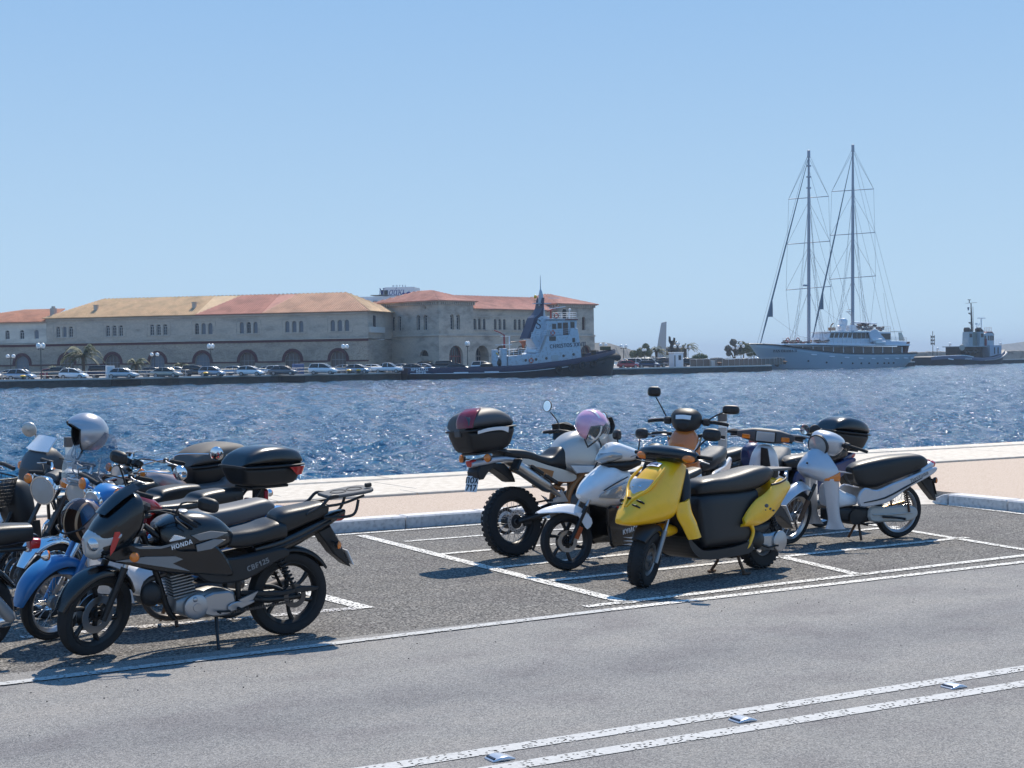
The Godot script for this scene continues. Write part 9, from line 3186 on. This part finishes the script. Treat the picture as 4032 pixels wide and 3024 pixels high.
	for e in [-1.0, 1.0]:
		s.tube([P3(0.82, 0.52, e * 0.06), P3(0.96, 0.44, e * 0.08), P3(0.92, 0.26, e * 0.12), P3(0.5, 0.20, e * 0.17)], 0.02, 8, 4)
		s.lathe([[0, 0.022], [0.06, 0.042], [0.72, 0.045], [0.74, 0.03]], P3(0.5, 0.20, e * 0.17), P3(-1, 0.10, 0), 16)
	part("exhaust", s, M.chrome, t)
	s = Shape.new()
	s.loft([[rx - 0.40, 0.78, rx - 0.40, 0.70, 0.05, 0.05], [rx - 0.47, 0.77, rx - 0.46, 0.70, 0.045, 0.045]], 3, 14, 2)
	part("taillight", s, M.red_lens, t)
	s = Shape.new()
	s.tube([P3(0.55, 0.21, -0.1), P3(0.58, 0.015, -0.22)], 0.013, 8)
	part("side_stand", s, M.chrome, t)
	s = Shape.new()
	for q in [-0.12, 0.12]:
		s.tube([P3(0.90, 1.07, q * 2.2), P3(1.08, 1.10, q), P3(1.10, 0.95, q * 0.4), P3(0.98, 0.75, q * 0.3)], 0.006, 5, 5)
	put(part("cable", s, M.rubber, t), F)
# step through or scooter seen mostly from the front
func stepper(t: Node3D, p: Dictionary) -> void:
	var s: Shape
	var F := steered(P3(1.02, 0.95, 0), 0.42, p.get("steer", 0.2))
	var R: float = p.get("R", 0.265)
	var style: String = p.get("style", "wire")
	wheel(t, "rear_wheel", P3(0, R, 0), R, p.get("tyre", 0.085), R - 0.06, style, Transform3D(), M.steel if style == "wire" else M.frame_black)
	wheel(t, "front_wheel", P3(1.38, R, 0), R, p.get("tyre", 0.085), R - 0.06, style, F, M.steel if style == "wire" else M.frame_black)
	fork_legs(t, P3(1.10, 0.80, 0), P3(1.38, R, 0), 0.085, F, p.get("fork", M.frame_black), p.get("fork", M.frame_black), 0.022, 0.5)
	mudguard(t, P3(1.38, R, 0), R + 0.06, 5, 150, 0.085, p.fender, F, 0.7, 0.5, "front_mudguard")
	s = Shape.new()
	s.loft([[1.17, 0.96, 1.10, 0.62, 0.07, 0.12], [1.11, 0.99, 1.05, 0.55, 0.12, 0.18], [1.04, 1.0, 0.99, 0.50, 0.125, 0.20], [0.96, 0.97, 0.93, 0.55, 0.10, 0.18]], 2.8, 24, 4)
	part("front_shield", s, p.body, t)
	for e in [-1.0, 1.0]:
		s = Shape.new()
		s.sheet([[P3(1.06, 0.66, e * 0.14), P3(1.0, 0.66, e * 0.21), P3(0.93, 0.66, e * 0.2)], [P3(1.05, 0.45, e * 0.16), P3(0.98, 0.45, e * 0.225), P3(0.91, 0.45, e * 0.21)], [P3(1.0, 0.26, e * 0.17), P3(0.94, 0.25, e * 0.22), P3(0.86, 0.24, e * 0.2)]], 0.012, 4)
		part("leg_shield", s, p.get("leg", p.body), t)
		s = Shape.new()
		s.slab(V2([0.58, 0.66, 0.30, 0.70, -0.05, 0.72, -0.36, 0.78, -0.40, 0.72, -0.15, 0.56, 0.15, 0.42, 0.45, 0.36, 0.60, 0.42]), -0.02, 0.02, 0.012, 3)
		var sp := part("side_panel", s, p.get("side", p.body), t)
		sp.transform = Transform3D(Basis(Vector3.UP, -e * 0.06), P3(0, 0, e * 0.14))
		coil_shock(t, P3(0.04, 0.58, e * 0.135), P3(-0.02, R, e * 0.135), 0.026, M.frame_black)
	s = Shape.new()
	s.loft([[0.98, 0.62, 0.98, 0.36, 0.08, 0.12], [0.78, 0.48 if p.get("step", true) else 0.7, 0.78, 0.26, 0.10, 0.16], [0.58, 0.50, 0.56, 0.26, 0.11, 0.16], [0.46, 0.66, 0.44, 0.36, 0.12, 0.14]], 3.0, 20, 4)
	part("tunnel", s, p.get("leg", p.body), t)
	s = Shape.new()
	s.loft([[0.62, 0.78, 0.60, 0.68, 0.07, 0.08], [0.52, 0.825, 0.50, 0.67, 0.12, 0.125], [0.28, 0.845, 0.26, 0.69, 0.14, 0.14], [0.0, 0.87, 0.0, 0.72, 0.14, 0.14], [-0.25, 0.90, -0.24, 0.76, 0.12, 0.12], [-0.34, 0.86, -0.33, 0.79, 0.08, 0.08]], 3.2, 26, 4)
	part("seat", s, p.get("seat", M.vinyl), t)
	s = Shape.new()
	s.loft([[-0.26, 0.80, -0.22, 0.68, 0.11, 0.10], [-0.40, 0.83, -0.36, 0.73, 0.08, 0.07], [-0.48, 0.82, -0.45, 0.77, 0.05, 0.045]], 3.0, 18, 3)
	part("tail_cowl", s, p.get("tail", p.body), t)
	s = Shape.new()
	s.loft([[-0.43, 0.83, -0.40, 0.74, 0.07, 0.06], [-0.50, 0.82, -0.47, 0.76, 0.05, 0.045]], 2.8, 16, 2)
	part("taillight", s, M.red_lens, t)
	s = Shape.new()
	s.loft([[0.72, 0.34, 0.72, 0.18, 0.09, 0.09], [0.5, 0.36, 0.5, 0.17, 0.11, 0.11], [0.2, 0.32, 0.2, 0.2, 0.10, 0.10], [-0.08, R + 0.04, -0.08, R - 0.05, 0.09, 0.09]], 3.0, 18, 3)
	part("engine", s, p.get("engine", M.dark_steel), t)
	s = Shape.new()
	s.slab(V2([-0.18, 0.66, -0.36, 0.70, -0.46, 0.44, -0.40, 0.42, -0.28, 0.56]), -0.06, 0.06, 0.01)
	part("tail_guard", s, M.black_plastic, t)
	s = Shape.new()
	s.tube([P3(0.48, 0.19, -0.05), P3(0.50, 0.015, -0.14)], 0.014, 8)
	s.tube([P3(0.48, 0.19, 0.05), P3(0.50, 0.015, 0.14)], 0.014, 8)
	part("stand", s, M.rust, t)
	for e in [-1.0, 1.0]:
		s = Shape.new()
		s.tube([P3(0.98, 1.06, e * 0.10), P3(0.96, 1.075, e * 0.24), P3(0.90, 1.06, e * 0.38)], 0.017, 10, 2)
		put(part("grip", s, M.rubber, t), F)
		s = Shape.new()
		s.tube([P3(1.02, 1.06, e * 0.20), P3(1.05, 1.06, e * 0.28), P3(1.00, 1.04, e * 0.40)], [0.009, 0.007, 0.006], 7, 3)
		put(part("brake_lever", s, p.get("lever", M.alloy), t), F)
func build_bikes() -> void:
	build_black_bike()
	build_yellow()
	build_kymco()
	build_enduro()
	build_silver_underbone()
	build_left_row()
	build_right_row()
func build_left_row() -> void:
	var s: Shape
	# blue step through behind the black motorcycle
	var t := machine("blue_moped", "blue step through moped with white leg shields, behind the black sport motorcycle", "moped", Vector2(3.80, -11.25), Vector2(2.34, -11.03), 0.05)
	stepper(t, {"body": M.blue_paint, "leg": M.white_paint, "fender": M.blue_paint, "fork": M.blue_paint, "side": M.blue_paint, "seat": M.vinyl_grey, "steer": 0.35, "R": 0.275})
	var F := steered(P3(1.02, 0.95, 0), 0.42, 0.35)
	s = Shape.new()
	s.loft([[1.10, 1.02, 1.09, 0.94, 0.06, 0.06], [1.03, 1.07, 1.03, 0.91, 0.10, 0.09], [0.95, 1.08, 0.94, 0.95, 0.13, 0.10], [0.88, 1.05, 0.87, 0.98, 0.10, 0.08]], 2.4, 20, 3)
	put(part("handlebar_cover", s, M.blue_paint, t), F)
	round_headlight(t, P3(1.10, 0.97, 0), 0.075, P3(1, -0.1, 0), M.chrome, F)
	for e in [-1.0, 1.0]:
		turn_signal(t, P3(1.02, 1.03, e * 0.11), P3(1.04, 1.05, e * 0.19), 0.045, P3(1, 0, e * 0.2), F, M.blue_paint)
	s = Shape.new()
	s.sheet([[P3(1.40, 0.50, -0.06), P3(1.42, 0.53, 0), P3(1.40, 0.50, 0.06)], [P3(1.26, 0.45, -0.085), P3(1.22, 0.50, -0.04), P3(1.22, 0.50, 0.04)], [P3(1.31, 0.28, -0.09), P3(1.26, 0.30, -0.088), P3(1.24, 0.32, -0.08)]], 0.01, 4)
	put(part("fork_cover", s, M.blue_paint, t), F)
	var up := t.transform
	helmet("upturned open helmet with brown lining hung on the blue moped front", up * P3(1.20, 0.84, -0.10), up.basis * Basis(Vector3.UP, 0.5) * Basis(P3(0, 0, 1), 1.0), 0.148, M.taupe, M.brown_lining, M.smoke_glass, M.tan)
	# red roadster with chrome front end, wind shield and gloss top box
	var R2 := Vector2(3.95, -12.5)
	var F2 := Vector2(2.45, -11.95)
	t = machine("red_roadster", "red tank roadster with chrome forks, chrome headlight and tall clear windshield", "motorcycle", R2, F2, 0.04)
	roadster(t, {"tank": M.red_paint, "fork": M.chrome, "fender": M.chrome, "lamp_shell": M.chrome, "seat": M.vinyl, "steer": 0.2, "rear": -0.12, "front": 1.42, "lamp": 0.10})
	F = steered(P3(1.02, 0.92, 0), 0.50, 0.2)
	s = Shape.new()
	s.sheet([[P3(1.20, 1.02, -0.17), P3(1.27, 1.02, 0), P3(1.20, 1.02, 0.17)], [P3(1.12, 1.17, -0.24), P3(1.20, 1.18, 0), P3(1.12, 1.17, 0.24)], [P3(1.02, 1.31, -0.22), P3(1.10, 1.33, 0), P3(1.02, 1.31, 0.22)], [P3(0.96, 1.40, -0.12), P3(1.02, 1.43, 0), P3(0.96, 1.40, 0.12)]], 0.004, 5)
	put(part("windshield", s, M.smoke_glass, t), F)
	for e in [-1.0, 1.0]:
		s = Shape.new()
		s.tube([P3(1.0, 1.0, e * 0.14), P3(1.12, 1.10, e * 0.14), P3(1.10, 1.24, e * 0.13)], 0.007, 7, 3)
		s.ball(P3(1.115, 1.22, e * 0.13), P3(0.014, 0.014, 0.014), 8, 6)
		put(part("shield_stay", s, M.chrome, t), F)
	rear_mirror(t, [P3(0.80, 1.09, -0.26), P3(0.84, 1.14, -0.32), P3(0.70, 1.14, -0.50)], P3(0.66, 1.15, -0.55), Vector2(0.12, 0.12), 0.25, M.chrome, F, true, M.chrome)
	up = t.transform
	helmet("silver grey open face helmet perched over the handlebars of the red roadster", up * P3(1.06, 1.405, 0.05), up.basis * Basis(Vector3.UP, -0.35) * Basis(P3(0, 0, 1), 0.05), 0.158, mat(lin(0.42, 0.42, 0.44), 0.30, 0.5, 0.6), M.frame_black, null)
	var b := luggage("top_box", "gloss black top box with red corner reflector, rightmost box of the left group", R2, F2, P3(-0.68, 1.055, 0), 0.66, 0.34, 0.44, M.black_gloss, M.black_plastic, 0.04)
	for e in [-1.0, 1.0]:
		s = Shape.new()
		s.sheet([[P3(-0.345, -0.015, e * 0.10), P3(-0.325, -0.015, e * 0.185), P3(-0.20, -0.015, e * 0.222), P3(-0.12, -0.015, e * 0.226)], [P3(-0.325, -0.085, e * 0.10), P3(-0.30, -0.085, e * 0.175), P3(-0.22, -0.085, e * 0.208), P3(-0.19, -0.06, e * 0.215)]], 0.01, 4)
		part("red_reflector", s, M.red_lens, b)
	s = Shape.new()
	for e in [-1.0, 1.0]:
		s.tube([P3(-0.30, 0.80, e * 0.10), P3(-0.42, 0.72, e * 0.09), P3(-0.55, 0.80, e * 0.09), P3(-0.62, 0.89, e * 0.08)], 0.012, 8, 4)
	s.box(P3(-0.64, 0.80, 0), P3(0.08, 0.16, 0.10), 0.02)
	part("carrier", s, M.frame_black, t)
	s = Shape.new()
	s.box(P3(-0.70, 0.77, 0), P3(0.04, 0.15, 0.12), 0.02)
	part("taillight", s, M.red_lens, t)
	# chrome lamp roadster further left
	t = machine("black_roadster", "black roadster with big chrome headlight and orange indicator, left of the red roadster", "motorcycle", Vector2(3.78, -13.11), Vector2(2.43, -12.56), 0.05)
	roadster(t, {"tank": M.black_gloss, "fork": M.dark_steel, "slider": M.rubber, "fender": M.black_gloss, "lamp_shell": M.chrome, "seat": M.vinyl, "steer": 0.35, "lamp": 0.115})
	F = steered(P3(1.02, 0.92, 0), 0.50, 0.35)
	s = Shape.new()
	s.loft([[1.12, 1.08, 1.14, 0.98, 0.06, 0.06], [1.02, 1.10, 1.02, 0.98, 0.07, 0.07]], 3.0, 16, 2)
	put(part("instrument_box", s, M.grey_plastic, t), F)
	# taupe tank machine
	t = machine("taupe_motorcycle", "taupe grey tank motorcycle with flat dark seat, behind the red roadster", "motorcycle", Vector2(4.72, -14.25), Vector2(3.27, -13.65), 0.05)
	roadster(t, {"tank": M.taupe, "fork": M.frame_black, "fender": M.black_gloss, "lamp_shell": M.black_gloss, "seat": M.vinyl_grey, "steer": 0.1})
	F = steered(P3(1.02, 0.92, 0), 0.50, 0.1)
	rear_mirror(t, [P3(0.82, 1.10, -0.28), P3(0.80, 1.15, -0.32), P3(0.60, 1.16, -0.50)], P3(0.56, 1.17, -0.56), Vector2(0.13, 0.13), 0.3, M.chrome, F, true, M.chrome)
	# white faired machine at the far left
	t = machine("white_motorcycle", "white faired motorcycle with black mirror and handlebars, farthest back at the left", "motorcycle", Vector2(4.11, -15.08), Vector2(2.71, -14.48), 0.05)
	roadster(t, {"tank": M.white_paint, "fork": M.frame_black, "fender": M.white_paint, "lamp_shell": M.grey_plastic, "seat": M.vinyl, "steer": 0.15, "rise": 0.06})
	F = steered(P3(1.02, 0.92, 0), 0.50, 0.15)
	s = Shape.new()
	s.loft([[1.28, 1.02, 1.26, 0.86, 0.08, 0.09], [1.18, 1.14, 1.14, 0.84, 0.16, 0.17], [1.04, 1.20, 1.0, 0.90, 0.17, 0.19], [0.92, 1.12, 0.90, 0.96, 0.14, 0.17]], 2.6, 22, 4)
	put(part("nose_fairing", s, M.grey_plastic, t), F)
	s = Shape.new()
	s.sheet([[P3(1.14, 1.16, -0.14), P3(1.18, 1.16, 0), P3(1.14, 1.16, 0.14)], [P3(1.02, 1.28, -0.12), P3(1.05, 1.29, 0), P3(1.02, 1.28, 0.12)]], 0.01, 5)
	put(part("wind_deflector", s, M.white_paint, t), F)
	rear_mirror(t, [P3(0.92, 1.10, -0.26), P3(0.93, 1.18, -0.27), P3(0.93, 1.26, -0.27)], P3(0.93, 1.34, -0.27), Vector2(0.075, 0.19), 0.6, M.black_plastic, F)
	rear_mirror(t, [P3(0.92, 1.10, 0.24), P3(0.95, 1.22, 0.22), P3(0.98, 1.30, 0.22)], P3(1.0, 1.31, 0.27), Vector2(0.14, 0.14), 0.5, M.champagne, F, true, M.steel)
	b = luggage("top_box", "dusty dark grey rounded top box, left of the gloss black one in the left group", Vector2(4.72, -14.25), Vector2(3.27, -13.65), P3(0.02, 0.985, 0.12), 0.74, 0.38, 0.46, mat(lin(0.085, 0.08, 0.075), 0.7), M.black_plastic, 0.05, -0.06, 2.8)
	s = Shape.new()
	s.box(P3(-0.34, 0.10, 0.0), P3(0.02, 0.05, 0.20), 0.006, Basis(P3(0, 0, 1), -0.5))
	part("red_reflector", s, M.red_lens, b)
	# moped with a wire basket at the edge
	t = machine("basket_moped", "dark moped with a black wire basket, cut by the left picture edge", "moped", Vector2(3.62, -13.62), Vector2(2.37, -13.22), 0.04)
	stepper(t, {"body": M.frame_black, "leg": M.black_plastic, "fender": M.black_gloss, "steer": 0.2})
	_basket(t)
	# machine mostly outside the frame at the left
	t = machine("edge_motorcycle", "motorcycle mostly outside the left edge, only its rear tyre and silencer showing", "motorcycle", Vector2(1.80, -10.66), Vector2(0.4, -10.52), 0.06)
	roadster(t, {"tank": M.black_gloss, "fork": M.frame_black, "fender": M.black_gloss, "lamp_shell": M.black_gloss, "seat": M.vinyl, "steer": 0.0})
	s = Shape.new()
	s.lathe([[0, 0.02], [0.05, 0.04], [0.42, 0.045], [0.45, 0.03]], P3(0.05, 0.62, -0.19), P3(-0.62, -0.78, 0), 18)
	part("silencer", s, M.cast_grey, t)
func _basket(t: Node3D) -> void:
	var F := steered(P3(1.02, 0.95, 0), 0.42, 0.2)
	var s := Shape.new()
	var c := P3(1.28, 0.80, 0)
	for j in 9:
		var y := j / 8.0
		var p := []
		for k in 25:
			var a := TAU * k / 24
			var sx := signf(cos(a)) * pow(absf(cos(a)), 0.5)
			var sz := signf(sin(a)) * pow(absf(sin(a)), 0.5)
			p.append(c + P3(sx * lerpf(0.11, 0.15, y), y * 0.24, sz * lerpf(0.14, 0.19, y)))
		s.tube(p, 0.007 if j == 8 else 0.0022, 5)
	for k in 44:
		var a := TAU * k / 44
		var sx := signf(cos(a)) * pow(absf(cos(a)), 0.5)
		var sz := signf(sin(a)) * pow(absf(sin(a)), 0.5)
		for e in [-1.0, 1.0]:
			var a2: float = a + e * 0.3
			var tx := signf(cos(a2)) * pow(absf(cos(a2)), 0.5)
			var tz := signf(sin(a2)) * pow(absf(sin(a2)), 0.5)
			s.tube([c + P3(sx * 0.11, 0, sz * 0.14), c + P3(tx * 0.15, 0.24, tz * 0.19)], 0.002, 4)
	for k in 9:
		s.tube([c + P3(-0.11, 0, -0.13 + k * 0.0325), c + P3(0.11, 0, -0.13 + k * 0.0325)], 0.002, 4)
	put(part("wire_basket", s, M.frame_black, t), F)
func build_right_row() -> void:
	var s: Shape
	# orange maxi scooter turned to the camera
	var t := machine("orange_scooter", "orange and white scooter with black handlebar head, behind the yellow scooter", "scooter", Vector2(9.98, -13.52), Vector2(8.93, -12.68), 0.03)
	t.scale = P3(1.0, 1.065, 1.0)
	stepper(t, {"body": M.orange_paint, "leg": M.black_plastic, "fender": M.orange_paint, "side": M.white_paint, "tail": M.white_paint, "seat": M.vinyl, "steer": 0.05, "R": 0.25, "tyre": 0.12, "style": "5"})
	var F := steered(P3(1.02, 0.95, 0), 0.42, 0.05)
	s = Shape.new()
	s.loft([[1.20, 1.02, 1.17, 0.80, 0.08, 0.10], [1.14, 1.10, 1.10, 0.74, 0.14, 0.17], [1.06, 1.14, 1.02, 0.76, 0.15, 0.18], [0.98, 1.12, 0.96, 0.84, 0.12, 0.15]], 2.7, 24, 4)
	var sh := part("upper_shield", s, M.orange_paint, t)
	for e in [-1.0, 1.0]:
		for k in 3:
			s = Shape.new()
			s.sheet([[P3(1.185 - k * 0.035, 0.86 + k * 0.03, e * (0.105 + 0.025 * k)), P3(1.18 - k * 0.035, 0.885 + k * 0.03, e * (0.105 + 0.025 * k))], [P3(1.10 - k * 0.03, 1.0 + k * 0.03, e * (0.168 + 0.006 * k)), P3(1.095 - k * 0.03, 1.025 + k * 0.03, e * (0.166 + 0.006 * k))]], 0.006, 3)
			part("stripe", s, [M.white_flat, M.gold_paint, M.frame_black][k], sh)
	text_part("X", 0.10, M.white_flat, sh, Transform3D(Basis(Vector3.UP, PI / 2.0) * Basis(P3(1, 0, 0), -0.5), P3(1.192, 0.98, 0.03)), "Droid Sans", true)
	s = Shape.new()
	s.loft([[1.18, 1.20, 1.17, 1.13, 0.06, 0.06], [1.13, 1.29, 1.11, 1.10, 0.13, 0.11], [1.02, 1.33, 1.0, 1.10, 0.17, 0.15], [0.92, 1.28, 0.90, 1.14, 0.14, 0.13]], 2.4, 24, 4)
	var hd := put(part("handlebar_head", s, M.black_plastic, t), F)
	s = Shape.new()
	s.sheet([[P3(1.165, 1.225, -0.075), P3(1.185, 1.23, 0), P3(1.165, 1.225, 0.075)], [P3(1.145, 1.262, -0.08), P3(1.162, 1.268, 0), P3(1.145, 1.262, 0.08)]], 0.006, 4)
	part("sticker", s, M.white_flat, hd)
	for e in [-1.0, 1.0]:
		s = Shape.new()
		s.tube([P3(0.98, 1.20, e * 0.15), P3(0.95, 1.20, e * 0.28), P3(0.92, 1.18, e * 0.42)], 0.018, 10, 2)
		put(part("grip", s, M.rubber, t), F)
		s = Shape.new()
		s.box(P3(0.98, 1.20, e * 0.20), P3(0.06, 0.07, 0.08), 0.015)
		put(part("switch_block", s, M.black_plastic, t), F)
	rear_mirror(t, [P3(0.98, 1.24, 0.22), P3(0.99, 1.34, 0.28), P3(1.0, 1.42, 0.33)], P3(1.0, 1.47, 0.35), Vector2(0.14, 0.10), 0.2, M.black_plastic, F)
	rear_mirror(t, [P3(0.98, 1.22, -0.22), P3(0.98, 1.27, -0.30), P3(0.98, 1.30, -0.37)], P3(0.98, 1.33, -0.45), Vector2(0.18, 0.09), 0.2, M.black_plastic, F)
	# old grey headed scooter with white shield
	t = machine("white_scooter", "old white scooter with grey square headlight unit turned towards the road", "scooter", Vector2(11.05, -13.75), Vector2(10.10, -12.85), 0.06)
	stepper(t, {"body": M.white_paint, "leg": M.white_paint, "fender": M.white_paint, "seat": M.vinyl, "steer": 0.1, "R": 0.24, "tyre": 0.10, "style": "5"})
	F = steered(P3(1.02, 0.95, 0), 0.42, 0.1)
	s = Shape.new()
	s.x = Transform3D(Basis(Vector3.UP, PI / 2.0), P3(1.08, 1.09, 0))
	s.loft([[-0.30, 0.03, -0.30, -0.03, 0.03, 0.03], [-0.20, 0.055, -0.20, -0.055, 0.06, 0.055], [-0.10, 0.075, -0.10, -0.075, 0.085, 0.08], [0.10, 0.075, 0.10, -0.075, 0.085, 0.08], [0.20, 0.055, 0.20, -0.055, 0.06, 0.055], [0.30, 0.03, 0.30, -0.03, 0.03, 0.03]], 4.0, 22, 3)
	hd = put(part("handlebar_head", s, M.grey_plastic, t), F)
	s = Shape.new()
	s.box(P3(1.155, 1.085, 0), P3(0.04, 0.13, 0.22), 0.012)
	part("headlight_frame", s, M.black_plastic, hd)
	s = Shape.new()
	s.box(P3(1.176, 1.085, 0), P3(0.014, 0.10, 0.19), 0.005)
	part("headlight", s, M.lens, hd)
	for e in [-1.0, 1.0]:
		s = Shape.new()
		s.box(P3(1.135, 1.07, e * 0.205), P3(0.03, 0.05, 0.09), 0.008, Basis(Vector3.UP, e * -0.3))
		part("turn_signal", s, M.amber, hd)
		s = Shape.new()
		s.tube([P3(1.06, 1.10, e * 0.28), P3(1.04, 1.10, e * 0.41)], 0.018, 10)
		put(part("grip", s, M.rubber, t), F)
	rear_mirror(t, [P3(1.08, 1.12, -0.24), P3(1.07, 1.18, -0.26), P3(1.04, 1.19, -0.44)], P3(1.03, 1.19, -0.50), Vector2(0.13, 0.12), 0.3, M.black_plastic, F, true, M.steel)
	s = Shape.new()
	s.sheet([[P3(1.19, 0.96, -0.05), P3(1.19, 0.97, 0.02)], [P3(1.165, 0.80, -0.08), P3(1.17, 0.80, 0.02)], [P3(1.135, 0.66, -0.10), P3(1.14, 0.66, 0.02)]], 0.03, 3)
	part("shield_grille", s, M.frame_black, t)
	# dark machine with red tipped tail
	t = machine("dark_moped", "dark moped whose long black seat and pink red tail show behind the white scooter", "moped", Vector2(10.62, -14.12), Vector2(9.32, -13.92), 0.03)
	stepper(t, {"body": M.frame_black, "leg": M.black_plastic, "fender": M.frame_black, "tail": M.white_paint, "seat": M.vinyl, "steer": 0.2})
	s = Shape.new()
	s.loft([[-0.46, 1.0, -0.46, 0.90, 0.05, 0.06], [-0.56, 1.03, -0.54, 0.95, 0.045, 0.045], [-0.64, 1.04, -0.62, 0.99, 0.03, 0.03]], 2.6, 14, 3)
	part("tail_spoiler", s, M.red_paint, t)
	# blue black machine that carries a top box
	var R4 := Vector2(11.45, -13.42)
	var F4 := Vector2(10.12, -13.30)
	t = machine("navy_moped", "navy and black moped with long black seat, behind the silver step through moped", "moped", R4, F4, 0.04)
	stepper(t, {"body": M.navy_paint, "leg": M.black_plastic, "fender": M.black_gloss, "seat": M.vinyl, "steer": 0.3})
	luggage("top_box", "black ridged top box behind the silver moped handlebars", R4, F4, P3(-0.32, 1.06, 0), 0.56, 0.36, 0.42, M.black_gloss, M.black_plastic, 0.04, 0.12)
func build_small() -> void:
	var s: Shape
	# two light bollards at the water's edge
	for q in [[4.98, -21.3, "grey light bollard with dark cap on the sea wall at the left"], [16.03, -21.3, "grey light bollard with dark cap on the sea wall behind the orange scooter"]]:
		var t := thing("light_bollard", q[2], "bollard", P3(q[0], 0.17, q[1]), 0.0, "light bollards on the sea wall")
		s = Shape.new()
		s.lathe([[0, 0.08], [0.55, 0.08], [0.55, 0.01]], Vector3.ZERO, Vector3.UP, 24)
		part("post", s, mat(lin(0.22, 0.23, 0.24), 0.5), t)
		s = Shape.new()
		s.lathe([[0.55, 0.072], [0.66, 0.072]], Vector3.ZERO, Vector3.UP, 24)
		part("glass_collar", s, mat(lin(0.55, 0.60, 0.62), 0.15), t)
		s = Shape.new()
		s.lathe([[0.66, 0.01], [0.66, 0.083], [0.79, 0.083], [0.795, 0.076], [0.795, 0.01]], Vector3.ZERO, Vector3.UP, 24)
		part("cap", s, mat(lin(0.05, 0.05, 0.055), 0.5), t)
	# reflective studs along the double line
	for q in [[3.55, "road stud nearest the bottom centre between the double lines"], [5.02, "road stud in the middle of the three between the double lines"], [6.55, "road stud farthest right between the double lines"]]:
		var t := thing("road_stud", q[1], "road stud", P3(q[0], 0.0, -6.525), 0.0, "road studs between the double lines")
		s = Shape.new()
		s.loft([[-0.06, 0.008, -0.06, 0.0, 0.045, 0.05], [-0.02, 0.022, -0.03, 0.0, 0.05, 0.055], [0.02, 0.022, 0.03, 0.0, 0.05, 0.055], [0.06, 0.008, 0.06, 0.0, 0.045, 0.05]], 5.0, 18, 2)
		part("casing", s, mat(lin(0.62, 0.63, 0.66), 0.25, 0.6), t)
		s = Shape.new()
		s.box(P3(-0.048, 0.013, 0), P3(0.012, 0.010, 0.08), 0.002, Basis(P3(0, 0, 1), 0.5))
		part("reflector", s, mat(lin(0.05, 0.05, 0.06), 0.2), t)
	# grit and crumbs on the road edge
	var rng := RandomNumberGenerator.new()
	rng.seed = 71
	s = Shape.new()
	for k in 300:
		var x := rng.randf_range(-1.0, 16.0)
		var z: float = -9.6 + rng.randfn(0.0, 0.45) if k % 4 else rng.randf_range(-15.6, -7.0)
		var r := rng.randf_range(0.002, 0.006)
		s.ball(P3(x, r * 0.5, z), P3(r, r * 0.6, r * rng.randf_range(0.6, 1.4)), 5, 4)
	var g := part("road_grit", s, mat(lin(0.04, 0.038, 0.035), 0.9))
	tag(g, "scattered dark grit along the seam between road and parking", "grit", "", "stuff")
